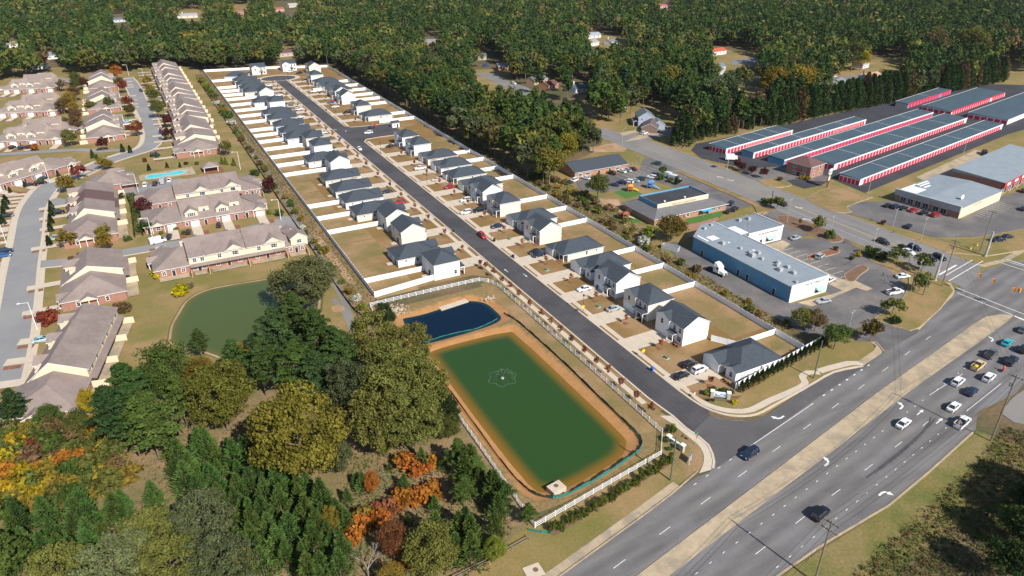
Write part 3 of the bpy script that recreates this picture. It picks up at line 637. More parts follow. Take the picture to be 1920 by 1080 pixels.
# ------------------------------------------------------------ the new subdivision
WHITE, BEIGE, GREEN, GREY = (0.84, 0.84, 0.85), (0.7, 0.63, 0.555), (0.6, 0.645, 0.58), (0.62, 0.66, 0.7)
CN = {WHITE: 'white', BEIGE: 'beige', GREEN: 'pale green', GREY: 'pale grey'}
_hm = {}
def house_meshes(kind, d):
    """kind: 1A garage wing ranch, 1B porch ranch, 2G gabled two-storey, 2H hipped two-storey; d mirrors the depth axis"""
    if (kind, d) in _hm: return _hm[(kind, d)]
    w, r, p = MB(), MB(), MB(); posts = []
    def post(x, y, z=2.7): q = MB(); q.box(-.11, -.11, 0, .11, .11, z); posts.append((q.mesh('porch_post', M['trim']), (d * (x + .11), y + .11, 0)))
    def wb(x0, y0, z0, x1, y1, z1, b=w, mi=0): b.box(min(d * x0, d * x1), y0, z0, max(d * x0, d * x1), y1, z1, mi)
    def rf(x0, y0, x1, y1, z, pitch, axis, A, B, o=0.4):
        if d < 0:
            x0, x1 = -x1, -x0
            if axis == 'x': A, B = B, A
        roof(r, x0, y0, x1, y1, z, pitch, axis, A, B, o)
    def gw(x, y0, y1, z0, ze, zr): gablewall(w, y0, y1, d * x - (0 if d > 0 else .15), z0, ze, zr, 'y')
    if kind == '1A':
        wb(2.2, 0, 0, 16.2, 10.6, 2.9); rf(2.2, 0, 16.2, 10.6, 2.9, 0.5, 'x', 'hip', 'hip')
        wb(0, 5.0, 0, 6.5, 10.6, 2.88); rf(0, 5.0, 6.9, 10.6, 2.9, 0.5, 'x', 'gable', 'gable'); gw(-0.02, 5.0, 10.6, 2.88, 2.9, 4.28)
        wb(0.9, 0, 0, 5, 3.3, 2.86); rf(0.9, 0, 5.2, 3.3, 2.88, 0.5, 'x', 'gable', 'gable', 0.3); gw(0.88, 0, 3.3, 2.86, 2.88, 3.66)
        rf(0.6, 3.4, 3.2, 5.0, 2.8, 0.25, 'x', 'gable', 'gable', 0.05)
    elif kind == '1B':
        wb(2.0, 0, 0, 16.2, 10.2, 2.9); rf(0.2, 0, 16.2, 10.2, 2.9, 0.5, 'x', 'hip', 'hip')
        wb(-0.6, 5.6, 0, 6.5, 10.2, 2.88); rf(-0.6, 5.6, 6.0, 10.2, 2.9, 0.5, 'x', 'hip', 'gable')
        for y in (0.15, 2.7, 5.2): post(0.27, y, 2.75)
    else:
        hip = kind == '2H'
        wb(0.6, 0, 0, 9.3, 10.6, 5.5)
        if hip: rf(0.6, 0, 9.3, 10.6, 5.5, 0.55, 'y', 'hip', 'hip')
        else:
            rf(0.6, 0, 9.3, 10.6, 5.5, 0.55, 'y', 'gable', 'gable')
            a, b = sorted((d * 0.6, d * 9.3))
            gablewall(w, a, b, 0.0, 5.5, 5.5, 7.89); gablewall(w, a, b, 10.45, 5.5, 5.5, 7.89)
        wb(-0.1, 5.2, 0, 3, 10.6, 5.48); rf(-0.1, 5.2, 4.5, 10.6, 5.5, 0.5, 'x', 'gable', 'gable', 0.3); gw(-0.12, 5.2, 10.6, 5.48, 5.5, 7.0)
        if hip:
            rf(-1.3, 0, 1.2, 5.0, 2.75, 0.16, 'x', 'hip', 'gable', 0.15)
            for y in (0.1, 2.9): post(-1.2, y)
        else:
            rf(-0.9, 2.3, 1.2, 5.1, 2.75, 0.3, 'x', 'hip', 'gable', 0.15); post(-.8, 2.5); post(-.8, 4.7)
    c = MB()
    zc = 5.45 if kind[0] == '2' else 2.85; xr = 9.3 if kind[0] == '2' else 16.2; xf = 0.6 if kind[0] == '2' else (0.9 if kind == '1A' else 2.0)
    c.box(-.09, -.09, 0, .09, .09, zc, 0); trims = [(d * x, y, 0) for x in (xf, xr) for y in (0, 10.6 if kind != '1B' else 10.2)]
    _hm[(kind, d)] = (w.mesh('wall', M['wall']), r.mesh('roof', [M['roof'], M['trim']]), posts, (c.mesh('corner_trim', M['trim']), trims))
    return _hm[(kind, d)]
def house(kind, side, y0, col, label, x=None):
    d = 1 if side == 'R' else -1
    x = (114.7 if d > 0 else 81.0) if x is None else x
    t = thing('house', label, 'house', (x, y0, 0), 0, 'houses of the new subdivision')
    w, r, p, c = house_meshes(kind, d)
    place(w, 'wall', t, color=col); place(r, 'roof', t)
    for q in c[1]: place(c[0], 'corner_trim', t, q)
    for q in p: place(q[0], 'porch_post', t, q[1])
    fr = '-x' if d > 0 else '+x'; bk = '+x' if d > 0 else '-x'
    if kind[0] == '2':
        win(t, d * -.1, 7.9, 0.05, 4.7, 2.15, fr, 'garage'); win(t, d * -.1, 8.0, 3.4, 1.0, 1.5, fr)
        for y in (1.3, 3.6): win(t, d * .6, y, 3.4, .9, 1.5, fr)
        win(t, d * .6, 1.4, 0.8, 1.5, 1.5, fr, n=(2, 2)); win(t, d * .6, 3.7, 0.05, .95, 2.1, fr, 'door')
        for y in (2.0, 8.3): win(t, d * 9.3, y, 3.5, .9, 1.4, bk)
        win(t, d * 9.3, 4.2, 0.05, 1.8, 2.1, bk, n=(2, 1), name='patio_door')
        if kind == '2H' and side == 'L': win(t, d * 2.0, 0, 0.9, 0.9, 1.4, '-y')
    else:
        gx = 0 if kind == '1A' else -0.6
        win(t, d * gx, 7.9, 0.05, 4.5, 2.1, fr, 'garage')
        win(t, d * (0.9 if kind == '1A' else 2.0), 1.6, 0.9, .9, 1.4, fr); win(t, d * (2.2 if kind == '1A' else 2.0), 4.1, 0.05, .95, 2.1, fr, 'door')
        win(t, d * 9.5, 0, 1.2, .8, 1.2, '-y'); win(t, d * 13.5, 0, 1.7, .6, .6, '-y', n=(1, 1))
        win(t, d * 16.2, 3.0, 0.05, 1.8, 2.1, bk, n=(2, 1), name='patio_door'); win(t, d * 16.2, 7.5, 0.9, .9, 1.4, bk)
    return t
RIGHT = [(100.3, '1A', WHITE), (119.7, '2G', WHITE), (134.8, '2H', BEIGE), (150.2, '2G', GREY), (164.1, '1A', WHITE), (179.6, '1B', GREEN), (196.0, '2G', BEIGE), (210.3, '1A', GREY),
         (226.6, '2H', BEIGE), (242.0, '2G', GREY), (255.3, '1A', BEIGE), (271.0, '1B', GREEN), (286.2, '1A', WHITE), (302.1, '1A', BEIGE), (319.4, '2H', GREY), (335.8, '2H', WHITE),
         (397.0, '1B', GREEN), (414.8, '2H', BEIGE), (447.0, '2G', WHITE), (462.3, '2G', GREEN), (478, '1A', BEIGE), (494, '1A', WHITE), (510, '1B', GREY), (527.0, '2H', GREEN)]
LEFT = [(187.4, '2H', WHITE), (201.8, '1A', GREY), (217.3, '2G', BEIGE), (233.3, '2G', GREEN), (247.3, '1A', BEIGE), (262.6, '1A', WHITE), (277.2, '1A', GREEN), (293.5, '1A', BEIGE),
        (310.2, '2G', GREY), (324.2, '1A', WHITE), (340.6, '2H', WHITE), (356.6, '2H', BEIGE), (369.6, '1A', GREY), (383.0, '1A', WHITE), (398.2, '1A', GREY), (415.7, '1A', GREEN),
        (430.6, '1B', WHITE), (450.4, '2H', WHITE), (464.7, '1A', WHITE), (484.0, '2G', GREEN), (500, '1A', BEIGE), (513, '1A', WHITE), (528, '1A', BEIGE), (542.5, '1A', GREEN)]
STY = {'1A': 'one-storey house', '1B': 'one-storey house with a porch', '2G': 'two-storey house with a gable', '2H': 'two-storey house with a hip roof'}
for i, (y, k, c) in enumerate(RIGHT):
    house(k, 'R', y, c, '%s %s, %s from the highway in the far row' % (CN[c], STY[k], ORD[i]))
for i, (y, k, c) in enumerate(LEFT):
    house(k, 'L', y, c, '%s %s, %s from the pond in the left row' % (CN[c], STY[k], ORD[i]))
def culhouse(x, y, rz, k, c, label):
    t = house(k, 'R', y, c, label, x); t.rotation_euler = (0, 0, rz); return t
culhouse(93, 577, PI / 2, '2G', BEIGE, 'beige two-storey house left of the turnaround end of the new street')
culhouse(117, 582, PI / 2, '2G', WHITE, 'white two-storey house facing down the street behind the turnaround')
culhouse(122, 563, 0.0, '2G', BEIGE, 'beige gabled two-storey house right of the turnaround')
culhouse(80, 569, PI * 0.88, '1A', GREY, 'pale grey low house at the far left corner of the subdivision')
# driveways, walks, beds and back yards of every lot
for side, rows in (('R', RIGHT), ('L', LEFT)):
    for i, (y, k, c) in enumerate(rows):
        if side == 'L' and y > 536: continue
        a, b = (101.55, 114.5) if side == 'R' else (81.2, 92.4)
        z = _lev['pave']; _lev['pave'] += 0.0006; mb = MB()
        ya, yb = y + 4.4, y + 10.5
        n = 4
        for q in range(n):
            for s in range(2):
                u0, u1 = a + (b - a) * q / n, a + (b - a) * (q + 1) / n; v0, v1 = ya + (yb - ya) * s / 2, ya + (yb - ya) * (s + 1) / 2
                if i > 9: continue
                sb = MB(); sb.box(u0 + .015, v0 + .015, 0, u1 - .015, v1 - .015, z)
                if q == 0 and s == 0: root = sb.build('driveway', M['concrete']); root['kind'] = 'structure'
                else: sb.build('slab', M['concrete'], root)
        if i > 9: sheet('driveway', [(a, ya), (b, ya), (b, yb), (a, yb)], 'concrete', 'pave')
        xw = 114.5 if side == 'R' else 81.2; s = -1 if side == 'R' else 1
        wk = sorted((xw, xw + s * 1.3))
        sheet('front_walk', [(wk[0], y + 2.8), (wk[1], y + 2.8), (wk[1], y + 4.4), (wk[0], y + 4.4)], 'concrete', 'pave')
        bx = sorted((xw + (0 if k[0] == '1' else -s * 0.4), xw + s * 1.3))
        sheet('shrub_bed', smooth([(bx[0], y - .2), (bx[1], y), (bx[1], y + 2.5), (bx[0], y + 2.7), (bx[0], y - .2)], 3)[:-1], 'straw', 'bed')
        st = sorted((101.62, 102.38)) if side == 'R' else (91.45, 92.35)
        if side == 'L': sheet('grass_strip', [(st[0], y - 4.2), (st[1], y - 4.2), (st[1], y + 4.0), (st[0], y + 4.0)], 'lawn', 'road')
        else: sheet('grass_strip', [(st[0], y - 4.2), (st[1], y - 4.2), (st[1], y + 4.0), (st[0], y + 4.0)], 'lawn', 'road')
        xb = (114.7 + (16.2 if k[0] == '1' else 9.3)) if side == 'R' else 81 - (16.2 if k[0] == '1' else 9.3)
        far = 142.2 if side == 'R' else 51.4; g = 4 if k[0] == '1' else 6.5
        q = sorted((xb + (g if side == 'R' else -g), far)); e = 15.4
        sheet('back_yard', [(q[0], y - 3.5), (q[1], y - 3.2), (q[1], y + e - 3.8), (q[0], y + e - 3.4)], 'thinlawn', 'lawn')
        q2 = sorted((xb, xb + (2.6 if side == 'R' else -2.6)))
        sheet('patio_slab', [(q2[0], y + 3.0), (q2[1], y + 3.0), (q2[1], y + 5.4), (q2[0], y + 5.4)], 'concrete', 'pave')

# ------------------------------------------------------------ fences
def fence(label, p, q, parts=True, h=1.83, step=2.44, group='white vinyl privacy fences'):
    p, q = Vector(p), Vector(q); L = (q - p).length; n = max(1, round(L / step)); ang = math.atan2(q.y - p.y, q.x - p.x); s = L / n
    t = thing('vinyl_fence', label, 'fence', (p.x, p.y, 0), ang, group)
    pm, qm = MB(), MB()
    pm.box(.06, -.022, .05, s - .06, .022, h - .09); pm.box(.06, -.035, h - .09, s - .06, .035, h - .02); pm.box(.06, -.035, .05, s - .06, .035, .15)
    qm.box(-.065, -.065, 0, .065, .065, h + .03); qm.prism([(-.085, -.085), (.085, -.085), (.085, .085), (-.085, .085)], h + .03, h + .08)
    if parts:
        pme, qme = pm.mesh('panel', M['vinyl']), qm.mesh('post', M['vinyl'])
        for i in range(n): place(pme, 'panel', t, (i * s, 0, 0))
        for i in range(n + 1): place(qme, 'post', t, (i * s, 0, 0))
    else:
        a, b = MB(), MB()
        for i in range(n): a.add([(v[0] + i * s, v[1], v[2]) for v in pm.v], pm.f)
        for i in range(n + 1): b.add([(v[0] + i * s, v[1], v[2]) for v in qm.v], qm.f)
        a.build('panel', M['vinyl'], t); b.build('post', M['vinyl'], t)
    return t
fence('long white back fence between the far row of houses and the woods', (142.25, 585), (142.25, 101.2), True, step=2.0)
fence('long white back fence between the left row of houses and the brush strip', (51.2, 185.4), (51.2, 609), True, step=2.0)
fence('white fence across the far end of the subdivision', (51.2, 609), (92, 602), False); fence('white fence behind the houses at the turnaround', (92, 602), (142.2, 585), False)
fence('white fence along the rail fence behind the upper pond', (51.2, 185.4), (76.5, 188.6), True, h=2.0)
RY = [112.6, 145.5, 160.9, 176.3, 206.6, 221.4, 236.4, 266.0, 281.1, 296.8, 311.9, 390.2, 405.5, 436.8, 452.1, 467, 484, 500.7, 518.3]
for i, y in enumerate(RY):
    k = min(RIGHT, key=lambda r: abs(r[0] + 5.3 - y)); xb = 114.7 + (16.2 if k[1][0] == '1' else 9.3)
    if i == 0: xb = 127.9
    if abs(y - 390.2) < 1: xb = 121
    fence('white side fence, %s of the side fences from the highway behind the far row' % ORD[i], (xb, y), (142.1, y), y < 320)
fence('short white fence return between the white gabled house and the corner house', (124.2, 118.2), (127.9, 112.6), True)
LY = [195.9, 240.7, 255.9, 270.6, 316.2, 331.9, 346.9, 362.3, 377.8, 391.5, 404.2, 424.1, 440.7, 457, 474, 492, 506, 520, 534, 562]
for i, y in enumerate(LY):
    k = min(LEFT, key=lambda r: abs(r[0] + 5.3 - y)); xe = 81 - (16.2 if k[1][0] == '1' else 9.3)
    fence('white side fence, %s of the side fences from the pond behind the left row' % ORD[i], (51.3, y), (xe, y), y < 345)
ARB = [at(1373, 738), at(1378, 731), at(1445, 697), at(1541, 641)]
fence('white fence with a sloped end behind the row of young evergreens', ARB[1], ARB[3], True, h=2.0)

def railfence(label, path, step=2.4):
    t = thing('rail_fence', label, 'fence', (path[0][0], path[0][1], 0), 0, None); x0, y0 = path[0]
    qm = MB(); qm.box(-.06, -.06, 0, .06, .06, 1.42); qm.prism([(-.08, -.08), (.08, -.08), (.08, .08), (-.08, .08)], 1.42, 1.46); qme = qm.mesh('post', M['vinyl'])
    for i in range(len(path) - 1):
        p, q = Vector(path[i]), Vector(path[i + 1]); L = (q - p).length; n = max(1, round(L / step)); a = math.atan2(q.y - p.y, q.x - p.x); s = L / n
        rm = MB(); rm.box(.05, -.025, -.06, s - .05, .025, .06, bottom=True); rme = rm.mesh('rail', M['vinyl'])
        for k in range(n):
            b = p + (q - p) * (k / n); place(qme, 'post', t, (b.x - x0, b.y - y0, 0), a)
            for z in (0.36, 0.78, 1.22): place(rme, 'rail', t, (b.x - x0, b.y - y0, z), a)
    b = path[-1]; place(qme, 'post', t, (b[0] - x0, b[1] - y0, 0)); return t
railfence('white three-rail fence along the highway end of the pond', [(48.8, 82.6), (82.6, 87.7)])
railfence('white three-rail fence along the street beside the ponds', [(82.6, 87.75), (87.3, 93.2), (87.6, 120), (87.6, 174.6), (86.2, 178.2)])
railfence('white three-rail fence curving round the top of the dark pond', [(86.1, 178.3), (84, 180.3), (81.6, 180.5), (70, 180.6), (48.2, 180.4), (47.6, 175.2)])
railfence('white three-rail fence between the pond and the wooded field', [(48.75, 82.7), (49.4, 103), (49.8, 122), (49.6, 132)])

def siltfence(label, path, m, h=0.75, name='silt_fence'):
    t = MB(); st = MB()
    for i in range(len(path) - 1):
        t.bar(path[i], path[i + 1], 0.04, 0.0, h * (0.82 + .18 * math.sin(i * 2.1)))
    e = thing(name, label, 'silt fence', (0, 0, 0)); t.build('fabric', M[m], e)
    for p in path[::2]: st.box(p[0] - .03, p[1] - .03, 0, p[0] + .03, p[1] + .03, h + .15)
    st.build('stake', M['wood'], e); return e
siltfence('green silt fence round the highway end of the pond', smooth([(55.6, 87.6), (59, 87.0), (68, 88.2), (77, 90.2), (80.4, 91.6), (82.0, 94), (82.4, 98)], 5), 'silt', 0.9)
siltfence('black silt fence on the street bank of the pond', smooth([(82.4, 98), (82.6, 110), (83.0, 125), (82.9, 140), (82.5, 152), (81.2, 158)], 5), 'blacksilt')
siltfence('black silt fence on the woodland bank of the pond', smooth([(55.6, 87.6), (52.8, 91), (51.6, 99), (51.9, 120), (52.2, 141)], 5), 'blacksilt')
siltfence('long black silt fence beside the grassy swale', smooth([(43.3, 585), (43.4, 480), (43.4, 360), (43.2, 260), (43.0, 190), (44.2, 176)], 14), 'blacksilt', 1.1)
siltfence('green silt curtain along the dike of the dark pond', smooth([(55.5, 154.9), (60, 155.6), (66, 155.5), (70.5, 155.0), (75, 155.9), (78.6, 157.2)], 4), 'silt', 0.3).location = (0, 0, -0.68)
siltfence('torn green silt fence beside the highway corner of the rail fence', [(47.4, 82.6), (49.2, 81.0), (51.0, 80.0)], 'silt', 0.7)
# ------------------------------------------------------------ townhouse estate
def unitroof(mb, x0, x1, yf, zf, rv, zr, yb, zb, hl=False, hr=False, t=0.17):
    hw = min(rv - yf, yb - rv)
    a = x0 + hw * 0.95 if hl else x0 - 0.12; b = x1 - hw * 0.95 if hr else x1 + 0.12
    e0 = x0 - (0.4 if hl else 0.12); e1 = x1 + (0.4 if hr else 0.12)
    P = [(e0, yf, zf), (e1, yf, zf), (e1, yb, zb), (e0, yb, zb), (a, rv, zr), (b, rv, zr)]
    fs = [(0, 1, 5, 4), (2, 3, 4, 5)] + ([(3, 0, 4)] if hl else []) + ([(1, 2, 5)] if hr else [])
    loop = [0, 1] + ([] if hr else [5]) + [2, 3] + ([] if hl else [4])
    up = [(p[0], p[1], p[2] + t) for p in P]
    mb.add(up, fs, 0); mb.add(P, [tuple(reversed(f)) for f in fs], 1)
    n = len(loop); vs = [up[i] for i in loop] + [P[i] for i in loop]
    mb.add(vs, [(n + i, n + (i + 1) % n, (i + 1) % n, i) for i in range(n)], 1)
def dormer(t, x, yw, w, z0, h, dirn=-1, ln=5.0, double=True):
    """cream gabled dormer whose face looks along dirn*y; its roof and window are its own sub-parts"""
    mb = MB(); hw = w / 2
    y0, y1 = (yw, yw + ln) if dirn < 0 else (yw - ln, yw)
    mb.box(x - hw, y0, z0, x + hw, y1, z0 + h); yf = yw if dirn < 0 else yw - .15
    gablewall(mb, x - hw, x + hw, yf, z0 + h, z0 + h, z0 + h + hw * .62)
    d = mb.build('dormer', M['cream'], t)
    rb = MB(); roof(rb, x - hw, y0, x + hw, y1, z0 + h, 0.62, 'y', 'gable', 'gable', 0.3); rb.build('dormer_roof', [M['brownroof'], M['trim']], d)
    win(d, x, yw, z0 + h * .35, 1.5 if double else .9, 1.25, '-y' if dirn < 0 else '+y', n=(2, 2))
    if dirn < 0:
        for s in (-1, 1): win(d, x + s * 1.08, yw, z0 + h * .35, .35, 1.25, '-y', 'shutter')
    return d
def townblock(label, o, rz, units, depth, rear=True, roofm='brownroof', drive=True, reargables=(), mats=None):
    t = thing('townhouse_row', label, 'townhouses', (o[0], o[1], 0), rz, 'townhouse rows of the estate')
    x = 0.0; N = len(units); ca, sa = math.cos(rz), math.sin(rz)
    def wp(a, b): return (o[0] + a * ca - b * sa, o[1] + a * sa + b * ca)
    for i, u in enumerate(units):
        w, k, zr = u[0], u[1], u[2]; x1 = x + w; m = (mats or {}).get(i, roofm)
        fr = u[3] if len(u) > 3 else 0.0
        end = k in 'eE'; zb = 2.9 if end else 5.3; zf = 2.9; rv = depth * (0.5 if end else 0.46); d1 = depth
        bm, sm, rm = MB(), MB(), MB()
        bm.box(x + .01, fr, 0, x1 - .01, d1, 2.65)
        if end:
            sm.box(x + .02, fr + .04, 2.65, x1 - .02, d1 - .04, zf)
        else:
            sec = [(fr + .04, 2.65), (d1 - .04, 2.65), (d1 - .04, zb), (rv, zr), (fr + .04, zf)]
            A = [(x + .005, a, b) for a, b in sec]; B = [(x1 - .005, a, b) for a, b in sec]
            sm.poly(A[::-1]); sm.poly(B)
            for q in range(5): sm.poly([A[q], A[(q + 1) % 5], B[(q + 1) % 5], B[q]])
        unitroof(rm, x, x1, fr - .5, zf - .1, rv, zr, d1 + .45, zb - .1, k == 'e', k == 'E')
        bm.build('brick_wall', M['brick'], t); sm.build('siding', M['cream'], t); rm.build('roof', [M[m], M['trim']], t)
        if not end:
            dormer(t, x + w * .32, fr + 1.0, 4.4, zf + .35, 2.1)
            mb2 = MB(); mb2.box(x + w * .58, fr + 2.6, zf + 1.2, x + w * .58 + 3.6, fr + 6.5, zf + 3.05); wd = mb2.build('wall_dormer', M['cream'], t)
            win(wd, x + w * .58 + 1.8, fr + 2.6, zf + 1.7, 1.0, 1.1, '-y', n=(1, 2))
        else:
            g = MB(); c = x + w * (.35 if k == 'e' else .65)
            roof(g, c - 2.2, fr - .9, c + 2.2, fr + 4, 2.8, 0.55, 'y', 'gable', 'gable', .25); gr = g.build('porch_gable', [M[m], M['trim']], t)
            g2 = MB(); gablewall(g2, c - 2.2, c + 2.2, fr - .85, 2.6, 2.8, 4.0); g2.build('gable_face', M['cream'], gr)
            g3 = MB(); g3.box(c - 2.1, fr - .85, 0, c - 1.9, fr - .65, 2.7); g3.box(c + 1.9, fr - .85, 0, c + 2.1, fr - .65, 2.7); g3.build('porch_post', M['trim'], gr)
            win(t, c, fr, .9, 1.4, 1.4, '-y', n=(2, 2))
            xe, f = (x + .01, '-x') if k == 'e' else (x1 - .01, '+x')
            for yy in (.25, .7): win(t, xe, depth * yy, .9, .9, 1.4, f)
            pg = MB(); pr = depth * .42
            s = -1 if k == 'e' else 1; xa, xb = sorted((xe, xe + s * 1.4))
            roof(pg, xa - (1.5 if s > 0 else 0), pr - 2.4, xb + (1.5 if s < 0 else 0), pr + 2.4, 2.7, .5, 'x', 'gable', 'gable', .2); po = pg.build('porch_gable', [M[m], M['trim']], t)
            g2 = MB(); gablewall(g2, pr - 2.4, pr + 2.4, (xa if s < 0 else xb - .15), 2.55, 2.7, 3.9, 'y'); g2.build('gable_face', M['cream'], po)
            g3 = MB()
            for yy in (pr - 2.2, pr, pr + 2.2): g3.box((xa + .05 if s < 0 else xb - .25), yy - .1, 0, (xa + .25 if s < 0 else xb - .05), yy + .1, 2.6)
            g3.build('porch_post', M['trim'], po)
        gx = x + w * (.7 if k in 'eE' else .38)
        win(t, gx, fr, .05, 2.7, 2.1, '-y', 'garage'); win(t, x + w * .12, fr, .9, .9, 1.4, '-y'); win(t, x + w * .72 if not end else x + w * .1, fr, .05, .9, 2.1, '-y', 'door')
        if drive:
            sheet('driveway', [wp(gx - 1.7, fr - 10.5), wp(gx + 1.7, fr - 10.5), wp(gx + 1.7, fr), wp(gx - 1.7, fr)], 'concrete', 'pave')
            sheet('straw_bed', [wp(gx + 1.9, fr - 10), wp(gx + 3.6, fr - 10), wp(gx + 3.6, fr - 6), wp(gx + 1.9, fr - 6)], 'straw', 'bed')
        if rear:
            if not end:
                for q in (.25, .68): win(t, x + w * q, d1, 3.6, 1.2, 1.25, '+y', n=(2, 2))
                sk = MB(); P = [(x, d1, 3.0), (x1, d1, 3.0), (x1, d1 + 1.5, 2.55), (x, d1 + 1.5, 2.55)]
                sk.poly(P[::-1]); sk.poly([(p[0], p[1], p[2] - .15) for p in P]); sk.poly([P[3], P[2], (P[2][0], P[2][1], 2.4), (P[3][0], P[3][1], 2.4)]); sk.build('skirt_roof', M[m], t)
            for q in (.2, .75): win(t, x + w * q, d1, .9, 1.1, 1.3, '+y', n=(2, 2))
            win(t, x + w * .48, d1, .05, .95, 2.1, '+y', 'door')
            pw = MB(); pw.box(x - .06, d1 + .05, 0, x + .06, d1 + 3.6, 1.9); pw.build('patio_screen', M['cream'], t)
            sheet('patio', [wp(x + .8, d1), wp(x + w - 1, d1), wp(x + w - 1, d1 + 3.2), wp(x + .8, d1 + 3.2)], 'oldconcrete', 'pave')
        if i in reargables: dormer(t, x + w * .3, d1 + .02, 5.6, 2.7, 2.75, 1, 5.0)
        x = x1
    return t
A4 = [(9, 'e', 5.8), (9, 'c', 8.2), (9, 'c', 8.6), (9, 'c', 8.4), (8, 'E', 5.8)]
def ends(n, w=9.0, e=8.5): return [(e, 'e', 5.8)] + [(w, 'c', 8.2 + .35 * ((i * 2) % 3)) for i in range(n)] + [(e, 'E', 5.8)]
r15 = math.radians(-14)
# three double rows at the far left
for (x, y, nm) in ((-82, 586.5, 'farthest'), (-77.5, 508, 'middle'), (-72, 434.5, 'nearest')):
    townblock('%s of the three long townhouse rows at the far left, front side' % nm, (x, y), r15, ends(2), 15.5)
    townblock('%s of the three long townhouse rows at the far left, back side' % nm, (x + 6, y + 16.8), r15, ends(2), 14.5, rear=False, drive=False)
for (y, nm) in ((562, 'farthest'), (492, 'middle'), (420, 'nearest')):
    townblock('%s of the three short townhouse rows left of the estate road' % nm, (-10, y), PI / 2, [(13, 'e', 6.0), (13, 'c', 8.6), (13, 'c', 9.0), (10, 'E', 5.8)], 17)
for i, (y, nm) in enumerate(((424, 'nearest'), (477, 'second'), (531, 'third'), (586, 'fourth'), (632, 'fifth'))):
    u = [(12, 'c', 8.4), (13, 'c', 9.2), (13, 'c', 8.3), (12, 'c', 7.6, 1.5)] if i else [(13, 'c', 8.6), (13, 'c', 9.0), (16, 'c', 7.7, -1.5), (13, 'E', 6.0, -2.5)]
    townblock('%s townhouse row from the swimming pool along the right side of the estate road' % nm, (16.0 - (2 if i == 0 else 0), y), -PI / 2, u, 17.5)
townblock('townhouse row beside the estate road bend with a grey lamp in front', (-70, 345.5), math.radians(38), [(9, 'e', 5.8), (9, 'c', 8.4), (9, 'c', 8.8), (10, 'c', 8.4), (13, 'E', 5.8, -1.2)], 15.5)
townblock('townhouse row with one reddish brown roof left of the tall hedge', (-33.2, 325), -PI / 2, [(13, 'c', 7.6), (12, 'c', 8.2, .8), (13, 'c', 8.3, 1.6), (16, 'E', 6.2)], 16.8, mats={1: 'redroof'})
townblock('short townhouse row between two estate roads with a pillared porch', (-32.2, 247.5), -PI / 2, [(16, 'c', 8.0), (12, 'E', 6.3)], 17)
townblock('townhouse row nearest the green pond, ending among the trees', (-31.2, 206.8), math.radians(-102.5), [(10, 'c', 7.6), (11, 'c', 8.2), (11, 'c', 8.4), (13, 'E', 6.0, -1.5)], 14)
townblock('townhouse row facing the small parking pad with open garages', (-7.5, 272.0), 0.0, [(13, 'e', 6.2), (11, 'c', 8.3), (11, 'c', 8.6), (8, 'E', 6.2)], 18.5, rear=True)
townblock('townhouse row behind the open-garage row, its cream back upstairs in view', (38.5, 314.5), PI, [(8, 'e', 6.2), (11, 'c', 8.6), (14, 'c', 8.2), (13, 'E', 6.0)], 17.5, reargables=(1, 2))
townblock('townhouse row with brick patios facing the green pond', (41.2, 247.0), PI, [(7, 'e', 6.0), (12.5, 'c', 8.6), (12.5, 'c', 8.6), (5.4, 'c', 8.5), (10.5, 'E', 6.2)], 17.2, reargables=(0, 1, 2))

def hipbuilding(name, label, cat, x0, y0, x1, y1, h, pitch, rm, wm, rz=0.0, group=None, cols=None, ends_=('hip', 'hip'), axis='x', ov=0.5):
    t = thing(name, label, cat, (x0, y0, 0), rz, group); W_, D_ = x1 - x0, y1 - y0
    b = MB(); b.box(0, 0, 0, W_, D_, h)
    if ends_[0] == 'gable':
        if axis == 'x': gablewall(b, 0, D_, .0, h, h, h + D_ / 2 * pitch, 'y'); gablewall(b, 0, D_, W_ - .15, h, h, h + D_ / 2 * pitch, 'y')
        else: gablewall(b, 0, W_, .0, h, h, h + W_ / 2 * pitch); gablewall(b, 0, W_, D_ - .15, h, h, h + W_ / 2 * pitch)
    w = b.build('wall', M[wm], t)
    r = MB(); roof(r, 0, 0, W_, D_, h, pitch, axis, ends_[0], ends_[1], ov); ro = r.build('roof', [M[rm], M['trim']], t)
    if cols: w.color = (*cols[0], 1); ro.color = (*cols[1], 1)
    return t
club = hipbuilding('clubhouse', 'clubhouse with a hipped taupe roof beside the swimming pool', 'clubhouse', -25, 331, -8.5, 346, 3.0, .45, 'brownroof', 'brick')
for x in (3, 12): win(club, x, 0, .9, 1.6, 1.5, '-y', n=(2, 2))
p = MB(); roof(p, 12, -2, 18, 3, 2.6, .3, 'x', 'gable', 'hip', .2); p.build('porch_roof', [M['brownroof'], M['trim']], club)
hipbuilding('mail_kiosk', 'small hip-roofed mail kiosk beside the pool lawn', 'kiosk', -19, 353, -12, 357, 2.4, .4, 'brownroof', 'brick')
gz = thing('gazebo', 'open pavilion with a taupe hip roof by the pool lawn', 'pavilion', (20.4, 338.6, 0))
r = MB(); roof(r, 0, 0, 6.2, 6, 2.7, .5, 'x', 'hip', 'hip', .4); r.build('roof', [M['brownroof'], M['trim']], gz)
for x in (.1, 5.9):
    for y in (.1, 5.7): q = MB(); q.box(x, y, 0, x + .25, y + .25, 2.7); q.build('post', M['trim'], gz)
q = MB(); q.box(0, 4.8, 0, 6.2, 5.0, 2.6); q.build('back_wall', M['brick'], gz)
sheet('pavilion_floor', [(20, 337.5), (29, 337.5), (29, 345), (20, 345)], 'straw', 'bed')

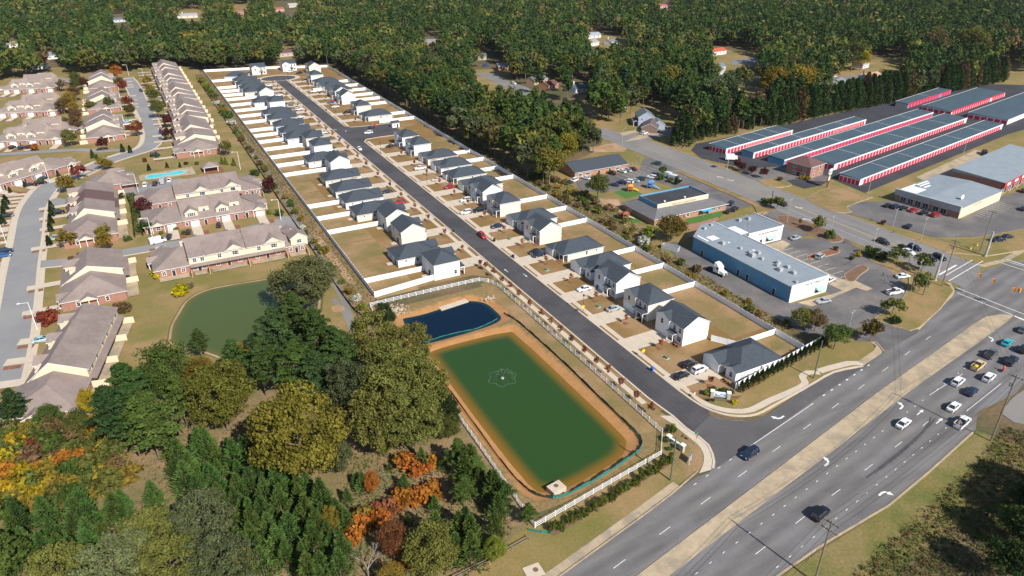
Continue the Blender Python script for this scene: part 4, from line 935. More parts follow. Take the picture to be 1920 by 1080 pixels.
# ------------------------------------------------------------ self-storage units
SA = math.radians(10.3)
def storage(label, p, L, D, h=2.9, doors=20, dw=2.4, first=1.2, enddoors=4, endcol='reddoor', seams=4, ang=SA, narrow=None, fm='whitemetal', gapd=None, bigend=False):
    """rows of lock-up units: local x along the front, y to the back, origin at the near front corner p"""
    t = thing('storage_building', label, 'storage units', (p[0], p[1], 0), ang, 'self-storage buildings with red doors')
    b = MB(); b.box(0, 0, 0, L, D, h); b.build('wall', M['whitemetal'] if enddoors or endcol == 'reddoor' else M['bluepanel'], t)
    f = MB(); f.box(-.08, -.12, h - .55, L + .08, .02, h + .12); f.build('fascia', M[fm], t)
    if endcol != 'reddoor':
        e = MB(); e.box(-.06, .1, 0, -.01, D - .1, h - .05); e.build('end_panel', M[endcol], t)
    r = MB(); P = [(-.15, -.02, h + .06), (L + .15, -.02, h + .06), (L + .15, D + .3, h + .45), (-.15, D + .3, h + .45)]
    n = seams + 1
    for i in range(n):
        xa, xb = -.15 + (L + .3) * i / n, -.15 + (L + .3) * (i + 1) / n
        r.poly([(xa + .05, -.02, h + .06), (xb - .05, -.02, h + .06), (xb - .05, D + .3, h + .45), (xa + .05, D + .3, h + .45)])
        r.poly([(xa + .05, D + .3, h + .1), (xb - .05, D + .3, h + .1), (xb - .05, D + .3, h + .45), (xa + .05, D + .3, h + .45)])
    r.poly([P[0], P[3], (P[3][0], P[3][1], h), (P[0][0], P[0][1], h)]); r.build('roof', M['storeroof'], t)
    s = MB()
    for i in range(1, n): xa = -.15 + (L + .3) * i / n; s.poly([(xa - .12, -.02, h + .09), (xa + .12, -.02, h + .09), (xa + .12, D + .3, h + .48), (xa - .12, D + .3, h + .48)])
    s.poly([(-.15, D + .1, h + .46), (L + .15, D + .1, h + .46), (L + .15, D + .35, h + .5), (-.15, D + .35, h + .5)])
    s.build('roof_seam', M['whitemetal'], t)
    def door(w, hh):
        k = ('rd', round(w, 2), round(hh, 2))
        if k not in _wc:
            m = MB(); m.box(-w / 2, -.05, .02, w / 2, -.005, hh)
            for j in range(1, 4): m.box(-w / 2, -.065, j * hh / 4 - .02, w / 2, -.05, j * hh / 4 + .02)
            _wc[k] = m.mesh('roll_door', M['reddoor'])
        return _wc[k]
    pitch = (L - first * 2) / doors; i = 0
    while i < doors:
        w = pitch * .76
        if narrow and narrow[0] <= i < narrow[1]:
            for q in (.25, .75): place(door(pitch * .36, h - .6), 'roll_door', t, (first + pitch * (i + q), 0, 0))
        elif gapd != i: place(door(w, h - .6), 'roll_door', t, (first + pitch * (i + .5), 0, 0))
        i += 1
    if enddoors:
        st = D / enddoors
        for i in range(enddoors): place(door(st * .78, h - .6), 'roll_door', t, (0, st * (i + .5), 0), -PI / 2)
    return t
storage('storage building nearest the conifers with five dark red end doors', (252.4, 249.3), 58.5, 10.2, doors=21, enddoors=5, narrow=(6, 21))
storage('long storage building, second from the conifers, with a blue end', (259.3, 237.8), 108, 6.6, doors=38, enddoors=1, endcol='bluepanel', narrow=(26, 36))
storage('long storage building, third from the conifers, ending behind the brick office', (263.4, 222.4), 155, 8.6, doors=48, enddoors=0, endcol='bluepanel', seams=5)
storage('long storage building, fourth from the conifers, right of the brick office', (278.4, 206.5), 144, 12.2, doors=46, enddoors=4, seams=5, first=3)
storage('long storage building nearest the dollar store', (270.2, 186.2), 156, 9.3, doors=50, enddoors=5, seams=5, first=3)
storage('small storage building at the far corner beside the conifers', (422.5, 271.2), 66, 7.5, doors=14, enddoors=0, endcol='graymetal', seams=1, fm='reddoor', gapd=10, ang=math.radians(12))
storage('wide far storage building with a pale roof ridge', (428.2, 246.7), 85, 17, doors=24, enddoors=5, seams=0, fm='reddoor', gapd=17, ang=math.radians(11.3))
storage('wide storage building at the right edge with large red end doors', (435.5, 218.2), 95, 21, doors=4, enddoors=6, seams=0, fm='whitemetal', ang=math.radians(11), first=30)
of = hipbuilding('storage_office', 'two-storey brick storage office with a hip roof', 'office', 258, 202.6, 269, 214.5, 5.7, .42, 'redroof', 'brick', math.radians(9))
for z in (.9, 3.7):
    for y in (3, 8): win(of, 0, y, z, 1.3, 1.4, '-x', n=(2, 2))
    for x in (3, 7.5): win(of, x, 0, z, 1.3, 1.4, '-y', n=(2, 2))
win(of, 0, 5.6, .05, 1.6, 2.2, '-x', 'door')
q = MB(); q.box(-.12, 4.2, 2.7, -.02, 7.2, 3.2); q.build('sign_board', M['reddoor'], of)

def text(s, parent, loc, rot, size, m, name='lettering', ext=0.02, align='CENTER'):
    c = bpy.data.curves.new(name, 'FONT'); c.body = s; c.size = size; c.extrude = ext; c.align_x = align
    c.materials.append(M[m]); o = bpy.data.objects.new(name, c); COL.objects.link(o); bpy.context.view_layer.update(); me = bpy.data.meshes.new_from_object(o.evaluated_get(bpy.context.evaluated_depsgraph_get())); bpy.data.objects.remove(o)
    if not me.materials: me.materials.append(M[m])
    o = place(me, name, parent, loc); o.rotation_euler = rot; return o
def blk(parent, name, x0, y0, z0, x1, y1, z1, m, mi=None):
    b = MB(); b.box(x0, y0, z0, x1, y1, z1, bottom=True); return b.build(name, M[m], parent)
# ------------------------------------------------------------ vape and tobacco strip
vp = thing('strip_mall', 'long white strip mall with a blue side wall and grey metal roof', 'store', (159.7, 123.9, 0))
b = MB(); fp = [(0, 0), (15.7, 0), (15.0, 50.0), (9.5, 50.0), (0.2, 43.3)]
b.prism(fp, 0, 5.25, 0); b.build('wall', M['bluepanel'], vp)
b = MB(); b.box(-.1, -.25, 0, 15.9, .0, 5.75, bottom=True); b.build('front_wall', M['whitemetal'], vp)
b = MB(); b.box(15.72, 0, 0, 15.95, 35.5, 5.6); b.build('store_front', M['whitemetal'], vp)
b = MB(); P3 = [(-.15, 0.02), (15.7, 0.02), (15.1, 50.1), (9.4, 50.2), (-.05, 43.4)]
zf = lambda x: 5.3 + .02 * x
for i in range(5): a_, c_ = P3[i], P3[(i + 1) % 5]; b.poly([(*a_, 5.1), (*c_, 5.1), (*c_, zf(c_[0])), (*a_, zf(a_[0]))])
b.poly([(*q, zf(q[0])) for q in P3]); b.build('roof', M['metalroof'], vp)
b = MB(); b.box(15.5, 0.05, 5.5, 15.75, 36, 5.85); b.box(14.9, 36, 5.5, 15.15, 50, 5.85); b.build('parapet', M['trim'], vp)
b = MB(); b.box(-.12, 0, 5.05, -.02, 43, 5.4); b.build('gutter', M['graymetal'], vp)
text('VAP  & TOBACCO', vp, (9.9, -.27, 4.35), (PI / 2, 0, 0), 1.05, 'letters')
def awning(t, x, y, w, face='-y'):
    b = MB(); P = [(-w / 2, 0, 3.0), (w / 2, 0, 3.0), (w / 2, -1.3, 2.1), (-w / 2, -1.3, 2.1)]
    b.poly(P[::-1]); b.poly([P[3], P[2], (P[2][0], P[2][1], 1.85), (P[3][0], P[3][1], 1.85)]); b.poly([P[0], P[3], (-w / 2, 0, 2.0)]); b.poly([P[2], P[1], (w / 2, 0, 2.0)])
    o = b.build('awning', M['plain'], t, (x, y, 0)); o.color = (.34, .56, .46, 1)
    if face == '+x': o.rotation_euler = (0, 0, PI / 2)
    return o
awning(vp, 12.4, -.25, 3.6); win(vp, 12.4, -.25, .6, 3.0, 1.7, '-y', n=(4, 1))
for y in (4, 12, 20, 28): awning(vp, 15.95, y, 4.5, '+x'); win(vp, 15.95, y, .5, 4.0, 1.9, '+x', n=(4, 1)); win(vp, 15.95, y + 3.6, .05, 1, 2.1, '+x', 'door')
for y in (6, 17, 21, 38): win(vp, 0.0 if y < 43 else 0, y, .05, 1.0, 2.1, '-x', 'door')
vb = thing('strip_mall_wing', 'square white wing of the strip mall with a mint awning', 'store', (177.9, 159.5, 0))
b = MB(); b.box(0, 0, 0, 16.7, 13.7, 5.2); b.build('wall', M['whitemetal'], vb)
b = MB(); b.box(-2.9, .1, 5.2, 16.6, 13.6, 5.34); b.build('roof', M['flatroof'], vb)
b = MB(); b.box(0, -.15, 5.0, 16.8, .1, 5.6); b.box(16.6, .1, 4.6, 16.85, 13.9, 5.75); b.build('parapet', M['trim'], vb)
b = MB(); b.box(16.72, .2, 0.02, 16.86, 13.6, 4.6); b.build('side_panel', M['bluepanel'], vb)
text('EZ CAR AUTO INSURANCE', vb, (9.5, -.16, 4.1), (PI / 2, 0, 0), .75, 'letters')
awning(vb, 11, -.02, 4.2); win(vb, 11, 0, .6, 3.4, 1.7, '-y', n=(4, 1)); awning(vb, 2, -.02, 3.2); win(vb, 6.6, 0, .05, 1, 2.1, '-y', 'door')
S6 = zat(1290, 380, 6)
for i, (x, y, s) in enumerate(((575, 205, 1.1), (680, 190, 1.1), (260, 260, .9), (185, 300, 1), (390, 465, 1.2), (590, 520, .9), (690, 570, 1), (720, 605, 1.5), (790, 575, 1.1), (830, 640, 1), (1010, 690, 1.2), (1000, 715, 1), (1030, 765, 1.3), (1120, 735, 1.1), (1185, 800, 1.2), (1215, 900, .8))):
    g = S6(x, y, 5.4); w_ = .55 * s; b = MB(); b.box(-w_, -w_, 5.25, w_, w_, 5.25 + .9 * s); b.tube((0, 0, 5.25 + .9 * s), (0, 0, 5.4 + .95 * s), w_ * .7, n=8)
    root = vp if i > 1 else vb; o = b.build('rooftop_unit', M['graymetal'], root, (g[0] - root.location.x, g[1] - root.location.y, 0))
for (x0, y0, x1, y1, m) in ((3.1, 37.5, 6.6, 40.5, 'trim'), (1.2, 37.8, 1.9, 43, 'trim'), (6.5, 33, 7.2, 33.8, 'trim'), (9.2, 24.2, 11.2, 25.2, 'trim')):
    blk(vp, 'roof_patch', x0, y0, 5.3, x1, y1, 5.5, m)
blk(vb, 'roof_patch', -2.6, 1.2, 5.3, 1.2, 8, 5.38, 'trim')
wires = MB()
mast = thing('antenna_mast', 'thin guyed antenna mast on the strip mall roof', 'antenna', (*S6(625, 340, 5.4), 5.4))
b = MB(); b.tube((0, 0, 0), (0, 0, 7), .05); b.tube((-.8, 0, 6.8), (.8, 0, 6.9), .03); b.tube((-.5, 0, 6.3), (.5, 0, 6.4), .03); b.build('mast', M['graymetal'], mast)
b = MB(); [b.tube((0, 0, 6.5), (3.2 * math.cos(a), 3.2 * math.sin(a), .1), .02, n=4) for a in (0.3, 2.4, 4.5)]; b.build('guy_wire', M['darkmetal'], mast)

# ------------------------------------------------------------ day care, brick building, stores
dc = thing('day_care', 'day care with a broad grey hip roof and raised flat centre', 'day care', (161.6, 190.6, 0))
b = MB(); b.box(.8, .8, 0, 36.5, 20.5, 2.9); b.build('wall', M['pinkbrick'], dc)
b = MB(); ev = [(0, 0, 2.8), (37.2, 0, 2.8), (37.2, 21.4, 2.8), (0, 21.4, 2.8)]; tp = [(5.2, 5.0, 4.9), (30.2, 5.6, 4.9), (30.2, 16.4, 4.9), (5.2, 16.4, 4.9)]
for i in range(4): j = (i + 1) % 4; b.poly([ev[i], ev[j], tp[j], tp[i]], 0); b.poly([(ev[i][0], ev[i][1], 2.6), (ev[j][0], ev[j][1], 2.6), ev[j], ev[i]], 1)
b.poly([(p[0], p[1], 2.6) for p in ev][::-1], 1); b.build('roof', [M['greyshingle'], M['trim']], dc)
bx = MB(); bx.box(5.0, 4.9, 4.4, 30.4, 5.1, 6.5); bx.build('sign_wall', M['cream'], dc)
bx = MB(); bx.box(5.0, 5.1, 4.4, 5.2, 16.5, 6.5); bx.box(30.2, 5.1, 4.4, 30.4, 16.5, 6.5); bx.box(5.2, 16.3, 4.4, 30.2, 16.5, 6.5); bx.build('parapet', M['bluepanel'], dc)
bx = MB(); bx.box(5.2, 5.1, 4.5, 30.2, 16.3, 5.9); bx.build('flat_roof', M['darklot'], dc)
text('Noah\'s Ark Creative School', dc, (18, 4.87, 5.05), (PI / 2, 0, 0), 1.05, 'mulch')
for x in (10, 20): blk(dc, 'roof_vent', x, 7, 5.9, x + .6, 7.6, 6.4, 'trim')
for x in (12, 17, 30, 33): win(dc, x, .8, .9, 1.4, 1.3, '-y', n=(2, 2))
win(dc, 27, .8, .05, 1.2, 2.1, '-y', 'door')
bb = hipbuilding('brick_building', 'long low brick building with a dark gabled roof behind the day care', 'building', 166, 252.6, 194.8, 267.6, 2.9, .34, 'roof', 'pinkbrick', 0.0, None, None, ('gable', 'gable'), 'x', .6)
for x in (3, 7, 23.5): win(bb, x, 0, .9, 2.2, 1.1, '-y', n=(3, 1))
for x in (13, 19): win(bb, x, 0, .05, 1.1, 2.1, '-y', 'door')
ds = thing('dollar_store', 'discount store with a grey front parapet and pale side wall', 'store', (270.6, 141.7, 0), math.radians(7.5))
b = MB(); b.box(0, .2, 0, 35, 25.4, 4.4); b.build('side_wall', M['cream'], ds).color = (1, 1, 1, 1)
b = MB(); b.box(-.12, .2, 0, -.01, 25.4, 2.9); b.build('brick_front', M['brick'], ds)
b = MB(); b.box(-1.0, 0, 2.9, .1, 25.6, 5.3, bottom=True); b.build('front_parapet', M['graymetal'], ds)
b = MB(); P = [(.1, 0, 4.5), (35.2, 0, 4.5), (35.2, 12.8, 5.2), (.1, 12.8, 5.2), (35.2, 25.6, 4.5), (.1, 25.6, 4.5)]
b.poly([P[0], P[1], P[2], P[3]]); b.poly([P[3], P[2], P[4], P[5]]); b.poly([P[1], P[4], P[2]]); b.poly([P[0], (.1, 0, 4.3), (35.2, 0, 4.3), P[1]]); b.build('roof', M['metalroof'], ds)
text('DOLLAR GENERAL', ds, (-1.02, 12, 3.5), (PI / 2, 0, -PI / 2), 1.25, 'yellowpaint'); text('DOLLAR GENERAL', ds, (14, .18, 3.1), (PI / 2, 0, 0), .9, 'yellowpaint')
blk(ds, 'roof_patch', .3, 18.2, 4.92, 9.2, 24.6, 4.99, 'trim')
for k, (x0, x1, y) in enumerate(((11, 19, 21.6), (12, 21, 23.2), (11, 16, 19.8), (9.5, 13, 24))): blk(ds, 'roof_patch', x0, y, 4.9 - .04 * k, x1, y + .7, 5.0 - .03 * k, 'trim')
for y in (6, 9, 13, 16, 19, 22): win(ds, -.12, y, .3, 2.2, 2.2, '-x', n=(2, 1))
dish = thing('satellite_dish', 'white satellite dish on the discount store roof', 'satellite dish', (*at(1803, 372, 5.2), 4.6))
b = MB(); b.tube((0, 0, 0), (0, 0, .9), .06); b.build('mast', M['graymetal'], dish)
b = MB()
for i in range(12):
    a0, a1 = 2 * PI * i / 12, 2 * PI * (i + 1) / 12
    for (ra, ya, rb, yb) in ((0, 0, .6, -.08), (.6, -.08, 1.0, -.28)):
        b.poly([(ra * math.cos(a0), ya, 1.3 + ra * math.sin(a0)), (rb * math.cos(a0), yb, 1.3 + rb * math.sin(a0)), (rb * math.cos(a1), yb, 1.3 + rb * math.sin(a1)), (ra * math.cos(a1), ya, 1.3 + ra * math.sin(a1))])
b.build('reflector', M['trim'], dish)
rm_ = thing('red_strip_mall', 'red-fronted strip mall with a blue roof at the right edge', 'store', (311.6, 150.2, 0), math.radians(10))
b = MB(); b.box(0, 0, 0, 62, 19.5, 5.7); b.build('wall', M['brick'], rm_).name = 'wall'
b = MB(); b.poly([(-.3, -.9, 5.8), (62, -.9, 5.8), (62, 20, 7.0), (-.3, 20, 7.0)]); b.poly([(-.3, -.9, 5.8), (-.3, 20, 7.0), (-.3, 20, 5.6), (-.3, -.9, 5.6)]); b.build('roof', M['metalroof'], rm_)
b = MB(); b.box(-.3, -1.0, 3.4, 62, -.05, 5.75, bottom=True); o = b.build('fascia', M['plain'], rm_); o.color = (.4, .05, .06, 1)
for i in range(6): blk(rm_, 'sign_panel', 2.2 + i * 8, -1.1, 4.1, 5.8 + i * 8, -1.0, 5.2, 'trim'); win(rm_, 4 + i * 8, 0, .3, 5.0, 2.3, '-y', n=(4, 1)); blk(rm_, 'pillar', .2 + i * 8, -.95, 0, .5 + i * 8, -.65, 3.4, 'trim')
# ------------------------------------------------------------ vehicles
def loft(st, secs):
    mb = MB(); n = len(secs[0])
    for i, s in enumerate(st):
        pass
    V = []; Fc = []
    for x, sec in zip(st, secs): V += [(x, y, z) for y, z in sec]
    for i in range(len(st) - 1):
        for j in range(n): Fc.append((i * n + j, i * n + (j + 1) % n, (i + 1) * n + (j + 1) % n, (i + 1) * n + j))
    Fc += [tuple(range(n - 1, -1, -1)), tuple(range((len(st) - 1) * n, len(st) * n))]
    mb.add(V, Fc); return mb
def bodysec(w, zb, zm, zt): return [(-w * .9, zb), (-w, zm), (-w * .9, zt), (w * .9, zt), (w, zm), (w * .9, zb)]
CARS = {
    'sedan': dict(L=4.7, W=.9, belt=.92, top=1.44, hood=.86, cab=(-1.75, 1.05, -1.0, .35), wb=(1.42, -1.38), r=.33),
    'coupe': dict(L=4.5, W=.92, belt=.9, top=1.32, hood=.84, cab=(-1.8, .9, -1.1, .1), wb=(1.42, -1.35), r=.34),
    'suv': dict(L=4.7, W=.94, belt=1.08, top=1.72, hood=1.02, cab=(-2.2, 1.1, -1.9, .45), wb=(1.42, -1.4), r=.37),
    'pickup': dict(L=5.6, W=.98, belt=1.14, top=1.86, hood=1.1, cab=(-.75, 1.3, -.5, .7), wb=(1.75, -1.75), r=.4),
    'van': dict(L=5.6, W=1.0, belt=1.3, top=2.4, hood=1.15, cab=(-2.75, 2.2, -2.7, 1.35), wb=(1.8, -1.7), r=.38)}
_cm = {}
def carparts(kind):
    if kind in _cm: return _cm[kind]
    c = CARS[kind]; L, Wd, b = c['L'] / 2, c['W'], c['belt']; h = c['hood']; a0, a1, t0, t1 = c['cab']
    st = [-L, -L + .12, -L + .8, a0, 0, a1, L - .7, L - .15, L]
    rear = b if kind != 'sedan' else b - .02
    tops = [rear - .25, rear - .04, rear, b, b, b, h - .04, h - .14, h - .36]
    ws = [Wd * .86, Wd * .95, Wd, Wd, Wd, Wd, Wd * .98, Wd * .9, Wd * .74]
    body = loft(st, [bodysec(w, .24, .58, t) for w, t in zip(ws, tops)])
    if kind == 'pickup':   # open bed walls
        for y in (-1, 1): body.box(-L + .1, y * Wd * .92 - .05, b, a0 - .05, y * Wd * .92 + .05, b + .16)
        body.box(-L + .05, -Wd * .9, b, -L + .13, Wd * .9, b + .16)
    tw, bw = Wd * .66, Wd * .84
    zt = c['top']; gl, rf = MB(), MB()
    B = [(a0, -bw, b - .02), (a1, -bw, b - .02), (a1, bw, b - .02), (a0, bw, b - .02)]; T = [(t0, -tw, zt - .06), (t1, -tw, zt - .06), (t1, tw, zt - .06), (t0, tw, zt - .06)]
    (gl if kind != 'van' else gl).add(B + T, [(0, 1, 5, 4), (1, 2, 6, 5), (2, 3, 7, 6), (3, 0, 4, 7)])
    rf.prism([(t0 - .03, -tw - .03), (t1 + .03, -tw - .03), (t1 + .03, tw + .03), (t0 - .03, tw + .03)], zt - .06, zt)
    # painted pillars
    for y in (-1, 1):
        for (xa, xb) in ((a0, t0), (a1, t1)): rf.tube((xa, y * bw, b - .02), (xb, y * tw, zt - .05), .055, n=4)
        xm = (a0 + a1) / 2 - .1; rf.tube((xm, y * bw * 1.01, b - .02), ((t0 + t1) / 2, y * tw * 1.01, zt - .05), .05, n=4)
    if kind == 'van':
        rf = MB(); P = [(-2.78, -.97), (1.0, -.97), (1.0, .97), (-2.78, .97)]; rf.prism(P, 1.25, 2.3); rf.prism([(-2.7, -.85), (1.2, -.85), (1.2, .85), (-2.7, .85)], 2.3, 2.42)
        gl = MB(); gl.add([(1.0, -.95, 1.3), (2.2, -.9, 1.28), (2.2, .9, 1.28), (1.0, .95, 1.3), (1.0, -.9, 2.3), (1.25, -.8, 2.3), (1.25, .8, 2.3), (1.0, .9, 2.3)], [(0, 1, 5, 4), (1, 2, 6, 5), (2, 3, 7, 6), (4, 5, 6, 7)])
    bed = None
    if kind == 'pickup': bed = MB(); bed.poly([(-L + .12, -Wd * .85, b + .012), (a0 - .08, -Wd * .85, b + .012), (a0 - .08, Wd * .85, b + .012), (-L + .12, Wd * .85, b + .012)])
    wh = MB(); r = c['r']; wh.tube((0, -.11, 0), (0, .11, 0), r, n=12, mi=0); wh.tube((0, -.125, 0), (0, .125, 0), r * .62, n=8, mi=1)
    hl, tl = MB(), MB(); hl.box(L - .3, -.16, h - .34, L - .06, .16, h - .18, bottom=True); tl.box(-L + .0, -.14, rear - .3, -L + .1, .14, rear - .1, bottom=True)
    _cm[kind] = dict(body=body.mesh('body', M['paintcar']), glass=gl.mesh('windows', M['glass']), roof=rf.mesh('roof', M['paintcar']),
                     bed=bed.mesh('truck_bed', M['darkmetal']) if bed else None, wheel=wh.mesh('wheel', [M['tyre'], M['rim']]),
                     hl=hl.mesh('headlight', M['headlamp']), tl=tl.mesh('tail_light', M['taillamp']))
    # one joined mesh for those far away
    j = MB()
    for src, mi in ((body, 0), (gl, 1), (rf, 0)): j.add(src.v, src.f, mi)
    if bed: j.add(bed.v, bed.f, 2)
    for x in c['wb']:
        for y in (-1, 1): j.add([(v[0] + x, v[1] + y * (Wd - .1), v[2] + r) for v in wh.v], wh.f, 2)
    for y in (-1, 1):
        j.add([(v[0], v[1] + y * Wd * .62, v[2]) for v in hl.v], hl.f, 3); j.add([(v[0], v[1] + y * Wd * .66, v[2]) for v in tl.v], tl.f, 4)
    _cm[kind]['joined'] = j.mesh('car', [M['paintcar'], M['glass'], M['tyre'], M['headlamp'], M['taillamp']])
    return _cm[kind]
PAINT = dict(white=(.72, .73, .74), black=(.012, .013, .016), navy=(.015, .025, .06), blue=(.03, .1, .3), silver=(.36, .39, .42), grey=(.1, .11, .12), red=(.36, .015, .02), maroon=(.12, .012, .02),
             tan=(.62, .44, .25), turquoise=(.01, .4, .48), green=(.015, .07, .06), lightblue=(.36, .52, .55), purple=(.16, .1, .45), beige=(.55, .46, .36))
NAMEOF = {'sedan': 'sedan', 'coupe': 'coupe', 'suv': 'suv', 'pickup': 'pickup_truck', 'van': 'van'}
CATOF = {'sedan': 'car', 'coupe': 'car', 'suv': 'SUV', 'pickup': 'pickup truck', 'van': 'van'}
def car(kind, pxy, head, color, label, group, detail=True, z=0.14, sc=1.0):
    p = at(*pxy); m = carparts(kind); c = CARS[kind]; col = PAINT[color]
    if not detail:
        o = place(m['joined'], NAMEOF[kind], None, (p[0], p[1], z), math.radians(head), color=col); tag(o, label, CATOF[kind], group); return o
    t = thing(NAMEOF[kind], label, CATOF[kind], (p[0], p[1], z), math.radians(head), group)
    place(m['body'], 'body', t, color=col); place(m['glass'], 'windows', t); place(m['roof'], 'roof', t, color=col)
    if m['bed']: place(m['bed'], 'truck_bed', t)
    Wd = c['W']
    for x in c['wb']:
        for y in (-1, 1): place(m['wheel'], 'wheel', t, (x, y * (Wd - .1), c['r']))
    for y in (-1, 1): place(m['hl'], 'headlight', t, (0, y * Wd * .62, 0)); place(m['tl'], 'tail_light', t, (0, y * Wd * .66, 0))
    return t
HW = 'vehicles on the highway'
car('suv', (1405, 855), 190, 'navy', 'dark blue SUV driving past the mouth of the new street', HW)
car('suv', (1537, 968), 10, 'black', 'black SUV alone on the near lanes of the highway', HW)
car('sedan', (1693, 798), 10, 'white', 'white sedan last in the inner lane before the turn arrows', HW)
car('sedan', (1787, 767), 10, 'white', 'white sedan just ahead of the straight arrows', HW)
pk = car('pickup', (1803, 797), 10, 'white', 'white pickup truck with its open bed full of junk', HW)
for k in range(7): b = MB(); x, y = -2.4 + .25 * k, RND.uniform(-.5, .5); b.box(x, y, 1.15, x + .3, y + .35, 1.3 + RND.uniform(.05, .3)); o = b.build('load', M['plain'], pk); o.color = (*RND.choice([(.3, .2, .15), (.5, .3, .25), (.2, .2, .22)]), 1)
car('sedan', (1820, 738), 10, 'navy', 'dark blue sedan between the white SUV and the white sedans', HW)
car('suv', (1795, 720), 10, 'white', 'white SUV queued behind the tan pickup truck', HW)
car('suv', (1853, 712), 10, 'white', 'white SUV behind the motorcycle', HW)
pk = car('pickup', (1833, 690), 10, 'tan', 'tan pickup truck with a yellow load in its bed', HW)
b = MB(); b.sphere((-1.9, 0, 1.3), .7, .55, .3, 7, 4); o = b.build('load', M['plain'], pk); o.color = (.6, .42, .02, 1)
car('pickup', (1857, 668), 10, 'grey', 'grey pickup truck behind the turquoise car', HW); car('pickup', (1895, 681), 10, 'navy', 'dark blue pickup truck ahead of the motorcycle', HW)
car('coupe', (1887, 646), 10, 'turquoise', 'bright turquoise coupe in the inner lane', HW); car('sedan', (1918, 622), 10, 'grey', 'grey sedan at the right edge ahead of the turquoise car', HW)
car('suv', (1917, 659), 10, 'black', 'black SUV at the right edge of the photo', HW)
mc = thing('motorcycle', 'motorcycle with a rider behind the dark blue pickup truck', 'motorcycle', (*at(1880, 697), .14), math.radians(10))
b = MB(); b.tube((-.7, -.06, .3), (-.7, .06, .3), .3, n=10); b.build('wheel', M['tyre'], mc); b = MB(); b.tube((.7, -.06, .3), (.7, .06, .3), .3, n=10); b.build('wheel', M['tyre'], mc)
b = MB(); b.box(-.7, -.16, .35, .55, .16, .8); b.tube((.5, -.4, 1.0), (.5, .4, 1.0), .03); b.tube((.7, 0, .3), (.45, 0, 1.0), .05); o = b.build('body', M['plain'], mc); o.color = (.3, .02, .02, 1)
def skinbody(label, joints, edges, radii, col, loc, name='person'):
    me = bpy.data.meshes.new(name); me.from_pydata(joints, edges, []); o = bpy.data.objects.new(name, me); COL.objects.link(o)
    o.modifiers.new('skin', 'SKIN'); lay = me.skin_vertices[0] if me.skin_vertices else None
    for v, r in zip(me.skin_vertices[0].data, radii): v.radius = (r, r)
    me.skin_vertices[0].data[0].use_root = True
    o.modifiers.new('sub', 'SUBSURF').levels = 1; me.materials.append(M['plain']); o.color = (*col, 1); o.location = loc; tag(o, label, 'person'); return o
try:
    pr = skinbody('person in an orange vest riding the motorcycle', [(-.15, 0, .85), (-.1, 0, 1.15), (0, 0, 1.42), (.04, 0, 1.6), (.06, 0, 1.74), (.02, .22, 1.36), (.25, .3, 1.12), (.48, .36, 1.03), (.02, -.22, 1.36), (.25, -.3, 1.12), (.48, -.36, 1.03), (.25, .2, .75), (.05, .22, .35), (.18, .22, .3), (.25, -.2, .75), (.05, -.22, .35), (.18, -.22, .3)],
                  [(0, 1), (1, 2), (2, 3), (3, 4), (2, 5), (5, 6), (6, 7), (2, 8), (8, 9), (9, 10), (0, 11), (11, 12), (12, 13), (0, 14), (14, 15), (15, 16)], [.17, .17, .17, .07, .13, .08, .06, .05, .08, .06, .05, .1, .07, .06, .1, .07, .06], (.7, .2, .06), (*at(1880, 697), .14))
    pr.rotation_euler = (0, 0, math.radians(10))
except Exception as e: print('rider', e)
SRD = 'vehicles on the side road'
car('suv', (1655, 457), -90, 'black', 'black SUV first behind the queue on the side road', SRD); car('suv', (1714, 468), -90, 'navy', 'dark SUV beside the white sedan on the side road', SRD)
car('sedan', (1702, 475), -90, 'white', 'white sedan waiting on the side road', SRD); car('pickup', (1740, 487), -90, 'black', 'black pickup truck at the side road stop line', SRD)
car('suv', (1760, 486), -90, 'black', 'black SUV at the side road stop line', SRD); car('suv', (1465, 385), 90, 'navy', 'dark SUV driving away behind the shrub by the daycare exit', SRD)
NS = 'vehicles in the new subdivision'
for k, p, h_, c, l in [
    ('suv', (904, 445), -90, 'red', 'red hatchback driving down the new street'), ('sedan', (674, 281), -90, 'white', 'white sedan driving down the new street near the side street'),
    ('suv', (691, 251), 180, 'white', 'white SUV turning out of the short side street'),
    ('sedan', (1291, 686), 3, 'black', 'black sedan in the corner house drive, nearest the white gabled house'), ('suv', (1311, 697), 3, 'white', 'white car with a black roof in the corner house drive'),
    ('sedan', (1277, 708), 3, 'black', 'black sedan in the corner house drive, nearest the street'), ('sedan', (1150, 582), 2, 'silver', 'silver sedan in the drive of the beige hip-roofed house'),
    ('sedan', (1095, 545), 180, 'white', 'white sedan with a dark windscreen by the grey gabled house'), ('sedan', (1003, 475), 180, 'black', 'black sedan in the drive of the green porch house, far side'),
    ('suv', (1010, 481), 180, 'navy', 'dark blue SUV in the drive of the green porch house, near side'), ('sedan', (932, 427), 180, 'navy', 'dark sedan parked behind the black street lamp'),
    ('suv', (874, 401), 180, 'white', 'white SUV parked behind the black pickup truck'), ('pickup', (899, 397), 180, 'black', 'black pickup truck in front of the beige hip-roofed house'),
    ('suv', (873, 378), 180, 'white', 'white SUV in the drive of the pale grey gabled house'), ('sedan', (843, 353), 180, 'red', 'red sedan in the drive of the beige ranch house'),
    ('sedan', (819, 339), 180, 'beige', 'cream sedan with a black roof near an orange sapling'), ('pickup', (788, 318), 180, 'white', 'white pickup truck parked across a right-hand drive'),
    ('sedan', (732, 276), 180, 'navy', 'dark sedan with a white bonnet at the house by the side street'),
    ('suv', (750, 382), 180, 'red', 'red hatchback tucked behind a ranch roof in the left row'), ('sedan', (726, 362), 180, 'navy', 'dark sedan peeking out behind a left-hand ranch roof')]:
    car(k, p, h_, c, l, NS)
